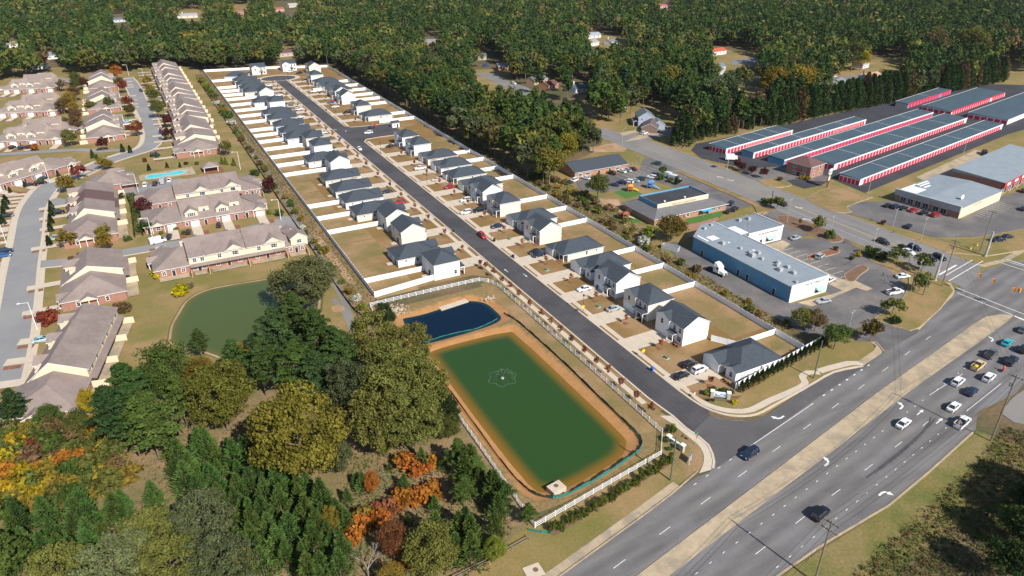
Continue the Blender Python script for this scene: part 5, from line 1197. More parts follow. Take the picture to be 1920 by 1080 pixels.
for k, p, h_, c, l in [('suv', (650, 213), 180, 'black', 'dark SUV with a pale roof in a far right-hand drive'), ('sedan', (629, 202), 180, 'white', 'white sedan beside the dark SUV in the far row'), ('sedan', (620, 194), 180, 'blue', 'blue and white sedan next to the red car in the far row'),
    ('sedan', (628, 190), 180, 'red', 'red car hidden in shade between two far houses'), ('van', (590, 173), 180, 'white', 'white van in a far right-hand drive'), ('van', (597, 172), 180, 'white', 'second white van close behind another in a far drive'),
    ('sedan', (606, 251), 0, 'white', 'white sedan at the front of a far left ranch house'), ('suv', (560, 207), 0, 'white', 'white SUV, larger of two in the far left drives'), ('sedan', (564, 221), 0, 'white', 'white sedan low behind a far left roof'),
    ('sedan', (543, 199), 0, 'grey', 'grey sedan with white bonnet in the far left row'), ('sedan', (524, 180), 0, 'white', 'white sedan nearest the turnaround on the left'), ('suv', (543, 136), 180, 'white', 'white SUV in front of the white house behind the turnaround'),
    ('suv', (561, 138), 180, 'black', 'black SUV in shade by the turnaround house'), ('sedan', (505, 162), 0, 'white', 'white sedan beside the turnaround on the left')]:
    car(k, p, h_, c, l, NS, False)
ES = 'cars of the townhouse estate'
for k, p, h_, c, l in [('van', (297, 456), 14, 'white', 'white and purple work van parked below a lamp post'), ('sedan', (318, 446), 80, 'navy', 'dark blue car in front of an open garage'), ('sedan', (354, 437), 80, 'black', 'black car on the drive with a hedge strip'),
    ('sedan', (411, 424), 80, 'black', 'black car beside the white garage door'), ('sedan', (80, 640), 5, 'lightblue', 'vintage pale blue sedan by the red shrub'), ('suv', (110, 401), 3, 'black', 'dark SUV beside a row of small evergreens'),
    ('pickup', (106, 450), 185, 'silver', 'silver pickup truck on an estate drive'), ('suv', (11, 474), 0, 'navy', 'dark blue car at the left edge, farther of a pair'), ('sedan', (8, 482), 0, 'blue', 'blue car at the left edge, nearer of a pair'),
    ('sedan', (14, 407), 0, 'navy', 'dark car behind evergreens at the left edge'), ('suv', (77, 346), 20, 'black', 'black SUV in front of the townhouse with a lamp'), ('sedan', (57, 349), 20, 'black', 'black sedan beside the black SUV by the bend'), ('sedan', (82, 337), 20, 'navy', 'dark car behind the black SUV by the bend'),
    ('sedan', (147, 314), 20, 'navy', 'dark blue car by the white garage at the end townhouse'), ('suv', (273, 349), 80, 'white', 'white SUV in the pool parking, first from the clubhouse'), ('suv', (291, 347), 80, 'navy', 'dark SUV in the pool parking, second from the clubhouse'),
    ('van', (306, 343), 80, 'silver', 'silver van in the pool parking'), ('sedan', (318, 340), 80, 'white', 'white car in the pool parking, last in line')]:
    car(k, p, h_, c, l, ES)
for k, p, h_, c, l in [('suv', (265, 172), -80, 'navy', 'dark blue SUV driving on the far estate road'), ('sedan', (295, 206), 0, 'blue', 'blue car parked under a round far tree'), ('sedan', (306, 250), 0, 'blue', 'blue and white car on a far estate drive'), ('sedan', (326, 247), 0, 'red', 'red car on a far estate drive'),
    ('sedan', (240, 229), 0, 'lightblue', 'pale blue car, farther of two by a red shrub'), ('sedan', (238, 235), 0, 'white', 'white car, nearer of two by a red shrub'), ('suv', (291, 293), 0, 'black', 'black SUV in shade by the far porch'), ('suv', (24, 279), 70, 'black', 'black SUV by the far left garages'),
    ('suv', (41, 279), 70, 'navy', 'dark blue SUV by the far left garages'), ('suv', (55, 278), 70, 'black', 'black SUV beside an orange shrub at the far left')]:
    car(k, p, h_, c, l, ES, False)
DC = 'cars at the day care and brick building'
for i, (k, p, h_, c, l) in enumerate([('sedan', (1166, 323), 100, 'white', 'white car, first from the shaded one at the brick building'), ('sedan', (1176, 321), 100, 'silver', 'silver car between the white and maroon cars'), ('sedan', (1186, 319), 100, 'maroon', 'maroon car in front of the brick building'),
    ('suv', (1231, 309), 120, 'green', 'dark green SUV alone at the road end of the bays'), ('suv', (1146, 327), 100, 'black', 'black SUV behind the tall tree by the brick building'), ('sedan', (1098, 336), 110, 'white', 'white car left of the tall tree'), ('suv', (1076, 341), 200, 'white', 'white SUV at the left end of the lot'),
    ('sedan', (1067, 345), 200, 'navy', 'dark car at the left end of the lot'), ('sedan', (1151, 349), 120, 'navy', 'dark car, first of the playground row from the tree'), ('suv', (1165, 345), 120, 'navy', 'dark SUV, second of the playground row from the tree'), ('suv', (1178, 343), 120, 'white', 'white SUV, third of the playground row from the tree'),
    ('sedan', (1189, 341), 120, 'silver', 'silver car, fourth of the playground row from the tree'), ('suv', (1200, 338), 120, 'green', 'dark green SUV, fifth of the playground row from the tree'), ('suv', (1222, 335), 120, 'white', 'white SUV at the road end of the playground row'),
    ('van', (1254, 333), -75, 'white', 'white van, farther of the pair by the day care'), ('van', (1264, 338), -75, 'white', 'white van, nearer of the pair by the day care'), ('suv', (1370, 384), 30, 'navy', 'dark blue SUV at the corner of the day care'), ('suv', (1377, 395), 20, 'black', 'black SUV beside the kerb by the blue strip mall'), ('sedan', (1366, 399), 20, 'black', 'black sedan beside the red-railed ramp')]):
    car(k, p, h_, c, l, DC)
VL = 'cars in the strip mall lot'
for k, p, h_, c, l in [('sedan', (1491, 449), 5, 'silver', 'silver car by the white wing of the strip mall'), ('suv', (1537, 484), 15, 'silver', 'silver SUV beside the red planting bed'), ('sedan', (1556, 528), 10, 'white', 'white car behind the strip mall corner'), ('sedan', (1692, 521), -15, 'white', 'white sedan parked under the shady roadside trees'),
    ('sedan', (1543, 568), 170, 'silver', 'silver sedan by the walk in front of the tobacco store'), ('pickup', (1677, 551), -10, 'white', 'white pickup truck parked in the lot by the highway'), ('suv', (1353, 450), 85, 'blue', 'blue van in the shade behind the strip mall')]:
    car(k, p, h_, c, l, VL)
DL = 'cars at the discount store'
for k, p, h_, c, l in [('sedan', (1665, 388), 0, 'black', 'black sedan farthest along the discount store front'), ('suv', (1679, 391), 0, 'navy', 'dark SUV, second along the discount store front'), ('sedan', (1693, 393), 0, 'black', 'dark sedan beside the nearer red car of the discount store'), ('sedan', (1712, 397), 0, 'red', 'red car, farther of two at the discount store'),
    ('sedan', (1731, 402), 0, 'black', 'black sedan between the two red cars'), ('suv', (1753, 406), 0, 'red', 'red SUV, nearer of two red ones at the discount store'), ('sedan', (1703, 427), 20, 'black', 'black sedan alone in the discount store lot'), ('pickup', (1870, 453), -15, 'navy', 'dark pickup truck by the verge near the signal'),
    ('sedan', (1888, 447), -15, 'black', 'black sedan beside the dark pickup truck near the signal'), ('sedan', (1917, 394), 20, 'black', 'black sedan at the right edge below the red store'), ('sedan', (1917, 360), 20, 'black', 'black sedan at the right edge in front of the red store')]:
    car(k, p, h_, c, l, DL, p[1] > 385)
for k, p, h_, c, l in [('suv', (1208, 252), 10, 'white', 'white SUV in the drive of the blue house'), ('pickup', (1229, 248), 10, 'white', 'white pickup truck in the drive of the blue house'), ('pickup', (911, 124), 20, 'blue', 'blue pickup truck in a wooded drive'), ('suv', (963, 158), -80, 'white', 'white SUV on the wooded street behind'), ('sedan', (1564, 145), 0, 'white', 'white car on the street beyond the conifers, left one'), ('sedan', (1616, 142), 0, 'white', 'white car on the street beyond the conifers, right one'), ('suv', (1390, 177), 0, 'black', 'black SUV by the tan house')]:
    car(k, p, h_, c, l, 'cars in the back neighbourhood', False)
# semi tractor
sm = thing('semi_truck', 'white semi tractor parked in the alley behind the strip mall', 'truck', (*at(1345, 514), .14), -PI / 2 + .12)
b = MB(); b.box(-1.0, -1.2, .9, 1.2, 1.2, 3.0); b.add([(-1.0, -1.15, 3.0), (1.0, -1.15, 3.0), (1.0, 1.15, 3.0), (-1.0, 1.15, 3.0), (-.9, -1, 4.0), (.1, -1, 3.9), (.1, 1, 3.9), (-.9, 1, 4.0)], [(0, 1, 5, 4), (1, 2, 6, 5), (2, 3, 7, 6), (3, 0, 4, 7), (4, 5, 6, 7)]); b.build('cab', M['trim'], sm)
b = MB(); b.add([(1.2, -1.0, .8), (3.2, -.85, .8), (3.2, .85, .8), (1.2, 1.0, .8), (1.2, -1.0, 1.95), (3.1, -.75, 1.6), (3.1, .75, 1.6), (1.2, 1.0, 1.95)], [(0, 1, 5, 4), (1, 2, 6, 5), (2, 3, 7, 6), (4, 5, 6, 7)]); b.build('bonnet', M['trim'], sm)
b = MB(); b.poly([(1.22, -1.0, 2.0), (1.22, 1.0, 2.0), (1.1, .9, 2.9), (1.1, -.9, 2.9)]); b.poly([(.2, -1.22, 2), (1.0, -1.22, 2), (1, -1.22, 2.8), (.2, -1.22, 2.8)]); b.build('windscreen', M['glass'], sm)
b = MB(); b.box(3.12, -.5, .9, 3.24, .5, 1.5); b.build('grille', M['darkmetal'], sm); b = MB(); b.box(-4, -.5, .8, -1, .5, 1.05); b.build('frame', M['darkmetal'], sm)
b = MB(); b.tube((0, -.15, 0), (0, .15, 0), .5, n=12); wme = b.mesh('wheel', M['tyre'])
for x in (2.4, -2.2, -3.4):
    for y in (-1, 1): place(wme, 'wheel', sm, (x, y, .5))
bt = thing('box_truck', 'white box truck by the fence of the storage yard', 'truck', (*at(1371, 301), .14), -.6)
b = MB(); b.box(-3, -1.1, .7, 1.2, 1.1, 3.0); b.build('box', M['trim'], bt); b = MB(); b.box(1.3, -1, .5, 2.6, 1, 2.1); b.build('cab', M['trim'], bt); b = MB(); b.box(2.0, -.9, 1.3, 2.63, .9, 2.0); b.build('windscreen', M['glass'], bt)
for x in (-2, 2):
    for y in (-1, 1): place(wme, 'wheel', bt, (x, y, .5))

# ------------------------------------------------------------ poles, lamps, wires, signals
def utilpole(label, base, h, arms=1, lean=(0, 0), m='wood', xf=False):
    p = at(*base) if len(base) == 2 else base[:2]
    t = thing('utility_pole', label, 'utility pole', (p[0], p[1], 0), H10, 'utility poles'); b = MB(); b.tube((0, 0, 0), (lean[0], lean[1], h), .19, .13, 8); b.build('pole', M[m], t)
    for i in range(arms): b = MB(); z = h - .7 - 1.6 * i; b.box(-.07, -1.4, z, .07, 1.4, z + .14); [b.tube((0, y, z + .14), (0, y, z + .35), .05, n=6) for y in (-1.3, -.5, .5, 1.3)]; b.build('crossarm', M['wood'], t)
    if xf: b = MB(); b.tube((.1, .45, h - 3.2), (.1, .45, h - 2.2), .28, n=10); b.build('transformer', M['graymetal'], t)
    return Vector((p[0] + lean[0], p[1] + lean[1], h))
u1 = utilpole('treated pole behind the row of round bushes by the highway', (1257, 901), 11.4, 0, m='treated')
u2 = utilpole('tall grey utility pole with crossarm by the gravel entrance', (1857.5, 827), 17.5, 1, xf=True)
u3 = utilpole('utility pole with two crossarms at the bottom edge of the photo', (1527, 1092), 14.5, 2)
u4 = utilpole('treated pole in the notch of the new sidewalk', (1525.6, 709.4), 11.0, 0, m='treated')
u5 = utilpole('leaning utility pole at the near corner of the crossing', (1765.6, 537.5), 16, 2, m='wood', xf=True)
u6 = utilpole('utility pole on the grass corner by the discount store', (1837, 473), 15.5, 1)
utilpole('short grey pole left of the corner trees', (1707, 548), 7, 0); utilpole('short treated pole in front of the corner trees', (1730, 555), 7, 0, m='treated')
utilpole('dark pole beside the shrubs at the day care exit', (1444, 391), 7.5, 0, m='darkmetal')
for x, y, l in ((614, 122, 'bare grey pole behind the turnaround houses, right one'), (591, 120, 'bare grey pole behind the turnaround houses, left one'), (1890, 95, 'pale pole among the far right trees')): utilpole(l, (x, y), 17, 0)
def wire(label, a, b, sag=1.0, off=0.0):
    a, b = Vector(a), Vector(b); n = Vector((-(b - a).y, (b - a).x, 0)).normalized() * off; mb = MB(); pr = None
    for i in range(13):
        t = i / 12; p = a.lerp(b, t) + n - Vector((0, 0, 4 * sag * t * (1 - t)))
        if pr is not None: mb.tube(pr, p, .028, n=3, cap=False)
        pr = p
    return tag(mb.build('overhead_wire', M['darkmetal']), label, 'wire', 'overhead wires')
for k, o_ in enumerate((-1.3, -.5, .5, 1.3)): wire('overhead wire between the crossarms beside the near lanes', u3 - Vector((0, 0, .3)), u2 - Vector((0, 0, .3)), 1.6, o_); wire('overhead wire running off the bottom of the photo', u3 - Vector((0, 0, .3)), (20, 36, 14), 1.6, o_)
for o_ in (-.6, .6): wire('overhead wire crossing the highway from the grey pole', u2 - Vector((0, 0, .3)), u5 - Vector((0, 0, .3)), 1.2, o_); wire('overhead wire crossing the side road mouth', u5, u6, 1.0, o_); wire('overhead wire leaving along the highway to the right', u2, (260, 76, 17), 1.5, o_)
wire('overhead wire between the treated pole and the crossing', u4, u5, 1.2)
def lamp(label, base, h, arm=2.4, ang=0.0, m='trim', double=False, group='estate street lamps'):
    p = at(*base); t = thing('street_lamp', label, 'street lamp', (p[0], p[1], 0), ang, group); b = MB(); b.tube((0, 0, 0), (0, 0, h), .11, .07, 8); b.build('pole', M[m], t)
    for s in ((1, -1) if double else (1,)):
        b = MB(); b.tube((0, 0, h - .1), (s * arm, 0, h + .15), .05, n=6); b.build('arm', M[m], t); b = MB(); b.box(s * arm - .35, -.16, h + .05, s * arm + .35, .16, h + .22, bottom=True); b.build('lamp_head', M[m], t)
for bx, l in (((94, 344), 'white estate lamp in front of the bend townhouses'), ((12, 456), 'white estate lamp at the left edge'), ((287, 450), 'white estate lamp behind the purple van'), ((260, 362), 'white estate lamp beside the pool parking'), ((527, 413), 'white estate lamp by the parking pad'), ((70, 617), 'white estate lamp beside the red shrub'),
              ((242, 143), 'white estate lamp at the far road end, left'), ((271, 151), 'white estate lamp at the far road end, right'), ((451, 318), 'white estate lamp behind the pool pavilion')):
    lamp(l, bx, 8.5, 2.2, PI)
for i, bx in enumerate(((1093, 587), (921, 452), (801, 349), (714, 289), (631, 226), (581, 186), (541, 151))):
    p = at(*bx); t = thing('street_lamp', 'thin black street lamp, %s from the highway along the new street' % ORD[i], 'street lamp', (p[0], p[1], 0), 0, 'black lamps of the new street'); b = MB(); b.tube((0, 0, 0), (0, 0, 5.6), .07, .05, 6); b.build('pole', M['darkmetal'], t); b = MB(); b.prism([(-.2, -.2), (.2, -.2), (.2, .2), (-.2, .2)], 5.6, 6.1); b.build('lantern', M['darkmetal'], t)
for bx, h, l in (((1700, 504), 8.5, 'twin-headed lot lamp by the side road trees'), ((1726, 452), 8.5, 'grey lot lamp on the verge of the discount store'), ((1715, 537), 8.5, 'grey lot lamp among the corner trees'), ((1475, 419), 9.5, 'grey lot lamp at the top of the planted island'), ((1556, 440), 7, 'grey lot lamp behind the round green shrub'), ((1674, 426), 7, 'grey lot lamp in the discount store lot'), ((1627, 365), 8, 'grey lamp at the corner of the storage yard'), ((1588, 630), 7.5, 'grey T-shaped lot lamp beside the round tree'), ((1634, 473), 8.5, 'twin-headed lot lamp in the clipped hedge'), ((1806, 290), 7, 'thin lamp on the verge behind the storage yard')):
    lamp(l, bx, h, .8, .3, 'graymetal', True, 'parking lot lamps')
lamp('tall cobra-head lamp by the side road', (1166, 275), 9, 2.5, .4, 'graymetal', group='roadside lamps')
sp = []
for bx, h, l in (((1752.5, 527), 9.2, 'thick grey signal pole beside the corner trees'), ((1847, 481), 9.2, 'thick grey signal pole on the grass corner')):
    p = at(*bx); t = thing('signal_pole', l, 'signal pole', (p[0], p[1], 0), 0, 'traffic signal poles'); b = MB(); b.tube((0, 0, 0), (0, 0, h), .42, .3, 12); b.build('pole', M['graymetal'], t); b = MB(); b.tube((0, 0, 0), (0, 0, .3), .7, .7, 8); b.build('footing', M['oldconcrete'], t); sp.append(Vector((p[0], p[1], h - .5)))
    b = MB(); b.box(.4, -.2, 3.0, .75, .2, 3.9, bottom=True); o = b.build('walk_signal', M['plain'], t); o.color = (.75, .3, .03, 1)
far1, far2 = Vector((262, 108, 8.7)), Vector((240, 78, 8.7))
wire('span wire over the crossing, side road mouth', sp[0], far2, .8); wire('span wire over the crossing, far side', sp[1], far1, .8); wire('span wire across the side road', sp[0], sp[1], .8)
for i, (x, y) in enumerate(((1836, 517), (1862, 527), (1900, 544), (1911, 545))):
    p = at(x, y, 6.5); t = thing('traffic_signal', '%s hanging traffic signal from the left over the crossing' % ORD[i], 'traffic light', (p[0], p[1], 6.0), .4 + 1.2 * (i > 2), 'orange traffic signals')
    b = MB(); b.box(-.3, -.28, 0, .3, .28, 1.3, bottom=True); o = b.build('housing', M['plain'], t); o.color = (.8, .3, .03, 1); b = MB(); [b.tube((0, -.28, .25 + .4 * k), (0, -.5, .25 + .4 * k), .16, n=8) for k in range(3)]; b.build('visor', M['darkmetal'], t); b = MB(); b.tube((0, 0, 1.3), (0, 0, 2.0), .03); b.build('hanger', M['darkmetal'], t)
for x, y, l in ((1831, 462, 'orange marker barrel by the utility pole on the grass corner'), (1819, 468, 'orange marker drum left of the barrel on the grass corner')):
    p = at(x, y); t = thing('traffic_drum', l, 'traffic drum', (p[0], p[1], 0)); b = MB(); b.tube((0, 0, 0), (0, 0, 1.1), .32, .25, 10); o = b.build('drum', M['plain'], t); o.color = (.8, .3, .02, 1); b = MB(); b.tube((0, 0, .4), (0, 0, .58), .305, .29, 10); b.build('stripe', M['trim'], t)
# ------------------------------------------------------------ signs and small things
def monument(label, base, ang, txt=True):
    p = at(*base); t = thing('entrance_sign', label, 'sign', (p[0], p[1], 0), ang, 'subdivision entrance signs')
    for s in (-1, 1):
        b = MB(); b.box(s * 1.9 - .38, -.38, 0, s * 1.9 + .38, .38, 1.75); o = b.build('pillar', M['rock'], t); b = MB(); b.box(s * 1.9 - .5, -.5, 1.75, s * 1.9 + .5, .5, 1.95, bottom=True); b.build('pillar_cap', M['trim'], t)
    b = MB(); b.box(-1.52, -.12, .35, 1.52, .12, 1.45, bottom=True); b.build('sign_panel', M['trim'], t); b = MB(); b.box(-1.52, -.2, 1.45, 1.52, .2, 1.6, bottom=True); b.build('top_rail', M['trim'], t)
    b = MB(); b.box(-1.3, -.15, .5, 1.3, -.12, 1.2); o = b.build('blue_band', M['plain'], t); o.color = (.12, .3, .55, 1)
    b = MB(); b.sphere((-.5, -.16, 1.05), .45, .02, .22, 8, 4); b.sphere((.4, -.16, .75), .6, .02, .14, 8, 4); b.build('emblem', M['trim'], t)
monument('stone-pillared entrance sign with a blue panel before the corner house', (1350, 746), math.radians(-40)); monument('stone-pillared entrance sign seen end-on beside the rail fence corner', (1266, 838), math.radians(100))
def post_sign(label, base, h, w, hh, col, ang, name='sign', two=False, z0=None):
    p = at(*base); t = thing(name, label, 'sign', (p[0], p[1], 0), ang); b = MB()
    for s in ((-w / 2, w / 2) if two else (0,)): b.tube((s, 0.05, 0), (s, 0.05, h), .05, n=6)
    b.build('post', M['trim'] if two else M['graymetal'], t); b = MB(); b.box(-w / 2, -.03, h - hh, w / 2, .03, h, bottom=True); o = b.build('panel', M['plain'], t); o.color = (*col, 1); return t
s_ = post_sign('dark blue sales sign on white posts at the street corner', (1294, 867), 2.3, 1.9, 1.7, (.03, .1, .2), math.radians(35), two=True)
for k in range(5): blk(s_, 'text_line', -.7, -.045, 2.0 - k * .3, .7 - .15 * (k % 3), -.03, 2.08 - k * .3, 'trim')
t = thing('street_sign', 'green street name sign with a red stop sign at the corner', 'sign', (*at(1304, 834), 0), .4); b = MB(); b.tube((0, 0, 0), (0, 0, 3.2), .04); b.build('post', M['graymetal'], t); b = MB(); b.box(-.5, -.02, 3.0, .5, .02, 3.22, bottom=True); b.box(-.02, -.5, 2.75, .02, .5, 2.97, bottom=True); o = b.build('name_plate', M['plain'], t); o.color = (.02, .3, .14, 1)
b = MB(); b.prism([(.38 * math.cos(PI / 8 + k * PI / 4), .38 * math.sin(PI / 8 + k * PI / 4)) for k in range(8)], -.02, .02); o = b.build('stop_plate', M['plain'], t, (0, -.08, 2.3)); o.color = (.5, .02, .02, 1); o.rotation_euler = (PI / 2, 0, 0)
def diamond(label, base, h):
    p = at(*base); t = thing('warning_sign', label, 'sign', (p[0], p[1], 0), math.radians(0), 'yellow warning signs'); b = MB(); b.tube((0, 0, 0), (0, 0, h), .04); b.build('post', M['graymetal'], t)
    b = MB(); s = .62; b.prism([(-s, 0), (0, -s), (s, 0), (0, s)], -.02, .02); o = b.build('panel', M['plain'], t, (0, -.06, h)); o.color = (.85, .55, .01, 1); o.rotation_euler = (PI / 2, 0, 0)
diamond('yellow diamond sign beside the walk by the white gabled house', (1205, 671), 2.2); diamond('yellow diamond sign below the black lamp by the beige house', (1092.5, 588.5), 2.4)
post_sign('small white and red notice sign by the new sidewalk', (1301, 746), 1.5, .8, .7, (.7, .55, .5), .3)
sg = thing('pylon_sign', 'tall storage pylon sign with a white panel over yellow and cream ones', 'sign', (*at(1550, 352), 0), math.radians(20))
for x in (-.9, .9): b = MB(); b.box(x - .15, -.15, 0, x + .15, .15, 6.2); o = b.build('post', M['plain'], sg); o.color = (.2, .06, .08, 1)
blk(sg, 'top_panel', -1.0, -.25, 6.0, 2.2, .25, 8.2, 'trim'); blk(sg, 'yellow_panel', -1.0, -.22, 5.3, 1.9, .22, 5.8, 'yellowpaint'); blk(sg, 'lower_panel', -1.0, -.22, 3.3, 1.4, .22, 4.9, 'cream'); text('Rent', sg, (.6, -.27, 6.6), (PI / 2, 0, 0), 1.2, 'letters')
sg = thing('pylon_sign', 'white box sign on a pole outside the storage fence', 'sign', (*at(1363, 320), 0), .2); b = MB(); b.tube((0, 0, 0), (0, 0, 6), .12); b.build('post', M['graymetal'], sg); blk(sg, 'panel', -1.6, -.2, 5.6, 1.6, .2, 7.4, 'trim')
def bin_(label, base, col):
    p = at(*base); t = thing('wheelie_bin', label, 'bin', (p[0], p[1], .1), .2); b = MB(); b.add([(-.25, -.3, 0), (.25, -.3, 0), (.25, .3, 0), (-.25, .3, 0), (-.32, -.38, 1.05), (.32, -.38, 1.05), (.32, .38, 1.05), (-.32, .38, 1.05)], [(0, 1, 5, 4), (1, 2, 6, 5), (2, 3, 7, 6), (3, 0, 4, 7)]); o = b.build('body', M['plain'], t); o.color = (*col, 1)
    b = MB(); b.add([(-.35, -.42, 1.05), (.35, -.42, 1.05), (.35, .42, 1.05), (-.35, .42, 1.05), (-.3, -.3, 1.15), (.3, -.3, 1.15), (.3, .36, 1.15), (-.3, .36, 1.15)], [(0, 1, 5, 4), (1, 2, 6, 5), (2, 3, 7, 6), (3, 0, 4, 7), (4, 5, 6, 7)]); o = b.build('lid', M['plain'], t); o.color = (*col, 1)
for bx, c, l in (((1222, 696), (.02, .12, .5), 'bright blue bin on the kerb of the new street'), ((851, 436), (.02, .06, .05), 'dark green bin across from the red car'), ((640, 261), (.02, .12, .5), 'blue bin by the far kerb near the side street'), ((962, 484), (.03, .03, .03), 'black bin on the kerb beside the dark cars'), ((927, 453), (.03, .03, .03), 'black bin beside the street lamp'), ((1120, 541), (.02, .08, .4), 'blue bin beside the grey gabled house'), ((612, 208), (.03, .03, .03), 'black bin on the far kerb')): bin_(l, bx, c)
for i, (x, y) in enumerate(((1122, 576), (1250, 672), (1025, 507), (955, 449))):
    p = at(x, y); t = thing('utility_box', '%s green utility box from the highway end in the front lawns' % ORD[i], 'utility box', (p[0], p[1], 0), .2, 'green utility boxes'); b = MB(); b.box(-.5, -.4, 0, .5, .4, .7); o = b.build('cabinet', M['plain'], t); o.color = (.12, .2, .12, 1); b = MB(); b.box(-.7, -.6, 0, .7, .6, .08); b.build('pad', M['concrete'], t)
dr = thing('drain_box', 'concrete outlet box with an iron lid at the pond edge', 'drain', (*at(1043, 917), -.6), math.radians(8)); b = MB(); b.box(-1.6, -1.2, -.4, 1.6, 1.2, 1.3); b.build('box', M['concrete'], dr); b = MB(); b.tube((.1, .2, 1.3), (.1, .2, 1.34), .5, n=12); b.build('lid', M['mulch'], dr); b = MB(); b.box(-.5, -2.2, -.2, .4, -1.2, .5); b.build('spout', M['concrete'], dr)
b = MB(); b.prism([(p[0], p[1]) for p in [(-1.6, -1.2), (1.6, -1.4), (1.7, 1.3), (-1.4, 1.5)]], 0, .15); o = b.build('drain_box', M['concrete'], None, (*at(1000, 1072), 0)); tag(o, 'flat concrete drain slab with a round lid beside the lower sidewalk', 'drain'); b = MB(); b.tube((.5, .1, .15), (.5, .1, .18), .5, n=12); b.build('lid', M['mulch'], o)
fo = thing('fountain', 'white fountain spray in a lobed ring on the green pond', 'fountain', (*at(942, 709, -.7), -.68)); b = MB()
for k in range(6):
    a = k * PI / 3 + .3
    for da in (-.22, -.08, .06, .2):
        pr = None
        for i in range(8):
            s = i / 7; p = (3.2 * s * math.cos(a + da * s * 1.4), 3.2 * s * math.sin(a + da * s * 1.4), 2.4 * 4 * s * (1 - s) * .8 + .02)
            if pr: b.tube(pr, p, .014, n=3, cap=False)
            pr = p
b.build('spray', M['foam'], fo); b = MB(); rg = [(3.3 + .45 * math.cos(6 * a)) for a in np.linspace(0, 2 * PI, 49)]
for i in range(48):
    a0, a1 = 2 * PI * i / 48, 2 * PI * (i + 1) / 48; r0, r1 = rg[i], rg[i + 1]
    b.poly([(r0 * math.cos(a0), r0 * math.sin(a0), .01), ((r0 + .17) * math.cos(a0), (r0 + .17) * math.sin(a0), .01), ((r1 + .17) * math.cos(a1), (r1 + .17) * math.sin(a1), .01), (r1 * math.cos(a1), r1 * math.sin(a1), .01)])
b.build('foam_ring', M['foam'], fo); b = MB(); b.tube((0, 0, -.1), (0, 0, .25), .5, .35, 10); b.build('nozzle', M['graymetal'], fo)
b = MB()
for (px_, py_, n_) in ((735, 583, 170), (915, 560, 36)):
    c = at(px_, py_)
    for k in range(n_): x, y = c[0] + RND.gauss(0, 2.4 if n_ > 50 else 1.0), c[1] + RND.gauss(0, 1.7 if n_ > 50 else .8); s = RND.uniform(.18, .38); b.sphere((x, y, .05), s, s * RND.uniform(.6, 1), s * .6, 5, 3)
o = b.build('rip_rap', M['rock']); tag(o, 'pale rip-rap stones at the inlets of the dark pond', 'rocks', None, 'stuff')
b = MB(); b.box(0, -1.0, -.4, 9.5, 1.0, .05); o = b.build('headwall', M['concrete'], None, (66.2, 170.3, -.45)); o.rotation_euler = (0, 0, .13); tag(o, 'grey concrete apron along the far bank of the dark pond', 'concrete apron')
def playset(label, base, ang, c1, c2, c3, s=1.0):
    p = at(*base); t = thing('play_set', label, 'playground set', (p[0], p[1], .05), ang); t.scale = (s, s, s)
    for x in (-.9, .9):
        for y in (-.9, .9): b = MB(); b.box(x - .08, y - .08, 0, x + .08, y + .08, 2.4); o = b.build('post', M['plain'], t); o.color = (*c1, 1)
    b = MB(); b.box(-1, -1, 1.1, 1, 1, 1.25, bottom=True); o = b.build('deck', M['plain'], t); o.color = (*c1, 1)
    b = MB(); roof(b, -1, -1, 1, 1, 2.4, .6, 'x', 'hip', 'hip', .15); me_ = b.mesh('roof', [M['plain'], M['plain']]); o = place(me_, 'roof', t); o.color = (*c2, 1)
    b = MB(); b.add([(1, -.35, 1.2), (1, .35, 1.2), (3.4, .35, .15), (3.4, -.35, .15), (1, -.35, 1.5), (1, .35, 1.5), (3.4, .35, .4), (3.4, -.35, .4)], [(0, 1, 2, 3), (0, 3, 7, 4), (1, 2, 6, 5)]); o = b.build('slide', M['plain'], t); o.color = (*c3, 1)
playset('orange and yellow play set on bright green turf', (1181, 359), -.5, (.55, .12, .03), (.7, .3, .03), (.8, .5, .02), 1.1); playset('blue play set on brown grass behind the day care', (1219, 353), -.9, (.05, .2, .5), (.1, .25, .5), (.25, .45, .7), 1.2); playset('brown wooden play set on dark turf', (1172, 412), -.4, (.25, .12, .06), (.3, .1, .05), (.5, .4, .3), 1.1)
cn = thing('shade_canopy', 'sky blue shade canopy over the turf by the day care', 'canopy', (*at(1322, 404), 0), 0)
b = MB(); b.poly([(-2.6, -1.8, 2.5), (2.6, -1.8, 2.5), (2.6, 1.8, 2.7), (-2.6, 1.8, 2.7)]); o = b.build('fabric', M['plain'], cn); o.color = (.05, .35, .7, 1)
for x in (-2.5, 2.5):
    for y in (-1.7, 1.7): b = MB(); b.tube((x, y, 0), (x, y, 2.55), .05); b.build('post', M['graymetal'], cn)
ct = thing('skip_container', 'open rusty skip container at the end of the alley', 'skip', (*at(1257, 468), .1), math.radians(-62)); b = MB(); b.box(-3, -1.2, 0, 3, -1.1, 1.6); b.box(-3, 1.1, 0, 3, 1.2, 1.6); b.box(2.9, -1.1, 0, 3, 1.1, 1.6); b.box(-3, -1.1, 0, -2.9, 1.1, 1.6); b.build('side', M['graymetal'], ct); b = MB(); b.box(-2.9, -1.1, 0, 2.9, 1.1, .4); b.build('bed', M['brick'], ct)
dm = thing('dumpster', 'green-lidded dumpster in a pale enclosure beside the left lawns', 'dumpster', (*at(1068, 360), 0), 0); b = MB(); b.box(-1.2, -.8, 0, 1.2, .8, 1.2); b.build('body', M['rock'], dm); b = MB(); b.box(-1.25, .0, 1.2, 1.25, .85, 1.35); o = b.build('lid', M['plain'], dm); o.color = (.02, .3, .15, 1)
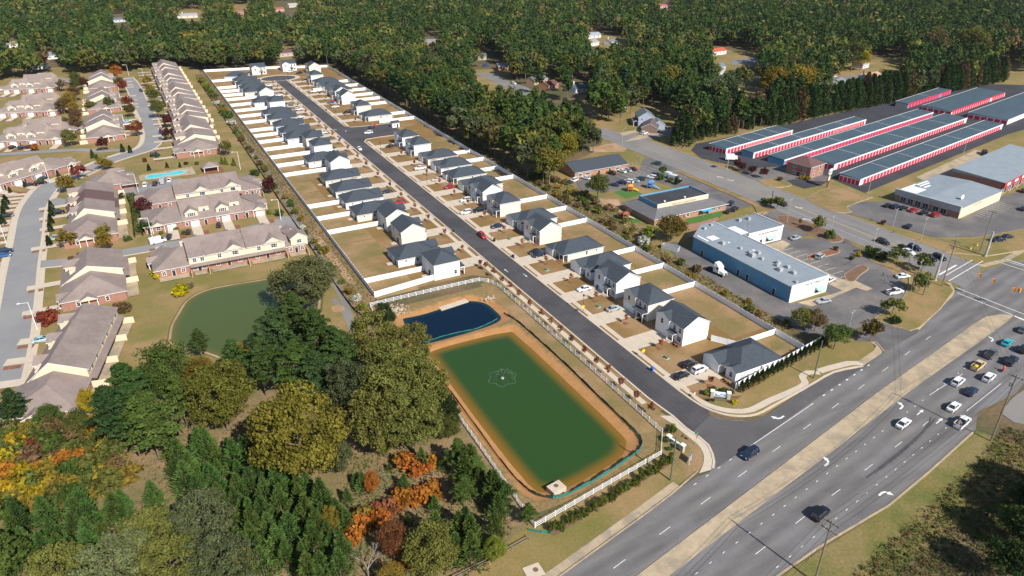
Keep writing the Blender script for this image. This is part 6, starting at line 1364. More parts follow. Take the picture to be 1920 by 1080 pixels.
sh = hipbuilding('playhouse', 'small white shed with a dark roof in the fenced corner lot', 'shed', *at(736, 240), at(736, 240)[0] + 4.2, at(736, 240)[1] + 3.2, 2.6, .6, 'roof', 'trim', 0, None, None, ('gable', 'gable'), 'x', .3); win(sh, 1.2, 0, 1.0, .8, .8, '-y'); win(sh, 3, 0, .05, .9, 1.9, '-y', 'door')
ld = thing('loader', 'orange-armed blue loader parked on the empty corner lot', 'loader', (*at(697, 241), .05), .5); b = MB(); b.box(-1.6, -.8, .4, 1.0, .8, 1.6); o = b.build('body', M['plain'], ld); o.color = (.04, .08, .2, 1); b = MB(); b.tube((0, 0, 1.4), (1.6, 0, 3.0), .22); b.tube((1.6, 0, 3.0), (2.8, 0, 1.6), .2); b.box(2.4, -.7, 1.0, 3.1, .7, 1.7, bottom=True); o = b.build('arm', M['plain'], ld); o.color = (.65, .1, .02, 1)
for x in (-1.1, .6):
    for y in (-1, 1): place(wme, 'wheel', ld, (x, y * .8, .5))
tr = thing('trailer', 'dark flatbed trailer with yellow gear beside the gravel yard', 'trailer', (*at(1845, 290), .1), .6); b = MB(); b.box(-3.5, -1.2, .6, 3.5, 1.2, .9); b.build('bed', M['darkmetal'], tr); b = MB(); b.box(-2, -1, .9, 2.5, 1, 2.0); b.build('cargo', M['darkmetal'], tr); b = MB(); b.box(-1, -1.1, .9, .5, -.9, 1.5); b.build('gear', M['yellowpaint'], tr)
for x in (-1.5, 1.5):
    for y in (-1, 1): place(wme, 'wheel', tr, (x, y, .5))
def pillfence(label, path, h=1.8, step=3.0):
    t = thing('chain_link_fence', label, 'fence', (0, 0, 0)); b, w = MB(), MB()
    for i in range(len(path) - 1):
        p, q = Vector(path[i]), Vector(path[i + 1]); n = max(1, int((q - p).length / step))
        for k in range(n + 1): c = p.lerp(q, k / n); b.tube((c.x, c.y, 0), (c.x, c.y, h), .04, n=5)
        for z in (.1, h * .5, h): w.tube((p.x, p.y, z), (q.x, q.y, z), .02, n=4)
    b.build('post', M['graymetal'], t); w.build('rail', M['graymetal'], t)
pillfence('chain link fence along the road side of the storage yard', px((1315, 296), (1360, 310), (1410, 326), (1445, 336))); pillfence('chain link fence behind the brick building lawn', px((1178, 313), (1208, 303), (1190, 290)))
wf = thing('post_rail_fence', 'weathered two-rail wooden fence below the wooded field', 'fence', (0, 0, 0)); b = MB(); P = px((992, 1012), (960, 1030), (925, 1050), (880, 1072), (840, 1092))
for i in range(4): p, q = P[i], P[i + 1]; [b.tube((*p, z), (*q, z), .07, n=5) for z in (.45, .95)]
b.build('rail', M['wood'], wf); b = MB(); [b.tube((*p, 0), (*p, 1.2), .09, n=6) for p in P]; b.build('post', M['wood'], wf)
# ------------------------------------------------------------ houses among the trees
BH = [(226, 42, 'pale blue', (.5, .58, .65), (.12, .13, .15), 14, 0.4), (247, 56, 'maroon-roofed', (.55, .5, .47), (.2, .06, .07), 13, .1), (352, 34, 'long white grey-roofed', (.6, .56, .5), (.3, .31, .33), 24, .05), (422, 22, 'tan', (.6, .5, .4), (.3, .26, .24), 15, .2),
      (452, 27, 'brick red-roofed', (.4, .2, .15), (.3, .12, .1), 14, -.2), (22, 90, 'white and pink', (.75, .7, .7), (.25, .23, .22), 12, .3), (95, 112, 'white', (.7, .72, .75), (.2, .22, .24), 13, .3), (76, 130, 'low white', (.75, .75, .75), (.08, .18, .3), 11, 0),
      (138, 60, 'brown-roofed', (.5, .35, .28), (.28, .14, .1), 13, .1), (203, 66, 'pale pink', (.65, .45, .38), (.35, .3, .28), 13, .4), (541, 106, 'dark red roofed', (.45, .4, .36), (.14, .07, .07), 15, .1), (524, 22, 'red-roofed', (.5, .3, .25), (.32, .1, .07), 14, .1), (552, 14, 'pale roofed', (.6, .56, .52), (.4, .36, .33), 14, .3),
      (805, 84, 'brick', (.4, .18, .12), (.22, .22, .23), 14, -.4), (742, 66, 'white two-storey', (.75, .75, .78), (.1, .1, .12), 9, .2), (893, 112, 'grey-gabled', (.45, .4, .36), (.11, .12, .14), 16, -.35), (948, 131, 'brick end', (.45, .2, .13), (.2, .23, .25), 14, -.3), (1018, 158, 'pale pink brick', (.55, .35, .25), (.12, .13, .15), 14, .3),
      (1042, 168, 'chimneyed brick', (.42, .19, .12), (.14, .07, .05), 12, .4), (1098, 174, 'white-chimneyed', (.72, .72, .74), (.07, .1, .13), 16, .2), (1085, 73, 'terracotta', (.5, .35, .27), (.34, .2, .15), 14, .2), (1115, 72, 'pale grey roofed', (.65, .65, .66), (.3, .33, .37), 18, .1), (1118, 86, 'low white', (.75, .75, .76), (.3, .3, .3), 12, .3),
      (1158, 84, 'white-gabled', (.72, .72, .72), (.17, .18, .19), 16, .3), (1243, 96, 'white narrow', (.75, .75, .77), (.25, .25, .27), 9, .1), (1262, 103, 'pale roofed', (.7, .65, .6), (.3, .27, .24), 13, .2), (1226, 113, 'red-brick low', (.45, .2, .13), (.4, .35, .33), 10, .2), (1352, 103, 'white house with a bright red roof', (.78, .78, .8), (.42, .1, .05), 17, .15),
      (1316, 106, 'white blue-roofed', (.75, .75, .76), (.25, .32, .38), 14, -.3), (1336, 132, 'long grey-roofed', (.55, .57, .6), (.15, .2, .23), 20, -.2), (1362, 140, 'white gable-ended', (.7, .7, .72), (.15, .18, .2), 12, .6), (1389, 173, 'tan', (.5, .32, .2), (.36, .2, .14), 13, .5), (1360, 178, 'low blue-roofed', (.7, .7, .72), (.2, .3, .36), 10, .3),
      (1346, 208, 'peach', (.62, .4, .28), (.4, .25, .18), 12, .3), (1164, 206, 'blue-shed', (.5, .6, .72), (.1, .13, .16), 12, .2), (1250, 248, 'brown-roofed', (.2, .14, .11), (.13, .105, .1), 14, .8), (1541, 130, 'blue', (.3, .45, .65), (.1, .12, .15), 15, .2), (1625, 128, 'white', (.75, .75, .78), (.3, .3, .32), 10, .2),
      (1644, 152, 'tan-roofed', (.2, .3, .33), (.45, .3, .22), 18, .15), (1588, 163, 'pale green', (.5, .6, .58), (.2, .22, .24), 12, .4), (1574, 178, 'orange-roofed', (.5, .2, .12), (.3, .12, .07), 16, .1), (1812, 146, 'grey-roofed', (.7, .7, .72), (.17, .17, .18), 15, .1), (1868, 143, 'white navy-roofed', (.78, .76, .74), (.05, .07, .1), 16, .4),
      (1898, 128, 'teal and white', (.3, .45, .45), (.16, .2, .2), 16, .4), (1795, 145, 'teal-roofed', (.4, .45, .45), (.08, .17, .18), 14, .1), (1845, 128, 'low blue', (.3, .38, .48), (.1, .12, .17), 10, .2), (1286, 12, 'tan', (.6, .5, .4), (.35, .3, .27), 15, .2), (1245, 16, 'red-roofed', (.6, .45, .4), (.35, .12, .1), 14, .1), (1330, 14, 'pale', (.6, .55, .5), (.4, .33, .28), 16, .3)]
_lb = {}
for (x, y, nm, wc, rc, L, rz) in BH:
    p = at(x, y); side = 'left of the subdivision' if x < 500 else ('behind the middle woods' if x < 1000 else 'beyond the woods to the right')
    zone = 'far' if y < 60 else ('mid-distance' if y < 110 else 'nearer')
    lb = '%s house half hidden by trees %s, %s' % (nm.replace(' house with', ' house with'), side, zone) if 'house' not in nm else nm + ' among the trees'
    t = hipbuilding('house', lb, 'house', p[0] - L / 2, p[1], p[0] + L / 2, p[1] + 8.5, 5.2 if 'two-storey' in nm else 3.0, .5, 'siteroof', 'plain', rz, 'houses among the trees', (wc, rc), ('gable', 'gable'), 'x', .4)
    for q in (.2, .5, .8): win(t, L * q, 0, 1.0, 1.3, 1.2, '-y', n=(2, 1))
    if 'chimney' in nm or L > 15: b = MB(); b.box(L * .3, 7.5, 0, L * .3 + .9, 8.4, 6.6); o = b.build('chimney', M['plain'], t); o.color = (.75, .75, .76, 1) if 'white' in nm else (.4, .2, .14, 1)
bl = hipbuilding('house', 'blue-grey two-storey house with white trim by the side road', 'house', *at(1196, 238), at(1196, 238)[0] + 9, at(1196, 238)[1] + 12, 5.4, .6, 'siteroof', 'plain', math.radians(-28), 'houses among the trees', ((.3, .36, .46), (.13, .16, .18)), ('gable', 'gable'), 'y', .4)
for z in (.9, 3.6):
    for q in (2, 6.5): win(bl, q, 0, z, 1.2, 1.4, '-y', n=(2, 2))
b = MB(); b.box(7, -6, 0, 14, 1, 2.8); gablewall(b, 7, 14, -6, 2.8, 2.8, 4.7); o = b.build('garage', M['plain'], bl); o.color = (.3, .36, .46, 1); b = MB(); roof(b, 7, -6, 14, 3, 2.8, .55, 'y', 'gable', 'gable', .35); g = b.build('garage_roof', [M['siteroof'], M['trim']], bl); g.color = (.15, .18, .2, 1)
win(bl, 7.0, -3.0, .05, 4.2, 2.1, '-x', 'garage'); b = MB(); roof(b, -2.5, 1, 0.5, 9, 2.7, .3, 'y', 'gable', 'gable', .2); g = b.build('porch_roof', [M['siteroof'], M['trim']], bl); g.color = (.13, .16, .18, 1)
for y in (1.2, 5, 8.8): b = MB(); b.box(-2.4, y - .1, 0, -2.2, y + .1, 2.7); b.build('porch_post', M['trim'], bl)
sheet('driveway', px((1170, 266), (1215, 247), (1240, 250), (1200, 262)), 'oldconcrete', 'road'); sheet('driveway', px((1162, 250), (1195, 243), (1215, 243), (1168, 256)), 'oldconcrete', 'road')

# ------------------------------------------------------------ foliage
NP = np.random.RandomState(5)
def unit(v): return v / (np.linalg.norm(v, axis=1, keepdims=True) + 1e-9)
def quads(C, Nn, size, aspect, rs, along=None):
    """leaf cards: centres C, facing Nn"""
    n = len(C); r = unit(rs.normal(size=(n, 3))) if along is None else unit(along)
    a = unit(np.cross(Nn, r)); b = np.cross(Nn, a) if along is None else r
    if along is not None: a = unit(np.cross(b, Nn))
    s = (size * rs.uniform(.65, 1.35, n))[:, None]
    A, B = a * s * aspect, b * s
    return np.stack([C - A - B * .6, C + A - B * .6, C + A * .55 + B, C - A * .55 + B], 1).reshape(-1, 3)
def qmesh(name, V, tint, m, col=None):
    n = len(V) // 4; me = bpy.data.meshes.new(name)
    me.vertices.add(len(V)); me.vertices.foreach_set('co', V.astype(np.float32).ravel())
    me.loops.add(n * 4); me.loops.foreach_set('vertex_index', np.arange(n * 4, dtype=np.int32))
    me.polygons.add(n); me.polygons.foreach_set('loop_start', np.arange(0, n * 4, 4, dtype=np.int32))
    me.update(calc_edges=True)
    a = me.attributes.new('tint', 'FLOAT', 'POINT'); a.data.foreach_set('value', np.repeat(tint, 4).astype(np.float32))
    if col is not None:
        c = me.attributes.new('col', 'FLOAT_COLOR', 'POINT'); c.data.foreach_set('color', np.repeat(np.c_[col, np.ones(n)], 4, 0).astype(np.float32).ravel())
    me.materials.append(m); return me
def crown_oak(seed, nb=46, nl=44, ls=.42, R=5.0, zc=8.2, rz=4.3, lump=1.75, gap=.25):
    rs = np.random.RandomState(seed)
    d = unit(rs.normal(size=(nb, 3))); rad = rs.uniform(.45, .92, nb) ** .7
    wob = 1 + .22 * np.sin(d[:, 0] * 3 + seed) * np.cos(d[:, 1] * 2.5 + seed * 2)
    c = d * np.array([R, R, rz]) * (rad * wob)[:, None]; c[:, 2] = np.where(c[:, 2] < -rz * .55, -rz * .55 + rs.uniform(0, 1, nb), c[:, 2]); c[:, 2] += zc
    br = lump * rs.uniform(.65, 1.25, nb)
    k = np.repeat(np.arange(nb), nl); e = unit(rs.normal(size=(len(k), 3))); e[:, 2] = e[:, 2] * .8 + .15
    P = c[k] + e * (br[k] * rs.uniform(.5, 1.05, len(k)))[:, None]
    keep = rs.uniform(size=len(k)) > gap * (e[:, 2] < -.2); P, e, k = P[keep], e[keep], k[keep]
    N_ = unit(e * .7 + rs.normal(size=e.shape) * .55 + [0, 0, .3])
    tint = np.clip(rs.uniform(.2, .8, nb)[k] + rs.normal(size=len(k)) * .16, 0, 1)
    return quads(P, N_, ls, .62, rs), tint
def crown_pine(seed, H=20.0, z0=8.5, R=4.3, nbr=40, nt=4, nl=17, ls=.5):
    rs = np.random.RandomState(seed); C = []
    for i in range(nbr):
        f = (i + rs.uniform()) / nbr; z = z0 + (H - z0) * f; L = R * (1 - f ** 1.7) * rs.uniform(.55, 1.08) * min(1, .55 + 2.2 * f) + .35
        a = i * 2.4 + rs.uniform(-.6, .6)
        for q in range(nt):
            g = .38 + .62 * q / max(1, nt - 1); C.append((L * g * math.cos(a) + rs.normal() * .25, L * g * math.sin(a) + rs.normal() * .25, z + L * .22 * g + rs.normal() * .25, .62 + .5 * (1 - f)))
    C = np.array(C); k = np.repeat(np.arange(len(C)), nl); e = unit(rs.normal(size=(len(k), 3))); e[:, 2] = np.abs(e[:, 2]) * .55 - .08
    P = C[k, :3] + e * (C[k, 3] * rs.uniform(.3, 1.05, len(k)))[:, None]
    tint = np.clip(rs.uniform(.2, .8, len(C))[k] + rs.normal(size=len(k)) * .15, 0, 1)
    return quads(P, unit(e + rs.normal(size=e.shape) * .7 + [0, 0, .5]), ls, .42, rs), tint
def crown_cone(seed, H=6.0, R=1.7, n=900, ls=.3, z0=.3, power=1.0, asp=.3, fringe=.35, up=.5):
    rs = np.random.RandomState(seed); f = rs.uniform(0, 1, n) ** .8; a = rs.uniform(0, 2 * PI, n)
    lob = 1 + fringe * np.sin(a * 5 + f * 14 + seed) * rs.uniform(.3, 1, n); r = R * (1 - f ** power) * lob * rs.uniform(.45, 1.0, n) ** .5 + .06
    P = np.c_[r * np.cos(a), r * np.sin(a), z0 + (H - z0) * f + rs.normal(size=n) * .12]
    e = unit(np.c_[np.cos(a), np.sin(a), np.full(n, up)]); al = unit(e + rs.normal(size=e.shape) * .35)
    tint = np.clip(.5 + .28 * np.sin(a * 5 + f * 14 + seed) + rs.normal(size=n) * .18, 0, 1)
    return quads(P, unit(np.cross(al, rs.normal(size=e.shape))), ls, asp, rs, al), tint
def trunk(seed, H, r, limbs=5, zl=.45, spread=2.6, m='bark', fork=2):
    rs = random.Random(seed); b = MB(); pr = Vector((0, 0, 0)); n = 5
    for i in range(1, n + 1):
        q = Vector((rs.uniform(-.12, .12) * i * r * 3, rs.uniform(-.12, .12) * i * r * 3, H * i / n)); b.tube(pr, q, r * (1 - .8 * (i - 1) / n), r * (1 - .8 * i / n), 6, cap=False); pr = q
    for k in range(limbs):
        z = H * rs.uniform(zl, .9); a = rs.uniform(0, 2 * PI); L = spread * rs.uniform(.6, 1.1)
        p = Vector((0, 0, z)); q = p + Vector((L * math.cos(a), L * math.sin(a), L * rs.uniform(.35, .9))); b.tube(p, q, r * .35, r * .12, 5, cap=False)
        for _ in range(fork): q2 = q + Vector((rs.uniform(-1, 1), rs.uniform(-1, 1), rs.uniform(.3, 1.2))) * spread * .4; b.tube(q, q2, r * .12, r * .04, 4, cap=False)
    return b.mesh('trunk', M[m], True)
def kind_(crowns, trunks): return (crowns, trunks)
K = {}
K['oak'] = ([qmesh('crown', *crown_oak(s, 64, 66, .29), M['leaf']) for s in range(5)], [trunk(s, 9, .28) for s in range(3)])
K['full'] = ([qmesh('crown', *crown_oak(700 + s, 120, 105, .17, 5.0, 5.9, 5.0, 1.2, .15), M['leaf']) for s in range(4)], [trunk(s, 7.5, .28) for s in range(3)])
K['oaklo'] = ([qmesh('crown', *crown_oak(20 + s, 36, 16, .72), M['leaf']) for s in range(5)], K['oak'][1])
K['pine'] = ([qmesh('crown', *crown_pine(40 + s, z0=6.5, nbr=50, nl=30, ls=.33), M['needle']) for s in range(5)], [trunk(9 + s, 19, .24, 6, .35, 2.0) for s in range(3)])
K['pinelo'] = ([qmesh('crown', *crown_pine(60 + s, nbr=34, nt=3, nl=8, ls=.85), M['needle']) for s in range(5)], K['pine'][1])
K['tuft'] = ([qmesh('crown', *crown_oak(80 + s, 180, 74, .165, 5.2, 7.4, 5.4, .92, .1), M['needle']) for s in range(3)], K['oak'][1])
K['young'] = ([qmesh('crown', *crown_cone(100 + s, 6, 1.95, 1100, .36, .2, 1.2, .2, .5, .9), M['needle']) for s in range(5)], [trunk(3, 5.4, .09, 0)])
K['cypress'] = ([qmesh('crown', *crown_cone(120 + s, 12, 2.9, 1500, .5, .3, 2.4, .4, .18, .9), M['needle']) for s in range(4)], [trunk(4, 11, .2, 0)])
K['arb'] = ([qmesh('crown', *crown_cone(140 + s, 2.7, .72, 420, .2, .05, 1.5, .45, .15, 1.2), M['leaf']) for s in range(3)], [trunk(5, 2, .05, 0)])
K['bush'] = ([qmesh('crown', *crown_oak(160 + s, 14, 34, .17, 1.0, .85, .8, .5, 0), M['leaf']) for s in range(4)], [trunk(6, .7, .05, 3, .3, .4)])
K['thicket'] = ([qmesh('crown', *crown_oak(170 + s, 16, 26, .2, 1.1, .8, .85, .5, 0), M['leaf']) for s in range(4)], [trunk(7, .7, .04, 4, .3, .5)])
K['sapling'] = ([qmesh('crown', *crown_oak(180 + s, 14, 12, .17, .62, 2.2, 1.0, .36, .1), M['leaf']) for s in range(4)], [trunk(8 + s, 2.6, .045, 5, .4, .5, 'palebark') for s in range(2)])
K['myrtle'] = ([qmesh('crown', *crown_oak(190 + s, 26, 30, .26, 2.3, 3.2, 1.7, .85, .1), M['leaf']) for s in range(4)], [trunk(12 + s, 3.4, .09, 6, .25, 1.1) for s in range(2)])
def bare(seed, H, m='palebark'):
    rs = random.Random(seed); b = MB()
    def grow(p, d, L, r, n):
        q = p + d * L; b.tube(p, q, r, r * .6, 4, cap=False)
        if n:
            for _ in range(3): dd = (d + Vector((rs.uniform(-1, 1), rs.uniform(-1, 1), rs.uniform(-.2, .7))) * .62).normalized(); grow(q, dd, L * rs.uniform(.6, .8), r * .55, n - 1)
    grow(Vector((0, 0, 0)), Vector((0, 0, 1)), H * .32, .16, 4); return b.mesh('branches', M[m])
BARE = [bare(1, 9), bare(2, 7)]
CO = dict(pine=(.055, .094, .026), dpine=(.042, .075, .026), oak=(.1, .116, .03), olive=(.14, .142, .036), green=(.075, .115, .027), yellow=(.34, .23, .02), gold=(.22, .17, .03), orange=(.34, .13, .025), brown=(.14, .09, .045),
          red=(.2, .05, .03), maroon=(.09, .03, .025), greygreen=(.085, .1, .045), pale=(.14, .165, .07), young=(.075, .135, .034), cypress=(.045, .078, .024), lime=(.16, .19, .03), white=(.5, .5, .42), tan=(.22, .165, .08), pinkred=(.32, .07, .045), darkgreen=(.035, .055, .018), bright=(.42, .36, .01))
TN = dict(oak='oak_tree', full='oak_tree', oaklo='oak_tree', pine='pine_tree', pinelo='pine_tree', tuft='pine_tree', young='young_pine', cypress='cypress_tree', arb='arborvitae', bush='shrub', thicket='shrub', sapling='maple_sapling', myrtle='crape_myrtle')
TC = dict(oak='broadleaf tree', full='broadleaf tree', oaklo='broadleaf tree', pine='pine tree', pinelo='pine tree', tuft='pine tree', young='young pine', cypress='cypress', arb='evergreen', bush='shrub', thicket='shrub', sapling='sapling', myrtle='small tree')
tcount = {}
def tree(kind, p, s, col, label, group=None, sz=None, z=0.0):
    c, t = K[kind]; r = RND
    e = thing(TN[kind], label, TC[kind], (p[0], p[1], z), r.uniform(0, 6.28), group)
    e.scale = (s * r.uniform(.93, 1.07), s * r.uniform(.93, 1.07), (sz or s) * r.uniform(.94, 1.06))
    cc = CO[col] if isinstance(col, str) else col; j = r.uniform(.85, 1.15)
    place(r.choice(c), 'crown', e, color=tuple(q * j for q in cc)); place(r.choice(t), 'trunk', e)
    tcount[TN[kind]] = tcount.get(TN[kind], 0) + 1; return e
def baretree(px_, s, label, i=0):
    p = at(*px_); e = thing('bare_tree', label, 'bare tree', (p[0], p[1], 0), RND.uniform(0, 6)); e.scale = (s, s, s); place(BARE[i], 'branches', e)

# --- foreground trees, one by one
FG = [('oak', 577, 578, 1.62, (.13, .135, .055), 'broad round tree on the bank between the green pond and the swale', 1.2), ('pine', 565, 668, 1.15, 'pine', 'dark pine farthest back in the clump between the ponds', .85), ('pine', 605, 700, 1.2, 'pine', 'dark pine nearest the gravel path end', .85), ('pine', 528, 700, 1.2, 'dpine', 'dark pine at the left of the clump between the ponds', .85),
      ('pine', 645, 735, 1.15, 'pine', 'dark pine beside the olive pine grove', .8), ('pine', 500, 742, 1.1, 'pine', 'pine leaning over the near pond shore', .75), ('pine', 565, 752, 1.2, 'green', 'lighter pine in front of the dark clump', .8), ('pine', 455, 742, .9, 'pine', 'pine between the pond and the olive tree', .7), ('pine', 605, 770, 1.1, 'dpine', 'dark pine just behind the yellow-olive tree', .75),
      ('tuft', 705, 700, 1.25, 'olive', 'olive tufted pine at the top of the grove by the dark pond', 1.05), ('tuft', 765, 718, 1.3, 'olive', 'olive tufted pine overhanging the dark pond corner', 1.05), ('tuft', 665, 790, 1.1, 'greygreen', 'grey-green tufted pine at the left of the olive grove', 1.0), ('tuft', 735, 785, 1.45, 'olive', 'largest olive tufted pine, middle of the grove', 1.15), ('tuft', 795, 790, 1.15, 'olive', 'olive tufted pine beside the pond dike', 1.0), ('tuft', 715, 855, 1.2, 'olive', 'olive tufted pine at the near end of the grove', 1.05), ('tuft', 775, 850, 1.2, 'olive', 'olive tufted pine at the near right of the grove', 1.0),
      ('oak', 722, 612, .7, 'darkgreen', 'dark bushy tree at the rail fence end above the grove', .6), ('oak', 835, 800, .72, 'darkgreen', 'dark green leafy tree leaning to the pond fence', .75), ('oak', 842, 822, .5, 'oak', 'small olive tree at the fence by the big pond', .5), ('oak', 812, 760, .6, 'brown', 'thin brownish tree on the dike end', .6),
      ('oak', 575, 902, 1.5, (.165, .15, .026), 'large yellow-olive tree in the middle of the wooded field', 1.6), ('oak', 530, 880, .7, 'oak', 'olive tree under the left edge of the yellow-olive tree', .8), ('oak', 632, 880, .75, 'greygreen', 'grey-green tree right of the yellow-olive tree', .75), ('oak', 428, 805, 1.22, (.12, .125, .025), 'tall yellowish olive tree on the near shore of the green pond', 1.25), ('oak', 385, 755, .8, (.15, .115, .02), 'yellowish tree top left of the shore tree', .95),
      ('oak', 322, 752, 1.1, 'green', 'round dark green tree where the pond meets the townhouses', 1.1), ('pine', 258, 800, 1.15, 'pine', 'dark pine beside the last townhouse', .8), ('pine', 232, 845, 1.1, 'dpine', 'layered dark pine below the last townhouse', .75), ('pine', 300, 862, 1.3, 'green', 'bright pointed pine at the edge of the clearing', .8), ('pine', 352, 800, .85, 'green', 'pine between the clearing and the shore trees', .65), ('pine', 275, 845, .95, 'pine', 'pine squeezed between two larger ones at the clearing', .75),
      ('oak', 172, 775, .5, 'yellow', 'yellow tree beside the townhouse roof end', .55), ('oak', 196, 822, .55, 'yellow', 'yellow tree below the townhouse roof end', .6), ('oak', 215, 798, .42, 'gold', 'golden young tree between the yellow tree and pine', .5), ('pine', 40, 800, .7, 'dpine', 'dark pine at the left edge below the townhouse', .5), ('oak', 100, 800, .55, 'green', 'green tree in front of the last townhouse roof', .5), ('oak', 60, 830, .45, 'gold', 'gold-tinged tree near the left edge', .45), ('oak', 150, 812, .5, 'oak', 'olive tree under the townhouse eave', .5),
      ('pine', 380, 672, .6, 'pine', 'small pine standing alone on the near pond shore', .42), ('oak', 455, 690, .5, 'gold', 'yellowing slim tree on the pond shore', .62), ('oak', 480, 700, .45, 'brown', 'brown slim tree on the pond shore', .55),
      ('tuft', 232, 1118, 1.15, 'pale', 'pale grey-green tree crown at the bottom edge', .95), ('tuft', 296, 1060, 1.1, 'olive', 'olive tree crown above the pale one at the bottom', .85), ('tuft', 395, 1030, 1.2, 'greygreen', 'grey-green tree crown right of the dark gap', .85), ('tuft', 340, 1118, 1.1, 'olive', 'olive tree crown at the bottom, beside the pale one', .85), ('tuft', 430, 1108, 1.1, 'greygreen', 'grey-green tree crown by the yellow twig at the bottom', .85), ('tuft', 130, 1118, 1.0, 'olive', 'olive tree crown at the bottom left', .75), ('oak', 462, 1090, .4, 'bright', 'bright yellow sapling tree at the bottom', .7), ('pine', 20, 1100, .9, 'green', 'green pine at the bottom left corner', .6),
      ('oak', 815, 1065, .98, 'olive', 'round olive tree near the wooden rail fence', .85), ('oak', 740, 1050, .55, (.16, .055, .03), 'rusty red-brown tree near the bottom edge', .8), ('oak', 700, 925, .3, 'orange', 'small bright orange tree in the clearing', .5), ('oak', 735, 1105, .5, 'gold', 'golden tree at the bottom edge', .5), ('oak', 622, 1000, .4, 'gold', 'yellow tree beside the young pines', .5), ('oak', 718, 850, .42, 'lime', 'lime-green tree below the olive grove', .5),
      ('pine', 860, 885, .62, 'green', 'small pine by the rail fence bend', .38), ('pine', 890, 905, .5, 'green', 'small pine between the field and the rail fence', .34), ('pine', 945, 960, .55, 'pine', 'small pine nearest the fence corner', .36), ('pine', 870, 950, .6, 'green', 'small pine in the field by the dry grass', .36), ('pine', 990, 985, .4, 'green', 'small pine beside the torn silt fence', .25),
      ('oak', 930, 1050, .4, 'lime', 'lime-green bush tree at the wooden fence', .45)]
for (k, x, y, s, c, l, sz) in FG: big = s > .85 and y < 1000; tree('full' if k == 'oak' else k, at(x, y), s * (1.1 if big else 1), c, l, None, sz * ((1.28 if k != 'pine' else 1.05) if big else 1.08))
baretree((474, 730), 1.1, 'grey bare tree on the near pond shore'); baretree((692, 1085), 1.05, 'bare branching tree at the bottom edge', 1); baretree((728, 910), .5, 'small bare tree beside the orange one', 1); baretree((1180, 545 - 140), .5, 'bare tree by the play yard', 1)
for i, (x, y, s, c) in enumerate([(762, 878, 1.9, 'orange'), (790, 890, 2.0, 'orange'), (805, 878, 1.5, 'orange'), (750, 868, 1.6, 'gold'), (760, 950, 2.2, 'orange'), (785, 940, 2.1, 'orange'), (808, 935, 2.3, 'orange'), (735, 965, 2.0, (.25, .1, .05)), (715, 985, 2.0, 'orange'), (690, 985, 2.2, 'gold'), (672, 995, 2.1, 'orange'), (665, 1012, 1.8, 'orange'), (770, 1062, 1.6, 'orange'), (705, 968, 1.6, (.25, .1, .05))]):
    tree('thicket', at(x, y), s, c, ['bright orange shrub in the hedge across the wooded field', 'golden orange shrub in the hedge across the wooded field'][c == 'gold'], 'orange shrubs across the field')
# --- autumn thicket and young pines
def scatter(poly, sp, n=9999, jit=.42):
    xs = [p[0] for p in poly]; ys = [p[1] for p in poly]; out = []
    y = min(ys)
    while y < max(ys):
        x = min(xs)
        while x < max(xs):
            q = (x + RND.uniform(-jit, jit) * sp, y + RND.uniform(-jit, jit) * sp); out.append(q); x += sp
        y += sp
    if not out: return out
    m = sdf(np.array(out), poly) < 0; out = [q for q, k in zip(out, m) if k]; RND.shuffle(out); return out[:n]
TH = px((-10, 770), (60, 790), (150, 800), (240, 850), (255, 905), (150, 965), (40, 975), (-10, 975))
THL = [(at(*a), b) for a, b in (((10, 780), 'the dark pine by the left edge'), ((100, 800), 'the last townhouse roof'), ((190, 830), 'the yellow trees'), ((245, 870), 'the layered dark pine'), ((10, 880), 'the left photo edge'), ((90, 870), 'the middle of the thicket'), ((170, 900), 'the weedy clearing'), ((20, 960), 'the young pines at the left'), ((110, 960), 'the young pines below'))]
for q in scatter(TH, 3.3, 105):
    c = RND.choice(['oak', 'olive', 'green', 'gold', 'olive', 'oak', 'olive', 'green', 'green', 'gold', 'olive', 'oak', 'brown', 'gold', 'orange', 'red'])
    tl = min(THL, key=lambda k: math.hypot(k[0][0] - q[0], k[0][1] - q[1]))[1]
    tree('thicket', q, RND.uniform(1.5, 2.6), c, '%s shrub in the autumn thicket, nearest %s' % ({'gold': 'golden', 'oak': 'olive', 'olive': 'olive', 'green': 'green', 'yellow': 'yellow', 'orange': 'orange', 'brown': 'brown', 'red': 'red'}[c], tl), 'shrubs of the autumn thicket')
for i, (x, y) in enumerate(((15, 880), (30, 850), (20, 940), (40, 905), (60, 935))): tree('thicket', at(x, y), 2.6, 'yellow', 'bright yellow shrub at the left edge of the thicket', 'bright yellow shrubs at the left edge')
YP = [px((300, 850), (430, 855), (520, 850), (560, 905), (650, 975), (660, 1110), (470, 1110), (430, 1000), (330, 925)), px((-10, 985), (150, 965), (290, 935), (330, 990), (170, 1060), (-10, 1110))]
PLM = [(at(*a), b) for a, b in (((320, 860), 'the dry clearing'), ((430, 860), 'the shore tree'), ((520, 860), 'the left side of the yellow-olive tree'), ((575, 920), 'the foot of the yellow-olive tree'), ((640, 980), 'the orange hedge'), ((650, 1080), 'the bare branching tree'), ((560, 1060), 'the bottom edge, middle of the stand'), ((480, 1080), 'the yellow twig tree'), ((430, 960), 'the grey-green crown'), ((340, 920), 'the olive crown'), ((490, 960), 'the heart of the stand'), ((60, 1000), 'the left photo edge'), ((180, 1000), 'the pale grey-green crown'), ((260, 950), 'the autumn thicket end'), ((60, 1080), 'the bottom left corner'))]
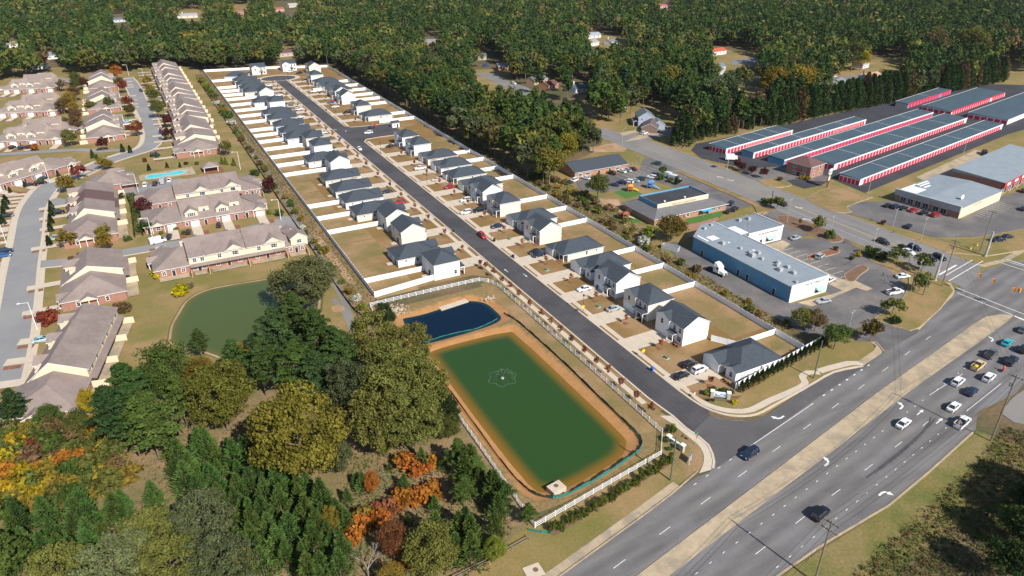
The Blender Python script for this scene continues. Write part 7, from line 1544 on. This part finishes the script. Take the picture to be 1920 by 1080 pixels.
for P in YP:
    for q in scatter(P, 3.3, 140):
        if tcount.get('young_pine', 0) > 235: break
        tree('young', q, RND.uniform(.8, 1.4), RND.choice(['young', 'young', 'pine', 'green']), '%s young pine in the dense stand, nearest %s' % (('feathery', 'taller')[RND.random() < .3], min(PLM, key=lambda k: math.hypot(k[0][0] - q[0], k[0][1] - q[1]))[1]), 'young pines of the dense stand')
for q in scatter(px((640, 850), (840, 850), (950, 990), (930, 1040), (850, 1010), (660, 1000)), 6.0, 24):
    if tcount.get('young_pine', 0) < 298: tree('young', q, RND.uniform(.35, .8), RND.choice(['young', 'green']), 'small scattered young pine in the dry clearing', 'scattered young pines')

for q in scatter(px((855, 880), (885, 875), (960, 955), (985, 985), (940, 985), (880, 930)), 3.2, 18) + scatter(px((840, 1000), (900, 990), (960, 1020), (920, 1055), (800, 1090), (790, 1040)), 3.6, 26):
    if tcount.get('young_pine', 0) < 298: tree('young', q, RND.uniform(.9, 1.5), RND.choice(['young', 'pine', 'green', 'green']), 'bushy young pine along the field side of the rail fence', 'young pines by the rail fence')
# --- planted rows
for i in range(19):
    a = Vector(ARB[1]).lerp(Vector(ARB[3]), (i + .3) / 18.6); d = (Vector(ARB[3]) - Vector(ARB[1])).normalized(); q = a + Vector((d.y, -d.x)) * 1.25
    tree('arb', q, RND.uniform(.9, 1.15), 'darkgreen', 'pointed young evergreen in the row before the white fence', 'evergreens along the white fence')
CZ = zat(960, 810, 4)
for i, (x, y) in enumerate(((305, 745), (365, 735), (435, 695), (487, 655), (553, 620), (620, 580), (680, 550), (740, 515), (800, 475), (858, 435), (915, 410), (967, 370), (1028, 335), (1080, 300), (1130, 262), (1187, 228))):
    tree('bush', CZ(x, y), .92, (.085, .1, .02), 'round leafy bush, %s from the fence corner in the highway row' % ORD[i], 'round bushes along the rail fence', 1.2)
for i, y in enumerate([99.6, 105.2, 111.3, 117, 122.1, 127.6, 133.9, 139.3, 144.6, 149.8, 156.6, 163.3, 169, 174.6, 180.3, 186]):
    tree('sapling', (89.1, y), 1.15, RND.choice([(.2, .06, .035), (.24, .08, .04), (.17, .075, .04)]), 'rusty street sapling, %s from the highway along the pond walk' % ORD[i], 'street saplings by the ponds')
for side, rows in (('R', RIGHT), ('L', LEFT)):
    for i, (y, k, c) in enumerate(rows):
        if side == 'L' and y > 530: continue
        x = 109.3 if side == 'R' else 88.6
        sheet('mulch_ring', [(x + .8 * math.cos(a), y + 1.8 + .8 * math.sin(a)) for a in np.linspace(0, 2 * PI, 9)[:-1]], 'straw', 'bed')
        tree('sapling', (x, y + 1.8), 1.0, RND.choice(['pinkred', 'pinkred', 'orange', 'red']), 'red front-yard sapling, %s from the %s end of the %s row' % (ORD[i], 'highway' if side == 'R' else 'pond', 'far' if side == 'R' else 'left'), 'front-yard saplings')
        for q in range(3 if i < 3 else 0):
            xx = (113.9 if side == 'R' else 81.9); tree('bush', (xx + RND.uniform(-.2, .2), y + .4 + q * .9), .3, 'darkgreen', 'tiny foundation shrub in the straw bed of a new house', 'foundation shrubs of the new houses')
for i, (x, y, s, c, k) in enumerate(((1325, 741, .9, 'lime', 'bush'), (1338, 733, .7, 'green', 'bush'), (1356, 735, .7, 'green', 'bush'), (1368, 738, .8, 'darkgreen', 'bush'), (1376, 757, .7, 'bright', 'bush'), (1328, 752, .4, 'green', 'bush'), (1337, 752, .4, 'green', 'bush'), (1258, 812, .9, 'green', 'bush'), (1263, 806, .8, 'lime', 'bush'), (1270, 840, .8, 'lime', 'bush'), (1252, 830, .9, 'green', 'bush'), (1255, 845, .6, 'green', 'bush'))):
    tree(k, at(x, y), s, c, 'small shrub planted round the entrance signs', 'shrubs of the entrance signs')
# --- commercial planting
for (k, x, y, s, c, l, *sz) in [('oak', 1257, 452, 1.02, (.12, .085, .022), 'large round golden-brown tree behind the day care', .72), ('oak', 1120, 378, .85, 'oak', 'tall olive tree in front of the brick building', .85), ('myrtle', 1217, 452, 1.1, 'lime', 'yellow-green tree beside the round golden tree'), ('thicket', 1206, 460, 2.0, 'white', 'white-flowering bush by the fence corner'),
      ('myrtle', 1456, 393, 1.1, 'oak', 'rounded small tree behind the cobra lamp in the island'), ('bush', 1440, 386, 1.6, (.1, .12, .02), 'bright clipped shrub behind the exit kerb'), ('bush', 1432, 381, 1.3, 'greygreen', 'grey-green shrub at the day care exit'), ('myrtle', 1531, 436, 1.15, 'oak', 'round small tree in the long island'), ('bush', 1554, 448, 2.0, 'green', 'large clipped round shrub at the island end'), ('sapling', 1499, 424, 1.0, 'brown', 'spindly sapling in the long island'),
      ('bush', 1628, 478, 1.9, 'green', 'clipped hedge shrub at the lot entrance, left'), ('bush', 1640, 484, 1.9, 'darkgreen', 'clipped hedge shrub at the lot entrance, middle'), ('bush', 1652, 488, 1.8, 'darkgreen', 'clipped hedge shrub at the lot entrance, right'), ('myrtle', 1680, 496, 1.25, 'oak', 'round small tree behind the twin-headed lamp'), ('myrtle', 1727, 510, 1.3, 'oak', 'round small tree behind the thick signal pole'), ('myrtle', 1722, 548, 1.2, 'oak', 'dark small tree behind the short poles'), ('myrtle', 1671, 594, 1.25, 'oak', 'small tree on the corner bed by the highway'),
      ('bush', 1676, 606, 1.4, 'darkgreen', 'low dark shrub under the corner bed tree'), ('myrtle', 1631, 640, 1.3, (.1, .08, .022), 'round brownish tree at the strip mall exit'), ('oak', 1563, 655, .68, 'green', 'rounded green tree at the end of the white fence', .62), ('oak', 1527, 622, .6, 'brown', 'reddish brown tree behind the fence corner', .55), ('oak', 1500, 618, .62, 'olive', 'olive tree in the brush behind the fence', .5), ('bush', 1688, 488 - 20, 1.2, 'darkgreen', 'dark shrub at the tip of the verge'), ('bush', 1655, 421, 1.0, 'maroon', 'dark shrub at the point of the discount store verge'),
      ('bush', 1609, 483 - 2, 1.0, 'bright', 'yellow shrub in the oval island'), ('bush', 1596, 487, .9, 'green', 'green shrub in the oval island'), ('bush', 1566, 470, .9, 'brown', 'brown shrub at the end of the red bed'), ('myrtle', 1383, 318, .95, 'maroon', 'dark red small tree, first inside the storage verge'), ('myrtle', 1391, 322, .85, 'maroon', 'dark red small tree, second inside the storage verge'), ('myrtle', 1409, 328, .9, 'maroon', 'dark red small tree, third inside the storage verge'), ('myrtle', 1430, 335, .9, 'maroon', 'dark red small tree, fourth inside the storage verge'),
      ('bush', 1463, 340, 1.2, 'brown', 'small brown shrub on the storage island'), ('bush', 1502, 336, 1.1, 'gold', 'golden shrub beside the storage office'), ('bush', 1513, 338, 1.1, 'gold', 'second golden shrub beside the storage office'), ('myrtle', 1242, 330, .9, 'green', 'small green tree beside the white vans'), ('bush', 1239, 338, 1.6, 'green', 'spreading shrub by the playground row of cars'), ('bush', 1270, 346, 1.7, 'darkgreen', 'dark shrub in front of the white vans'), ('bush', 1256, 342, 1.3, 'green', 'shrub between the vans and the play lawn')]:
    tree(k, at(x, y), s, c, l, None, sz[0] if sz else None)
for q in scatter([(144.3, 114), (149.6, 114), (151, 180), (158, 200), (160, 270), (150, 262), (144, 262)], 4.2, 50):
    c = RND.choice(['olive', 'brown', 'gold', 'tan', 'oak', 'brown', 'tan', 'green']); tree('thicket', q, RND.uniform(.9, 1.7), c, '%s brush shrub between the long white fence and the alley' % {'olive': 'olive', 'brown': 'brown', 'gold': 'golden', 'tan': 'tan', 'oak': 'dull olive', 'green': 'green'}[c], 'brush behind the long white fence')
for q in [(45.3 + RND.uniform(-1.0, 1.2), 178 + i * 7.4 + RND.uniform(-2.5, 2.5)) for i in range(55)]:
    c = RND.choice(['olive', 'green', 'oak', 'white', 'lime', 'gold', 'brown']); tree('thicket', q, RND.uniform(.7, 1.5) * (1.5 if q[1] > 420 else 1), c, '%s shrub in the hedgerow along the long black silt fence' % {'olive': 'olive', 'brown': 'brown', 'gold': 'golden', 'lime': 'lime', 'oak': 'dull olive', 'green': 'green', 'white': 'white-flowering'}[c], 'hedgerow along the silt fence')
# --- estate planting
ED = [(195, 284, 'myrtle', 1.3, 'maroon'), (152, 338, 'myrtle', 1.3, 'red'), (128, 362, 'myrtle', 1.55, 'gold'), (205, 320, 'myrtle', 1.0, 'gold'), (197, 318, 'myrtle', 1.2, 'gold'), (231, 286, 'arb', 1.5, 'darkgreen'), (245, 287, 'arb', 1.4, 'darkgreen'), (175, 297, 'arb', 1.5, 'green'), (131, 465, 'myrtle', 1.35, 'gold'), (198, 452, 'myrtle', 1.2, 'gold'), (199, 473, 'myrtle', 1.3, 'gold'),
      (98, 394, 'arb', 1.5, 'darkgreen'), (98, 407, 'arb', 1.5, 'darkgreen'), (97, 420, 'arb', 1.5, 'darkgreen'), (96, 434, 'arb', 1.5, 'darkgreen'), (94, 461, 'arb', 1.5, 'darkgreen'), (13, 383, 'arb', 1.5, 'darkgreen'), (11, 394, 'arb', 1.6, 'darkgreen'), (9, 407, 'arb', 1.5, 'darkgreen'), (7, 421, 'arb', 1.5, 'darkgreen'), (136, 489, 'bush', 1.0, 'brown'), (91, 606, 'thicket', 2.3, 'red'), (84, 604, 'thicket', 1.8, 'red'), (101, 603, 'thicket', 1.8, 'pinkred'),
      (342, 553, 'thicket', 1.9, 'bright'), (336, 556, 'thicket', 1.4, 'bright'), (357, 540, 'bush', 1.2, 'tan'), (350, 545, 'bush', 1.1, 'pale'), (294, 516, 'thicket', 1.4, 'bright'), (297, 522, 'thicket', 1.2, 'bright'), (236, 585, 'thicket', 1.5, 'brown'), (226, 580, 'thicket', 1.4, 'brown'), (270, 402, 'myrtle', 1.4, 'maroon'), (506, 364, 'myrtle', 1.4, 'maroon'), (275, 438, 'myrtle', 1.0, 'green'), (476, 329, 'bush', 1.6, 'green'), (483, 330, 'bush', 1.7, 'green'), (525, 405, 'bush', 1.6, 'green'), (323, 377, 'myrtle', .8, 'maroon'),
      (278, 163, 'myrtle', 1.5, 'gold'), (284, 178, 'myrtle', 1.3, 'gold'), (292, 194, 'oak', .75, 'oak'), (299, 222, 'oak', .8, 'oak'), (317, 240, 'myrtle', 1.4, 'maroon'), (316, 264, 'myrtle', 1.4, 'maroon'), (222, 150, 'oak', .8, 'orange'), (232, 175, 'myrtle', 1.8, 'red'), (226, 166, 'myrtle', 1.6, 'oak'), (243, 203, 'myrtle', 1.6, 'red'), (247, 220, 'oak', .6, (.1, .07, .025)), (260, 256, 'oak', .62, 'red'), (242, 244, 'bush', 1.8, 'red'), (208, 208, 'myrtle', 1.6, 'oak'), (200, 210, 'bush', 2, 'maroon'), (160, 168, 'myrtle', 1.7, 'maroon'), (171, 212, 'myrtle', 1.5, 'olive'), (182, 168, 'bush', 2.0, 'brown'), (195, 169, 'bush', 2, 'green'),
      (144, 160, 'oak', .75, 'oak'), (143, 172, 'oak', .7, 'oak'), (142, 190, 'oak', .75, 'brown'), (136, 205, 'oak', .8, 'gold'), (122, 214, 'oak', .75, (.13, .09, .03)), (146, 235, 'oak', .7, 'brown'), (147, 248, 'oak', .7, 'brown'), (122, 246, 'oak', .65, 'oak'), (136, 275, 'oak', .75, 'olive'), (118, 172, 'myrtle', 1.5, 'brown'), (140, 215, 'oak', .6, 'gold'), (66, 283, 'bush', 2.0, 'orange'), (30, 272, 'bush', 1.8, 'maroon'), (40, 213, 'bush', 1.7, 'red'), (80, 341, 'bush', 1.0, 'green'), (48, 352, 'arb', 1.1, 'darkgreen'), (20, 362, 'arb', 1.0, 'darkgreen'), (110, 331, 'arb', 1.0, 'darkgreen'), (137, 322, 'arb', 1.2, 'darkgreen'), (183, 300, 'arb', 1, 'green'),
      (272, 304, 'bush', 1.2, 'red'), (295, 296, 'arb', 1.1, 'greygreen'), (349, 295, 'arb', 1.4, 'greygreen'), (280, 320, 'arb', 1.1, 'darkgreen'), (314, 315, 'arb', 1.0, 'darkgreen'), (338, 314, 'arb', .9, 'darkgreen'), (350, 309, 'bush', .9, 'darkgreen'), (370, 309, 'bush', .9, 'green'), (417, 308, 'arb', 1.2, 'lime'), (424, 309, 'arb', 1.2, 'lime'), (439, 311, 'arb', 1.3, 'lime'), (425, 292, 'oak', .62, (.17, .15, .04)), (240, 452, 'bush', 1.2, 'green'), (228, 372, 'bush', 1.3, 'darkgreen'), (150, 480, 'bush', .7, 'brown'), (303, 440, 'bush', .8, 'lime'), (330, 432, 'bush', .8, 'lime'), (345, 440, 'bush', .9, 'green'), (460, 408, 'bush', .8, 'green'), (505, 402, 'bush', 1.0, 'lime'), (492, 478, 'bush', 1.3, 'darkgreen'), (546, 432, 'bush', .6, 'brown')]
CD = {'gold': 'golden green', 'maroon': 'dark red', 'red': 'red', 'pinkred': 'red', 'oak': 'olive', 'olive': 'olive', 'green': 'green', 'darkgreen': 'dark green', 'brown': 'brown', 'orange': 'orange', 'bright': 'bright yellow', 'lime': 'yellow-green', 'greygreen': 'grey-green', 'tan': 'straw-coloured', 'pale': 'pale'}
LANDM = [((287, 450), 'the purple van'), ((273, 349), 'the pool parking'), ((395, 310), 'the pool pavilion'), ((340, 325), 'the swimming pool'), ((100, 425), 'the redder-roofed row'), ((80, 630), 'the pale blue car'), ((345, 548), 'the green pond'), ((10, 400), 'the left photo edge'), ((70, 345), 'the bend townhouses'), ((140, 320), 'the estate road bend'), ((220, 330), 'the clubhouse'), ((250, 150), 'the far road end'), ((290, 200), 'the far townhouses on the right'), ((240, 220), 'the far short rows'), ((60, 280), 'the far left garages'), ((140, 180), 'the far long rows'), ((500, 410), 'the parking pad'), ((130, 475), 'the short row with a pillared porch'), ((300, 260), 'the nearest long row')]
seen = {}
for (x, y, k, s, c) in ED:
    lm = min(LANDM, key=lambda q: (q[0][0] - x) ** 2 + 3 * (q[0][1] - y) ** 2)[1]
    base = '%s %s by %s' % (CD.get(c, 'olive brown'), {'myrtle': 'small rounded tree', 'oak': 'leafy tree', 'arb': 'cone-shaped evergreen', 'bush': 'shrub', 'thicket': 'spreading shrub'}[k], lm)
    n = seen.get(base, 0); seen[base] = n + 1
    tree(k, at(x, y), s, c, base if n == 0 else base + ', %s counted there' % ORD[n], 'estate planting')
hd = thing('hedge', 'tall clipped dark green hedge between two townhouse rows', 'hedge', (0, 0, 0))
hp = smooth(px((246, 372), (252, 385), (255, 400), (258, 420), (261, 445)), 2); C = []
rs_ = np.random.RandomState(3); V, T_i = [], []
for i in range(len(hp) - 1):
    for q in range(330):
        t_ = rs_.uniform(); side = rs_.randint(3); a = np.array(hp[i]) * (1 - t_) + np.array(hp[i + 1]) * t_
        off = rs_.uniform(-1.3, 1.3) if side == 0 else (1.3 if side == 1 else -1.3); V.append((a[0] + off, a[1], 2.4 + rs_.normal() * .1 if side == 0 else rs_.uniform(.1, 2.4)))
V = np.array(V); place(qmesh('foliage', quads(V, unit(rs_.normal(size=V.shape) + [0, -.4, .7]), .26, .6, rs_), rs_.uniform(.2, .8, len(V)), M['leaf']), 'foliage', hd, color=(.05, .075, .018))
# --- conifer screen behind the storage yard
n_ = 0
for row in range(2):
    x = 243.0
    while x < 560:
        y = 277 + (x - 245) * .055 + row * 5.5 + (0 if x < 320 else 2) ; x += RND.uniform(4.2, 6.0)
        if 452 < x < 486 and row == 0: continue
        c = 'cypress' if RND.random() < .8 else 'brown'
        tree('cypress' if x > 312 or RND.random() < .45 else 'pinelo', (x + RND.uniform(-1, 1), y + RND.uniform(-1.2, 1.2)), RND.uniform(1.2, 1.6) if x > 312 else RND.uniform(.8, 1.15), c, '%s %s in the conifer screen, %s' % (('dark green', 'front-row')[row == 0], 'cypress' if c == 'cypress' else 'browning conifer', 'beside the side road end' if x < 275 else 'behind the nearest storage building' if x < 312 else 'behind the second storage building' if x < 366 else 'behind the third storage building' if x < 416 else 'beside the small far storage building' if x < 486 else 'beyond the wide far storage buildings'), 'conifer screen behind the storage yard', None if x > 312 else RND.uniform(.75, .95))
tree('cypress', at(1278, 272), 1.9, 'cypress', 'largest dark conifer at the road end of the screen', None, 1.5)

for (x, y, s, c, l) in ((1488, 205, 2.1, (.2, .165, .022), 'huge golden-olive tree behind the browning conifers'), (1448, 196, 1.7, (.19, .15, .022), 'large golden-olive tree left of the huge one'), (1520, 196, 1.5, (.15, .14, .025), 'large olive tree right of the huge golden one'), (1612, 132, 1.2, 'yellow', 'bright yellow tree beside the white house beyond the conifers'), (1595, 134, 1.7, 'oak', 'dark olive tree beside the bright yellow one'), (1750, 122, 2.2, (.13, .11, .045), 'broad brownish tree beyond the far storage building'), (1812, 118, 2.3, (.13, .125, .03), 'broad olive tree at the far lawn'), (1345, 225, 2.0, 'greygreen', 'huge grey-green oak behind the conifer screen'), (1250, 190, 1.8, (.16, .145, .03), 'golden oak behind the blue-grey house'), (1030, 345, 1.3, (.15, .135, .028), 'golden-olive tree at the end of the white back fence wood'), (1060, 312, 1.2, (.19, .15, .025), 'gold-tinged tree by the dirt patch'), (1105, 268, .9, 'yellow', 'yellow tree at the wood edge above the brick building')):
    tree('oak', at(x, y), s, c, l)
# --- woods: the nearest three hundred of a kind are trees of their own, the rest one far wood
def proj(x, y, z):
    d = C2W.T @ np.array([x, y, z - HCAM]); return (CX + F * d[0] / d[2], CY - F * d[1] / d[2]) if d[2] > 1 else (-9999, -9999)
OPEN = [[(886, 135), (925, 137), (998, 168), (985, 180), (905, 155)], [(905, 104), (935, 110), (930, 128), (895, 118)], [(1165, 250), (1190, 215), (1245, 235), (1275, 232), (1285, 262), (1170, 262)], [(1197, 205), (1238, 205), (1245, 235), (1197, 235)],
        [(1335, 90), (1400, 95), (1425, 112), (1340, 108)], [(1385, 168), (1425, 168), (1440, 200), (1410, 200)], [(1580, 140), (1660, 125), (1690, 125), (1690, 146), (1600, 160)], [(1620, 112), (1690, 110), (1700, 130), (1630, 130)], [(1855, 122), (1910, 118), (1915, 150), (1860, 152)],
        [(1105, 64), (1135, 64), (1135, 84), (1105, 84)], [(1140, 72), (1175, 74), (1172, 86), (1140, 84)], [(338, 24), (380, 24), (380, 34), (334, 34)], [(440, 14), (465, 12), (465, 24), (440, 24)], [(530, 92), (555, 92), (555, 104), (530, 104)], [(1030, 150), (1050, 150), (1050, 168), (1010, 168)], [(1075, 155), (1105, 155), (1105, 172), (1075, 172)],
        [(797, 74), (822, 74), (822, 86), (797, 86)], [(1340, 122), (1378, 120), (1378, 138), (1335, 136)], [(217, 32), (235, 32), (235, 46), (217, 46)], [(1238, 4), (1262, 4), (1262, 16), (1238, 16)], [(515, 8), (560, 5), (560, 24), (515, 22)], [(1565, 162), (1595, 162), (1598, 180), (1557, 180)], [(84, 102), (104, 102), (104, 114), (84, 114)], [(16, 78), (32, 78), (32, 92), (16, 92)]]
OPN = [np.array(P, float) for P in OPEN]
BUILT = [[(-170, 640), (40, 632), (51, 612), (92, 606), (142, 590), (146.5, 585), (146.5, 250), (162, 250), (164, 275), (205, 285), (208, 300), (240, 300), (243, 274), (320, 280), (440, 289), (560, 298), (900, 330), (900, -200), (-400, -200), (-400, 640)],
         [(203, 285), (240, 285), (240, 330), (225, 420), (203, 420)]]
cand = []; sp = 7.2
def fbm(x, y): return math.sin(x * .021 + 1.3) + math.sin(y * .017 + x * .008) + .6 * math.sin(x * .06 - y * .05)
yy = 255.0
while yy < 1440:
    spy = 7.0 if yy < 700 else 9.0
    xx = -480.0
    while xx < 1500:
        xx += spy; q = (xx + RND.uniform(-.45, .45) * spy, yy + RND.uniform(-.45, .45) * spy)
        u, v = proj(q[0], q[1], 10)
        if -60 < u < 1980 and v > -70: cand.append(q)
    yy += spy
A_ = np.array(cand); ok = np.ones(len(A_), bool)
for B in BUILT: ok &= sdf(A_, B) > 0
for (x, y, *_r) in BH: c = at(x, y); ok &= np.hypot(A_[:, 0] - c[0], (A_[:, 1] - c[1] - 4)) > 11
def projv(A, z):
    D = np.c_[A, np.full(len(A), z - HCAM)] @ C2W; return np.c_[CX + F * D[:, 0] / D[:, 2], CY - F * D[:, 1] / D[:, 2]]
for z in (1.0, 7.0, 12.0, 17.0):
    U = projv(A_, z)
    for P in OPN: ok &= sdf(U, P) > (6 if z < 15 else 4)
A_ = A_[ok]; rsq = np.random.RandomState(77); A_ = A_[rsq.permutation(len(A_))]
dist = np.hypot(A_[:, 0], A_[:, 1]); order = np.argsort(dist); A_ = A_[order]
WL = [(at(x, y), 'the ' + n.replace(' house with a bright red roof', '').replace(' house', '') + ' house') for (x, y, n, *_r) in BH] + [((143, y), w) for y, w in ((275, 'the near end of the back fence wood'), (330, 'the long empty yard'), (390, 'the side street fence'), (430, 'the middle of the back fence'), (480, 'the upper back fence'), (540, 'the far end of the back fence'))] + [((180, 275), 'the brick building'), ((214, 330), 'the side road'), (at(1200, 232), 'the blue-grey house'), ((95, 625), 'the turnaround houses'), ((30, 650), 'the far estate rows'), ((-40, 650), 'the far left rows'), ((175, 400), 'the small wood clearing'), ((180, 330), 'the golden trees'), ((170, 520), 'the bare grey poles')]
def woodlabel(c, kp, s, q):
    w2 = sorted(WL, key=lambda k: (k[0][0] - q[0]) ** 2 + (k[0][1] - q[1]) ** 2)[:2]; w = w2[0][1] + ' and ' + w2[1][1].replace('the ', '', 1)
    z = ('slender ', '', 'tall ')[int(s > .9) + int(s > 1.02)] if kp else ('small ', '', 'large ')[int(s > 1.05) + int(s > 1.25)]
    r_l = '%s%s %s near %s' % (z, c, 'pine' if kp else 'broadleaf tree', w)
    return r_l if len(r_l.split()) <= 15 else ('%s %s near %s' % (c, 'pine' if kp else 'broadleaf tree', w2[0][1])) if len(w2[0][1].split()) > 7 else '%s%s %s in the wood nearest %s' % (z, c, 'pine' if kp else 'broadleaf tree', w2[0][1])
far = []; budget = {'pine_tree': 296 - tcount.get('pine_tree', 0), 'oak_tree': 296 - tcount.get('oak_tree', 0)}
REG = lambda q: 'the wood right of the new houses' if (146 < q[0] < 300 and q[1] < 600) else ('the wood behind the turnaround' if q[0] < 150 else 'the wood behind the storage yard' if q[0] > 300 else 'the middle wood')
for q in A_:
    r = RND.random(); n = fbm(q[0], q[1]); right = q[0] > 250
    kp = r < (.56 + .1 * n if not right else .6 + .1 * n)
    if kp: col = RND.choice(['pine', 'pine', 'dpine', 'dpine', 'green'] if right else ['pine', 'green', 'pine', 'dpine']); s = RND.uniform(.78, 1.12)
    else: col = RND.choice(['oak', 'oak', 'olive', 'greygreen', 'green', 'oak', 'olive', 'greygreen', 'oak', (.115, .105, .035)] + (['gold', 'brown', 'brown'] if RND.random() < .25 else [])); s = RND.uniform(.85, 1.45)
    d = math.hypot(q[0], q[1]); nm = 'pine_tree' if kp else 'oak_tree'
    if budget[nm] > 0:
        budget[nm] -= 1; nmcol = CD.get(col, {'pine': 'dark green', 'dpine': 'blackish green'}.get(col, 'olive brown')) if isinstance(col, str) else 'olive brown'
        tree(('pinelo' if kp else 'oaklo') if d > 300 else ('pine' if kp else 'oak'), q, s, col, woodlabel(nmcol, kp, s, q), 'trees of ' + REG(q), s * RND.uniform(.95, 1.2) if not kp else None)
    else: far.append((q[0], q[1], kp, s, CO[col] if isinstance(col, str) else col))
def leafcol(name):
    m = leafmat(name, .2); t = m.node_tree; a = t.nodes.new('ShaderNodeAttribute'); a.attribute_name = 'col'
    hs = [n for n in t.nodes if n.type == 'HUE_SAT'][0]; t.links.new(a.outputs['Color'], hs.inputs['Color']); hs.inputs['Hue'].default_value = .5
    for l in list(t.links):
        if l.to_node == hs and l.to_socket.name == 'Hue': t.links.remove(l)
    return m
M['leafcol'] = leafcol('mixed foliage')
def joined(name, items, label, cat, maker):
    V, T, Cc = [], [], []
    for it in items:
        v, t, c = maker(it); V.append(v); T.append(t); Cc.append(np.repeat(np.array([c]), len(t), 0))
    o = place(qmesh(name, np.concatenate(V), np.concatenate(T), M['leafcol'], np.concatenate(Cc)), name); tag(o, label, cat, None, 'stuff'); return o
FARP = [crown_pine(300 + s, nbr=17, nt=2, nl=3, ls=1.3) for s in range(8)]; FARO = [crown_oak(320 + s, 22, 5, 1.25) for s in range(8)]
FARP2 = [crown_pine(340 + s, nbr=26, nt=2, nl=5, ls=.95) for s in range(8)]; FARO2 = [crown_oak(360 + s, 34, 8, .85) for s in range(8)]
def mk(it):
    x, y, kp, s, c = it; nr = math.hypot(x, y) < 640; v, t = RND.choice((FARP2 if nr else FARP) if kp else (FARO2 if nr else FARO)); a = RND.uniform(0, 6.28); ca, sa = math.cos(a) * s, math.sin(a) * s
    w = np.c_[v[:, 0] * ca - v[:, 1] * sa + x, v[:, 0] * sa + v[:, 1] * ca + y, v[:, 2] * s * (1 if kp else 1.1)]; j = RND.uniform(.8, 1.2)
    return w, .28 + t * .45, tuple(k * j for k in c)
if far: joined('far_woodland', far, 'far woodland of mixed pines and broadleaf trees to the top edge', 'woodland', mk)
print('TREES', tcount, 'far', len(far), 'tris', len(bpy.data.objects['far_woodland'].data.polygons) * 2)
# --- ground cover
def cover(name, poly, n, cols, label, size=(.3, .8), nl=9, ls=.22, zs=.7):
    pts = scatter(poly, math.sqrt(abs(sum(poly[i][0] * poly[(i + 1) % len(poly)][1] - poly[(i + 1) % len(poly)][0] * poly[i][1] for i in range(len(poly)))) / 2 / n))
    def mkc(q):
        r = RND.uniform(*size); e = unit(rsq.normal(size=(nl, 3))); e[:, 2] = np.abs(e[:, 2]) * zs; P = e * r * rsq.uniform(.5, 1, nl)[:, None] + [q[0], q[1], .03]
        return quads(P, unit(e + rsq.normal(size=e.shape) * .6), ls, .5, rsq), np.clip(rsq.uniform(.1, .9, nl), 0, 1), CO[RND.choice(cols)] if True else None
    return joined(name, pts, label, 'undergrowth', mkc)
cover('undergrowth', px((1590, 1085), (1690, 1000), (1780, 915), (1840, 868), (1852, 842), (1885, 800), (1940, 812), (1960, 900), (1960, 1100)), 800, ['brown', 'brown', 'oak', 'green', 'brown', 'green', 'tan', 'darkgreen'], 'tangled brown and green scrub beyond the near verge', (.3, 1.7), 34, .15, .5)
cover('undergrowth', px((640, 850), (840, 850), (960, 990), (930, 1050), (850, 1090), (640, 1090)), 900, ['tan', 'brown', 'oak', 'green', 'tan'], 'dry weeds in the clearing of the wooded field', (.25, .8), 9, .2)
cover('undergrowth', px((200, 830), (330, 780), (480, 780), (500, 840), (300, 930)), 420, ['tan', 'oak', 'tan', 'green'], 'dry weeds in the clearing by the shore trees', (.2, .6), 9, .18)
cover('undergrowth', TH, 900, ['gold', 'olive', 'oak', 'green', 'brown', 'olive', 'green', 'gold'], 'low autumn undergrowth below the last townhouse', (.5, 1.1), 12, .24)
cover('undergrowth', YP[0], 700, ['green', 'oak', 'young', 'tan'], 'low undergrowth beneath the young pines', (.4, 1.0), 10, .22)
cover('undergrowth', [(44, 175), (50.8, 175), (50.8, 600), (44, 600)], 2300, ['tan', 'brown', 'tan', 'oak', 'gold', 'brown'], 'dry brown weeds along the outside of the left fence', (.3, .75), 8, .2)
cover('undergrowth', [(142.8, 112), (149, 112), (151, 180), (158, 200), (160, 265), (142.8, 265)], 1500, ['tan', 'brown', 'oak', 'gold', 'green'], 'weedy brush between the long white fence and the alley', (.35, .9), 9, .22)
cover('undergrowth', [(142.8, 265), (152, 265), (152, 585), (142.8, 585)], 1300, ['brown', 'oak', 'darkgreen', 'tan'], 'brush at the foot of the wood behind the white fence', (.4, 1.2), 9, .3)
for (x, y, s, c, l) in ((1948, 985, .9, 'darkgreen', 'dark tree at the lower right edge'), (1925, 1040, .8, 'darkgreen', 'dark tree below the lower right edge one'), (1890, 1010, .6, 'green', 'small tree in the shade of the lower right scrub'), (1985, 950, 1.0, 'darkgreen', 'dark tree just outside the right edge'), (1880, 1095, .8, 'darkgreen', 'dark tree at the lower right corner'), (1905, 960, .5, 'greygreen', 'grey-green bush tree in the right scrub')):
    tree('oak', at(x, y), s, c, l, None, s * .9)
# ------------------------------------------------------------ air
hz = MB(); hz.box(-2900, -320, -4, 3100, 3400, 125, bottom=True)
hm = bpy.data.materials.new('air'); hm.use_nodes = True; t = hm.node_tree; t.nodes.clear()
o_ = t.nodes.new('ShaderNodeOutputMaterial'); v_ = t.nodes.new('ShaderNodeVolumePrincipled')
v_.inputs['Color'].default_value = (0.8, 0.88, 1.0, 1); v_.inputs['Density'].default_value = 0.00003; v_.inputs['Anisotropy'].default_value = 0.2
t.links.new(v_.outputs[0], o_.inputs['Volume'])
ho = place(hz.mesh('haze', hm), 'haze'); ho['kind'] = 'stuff'; ho['label'] = 'thin daylight haze over the whole neighbourhood'; ho['category'] = 'haze'
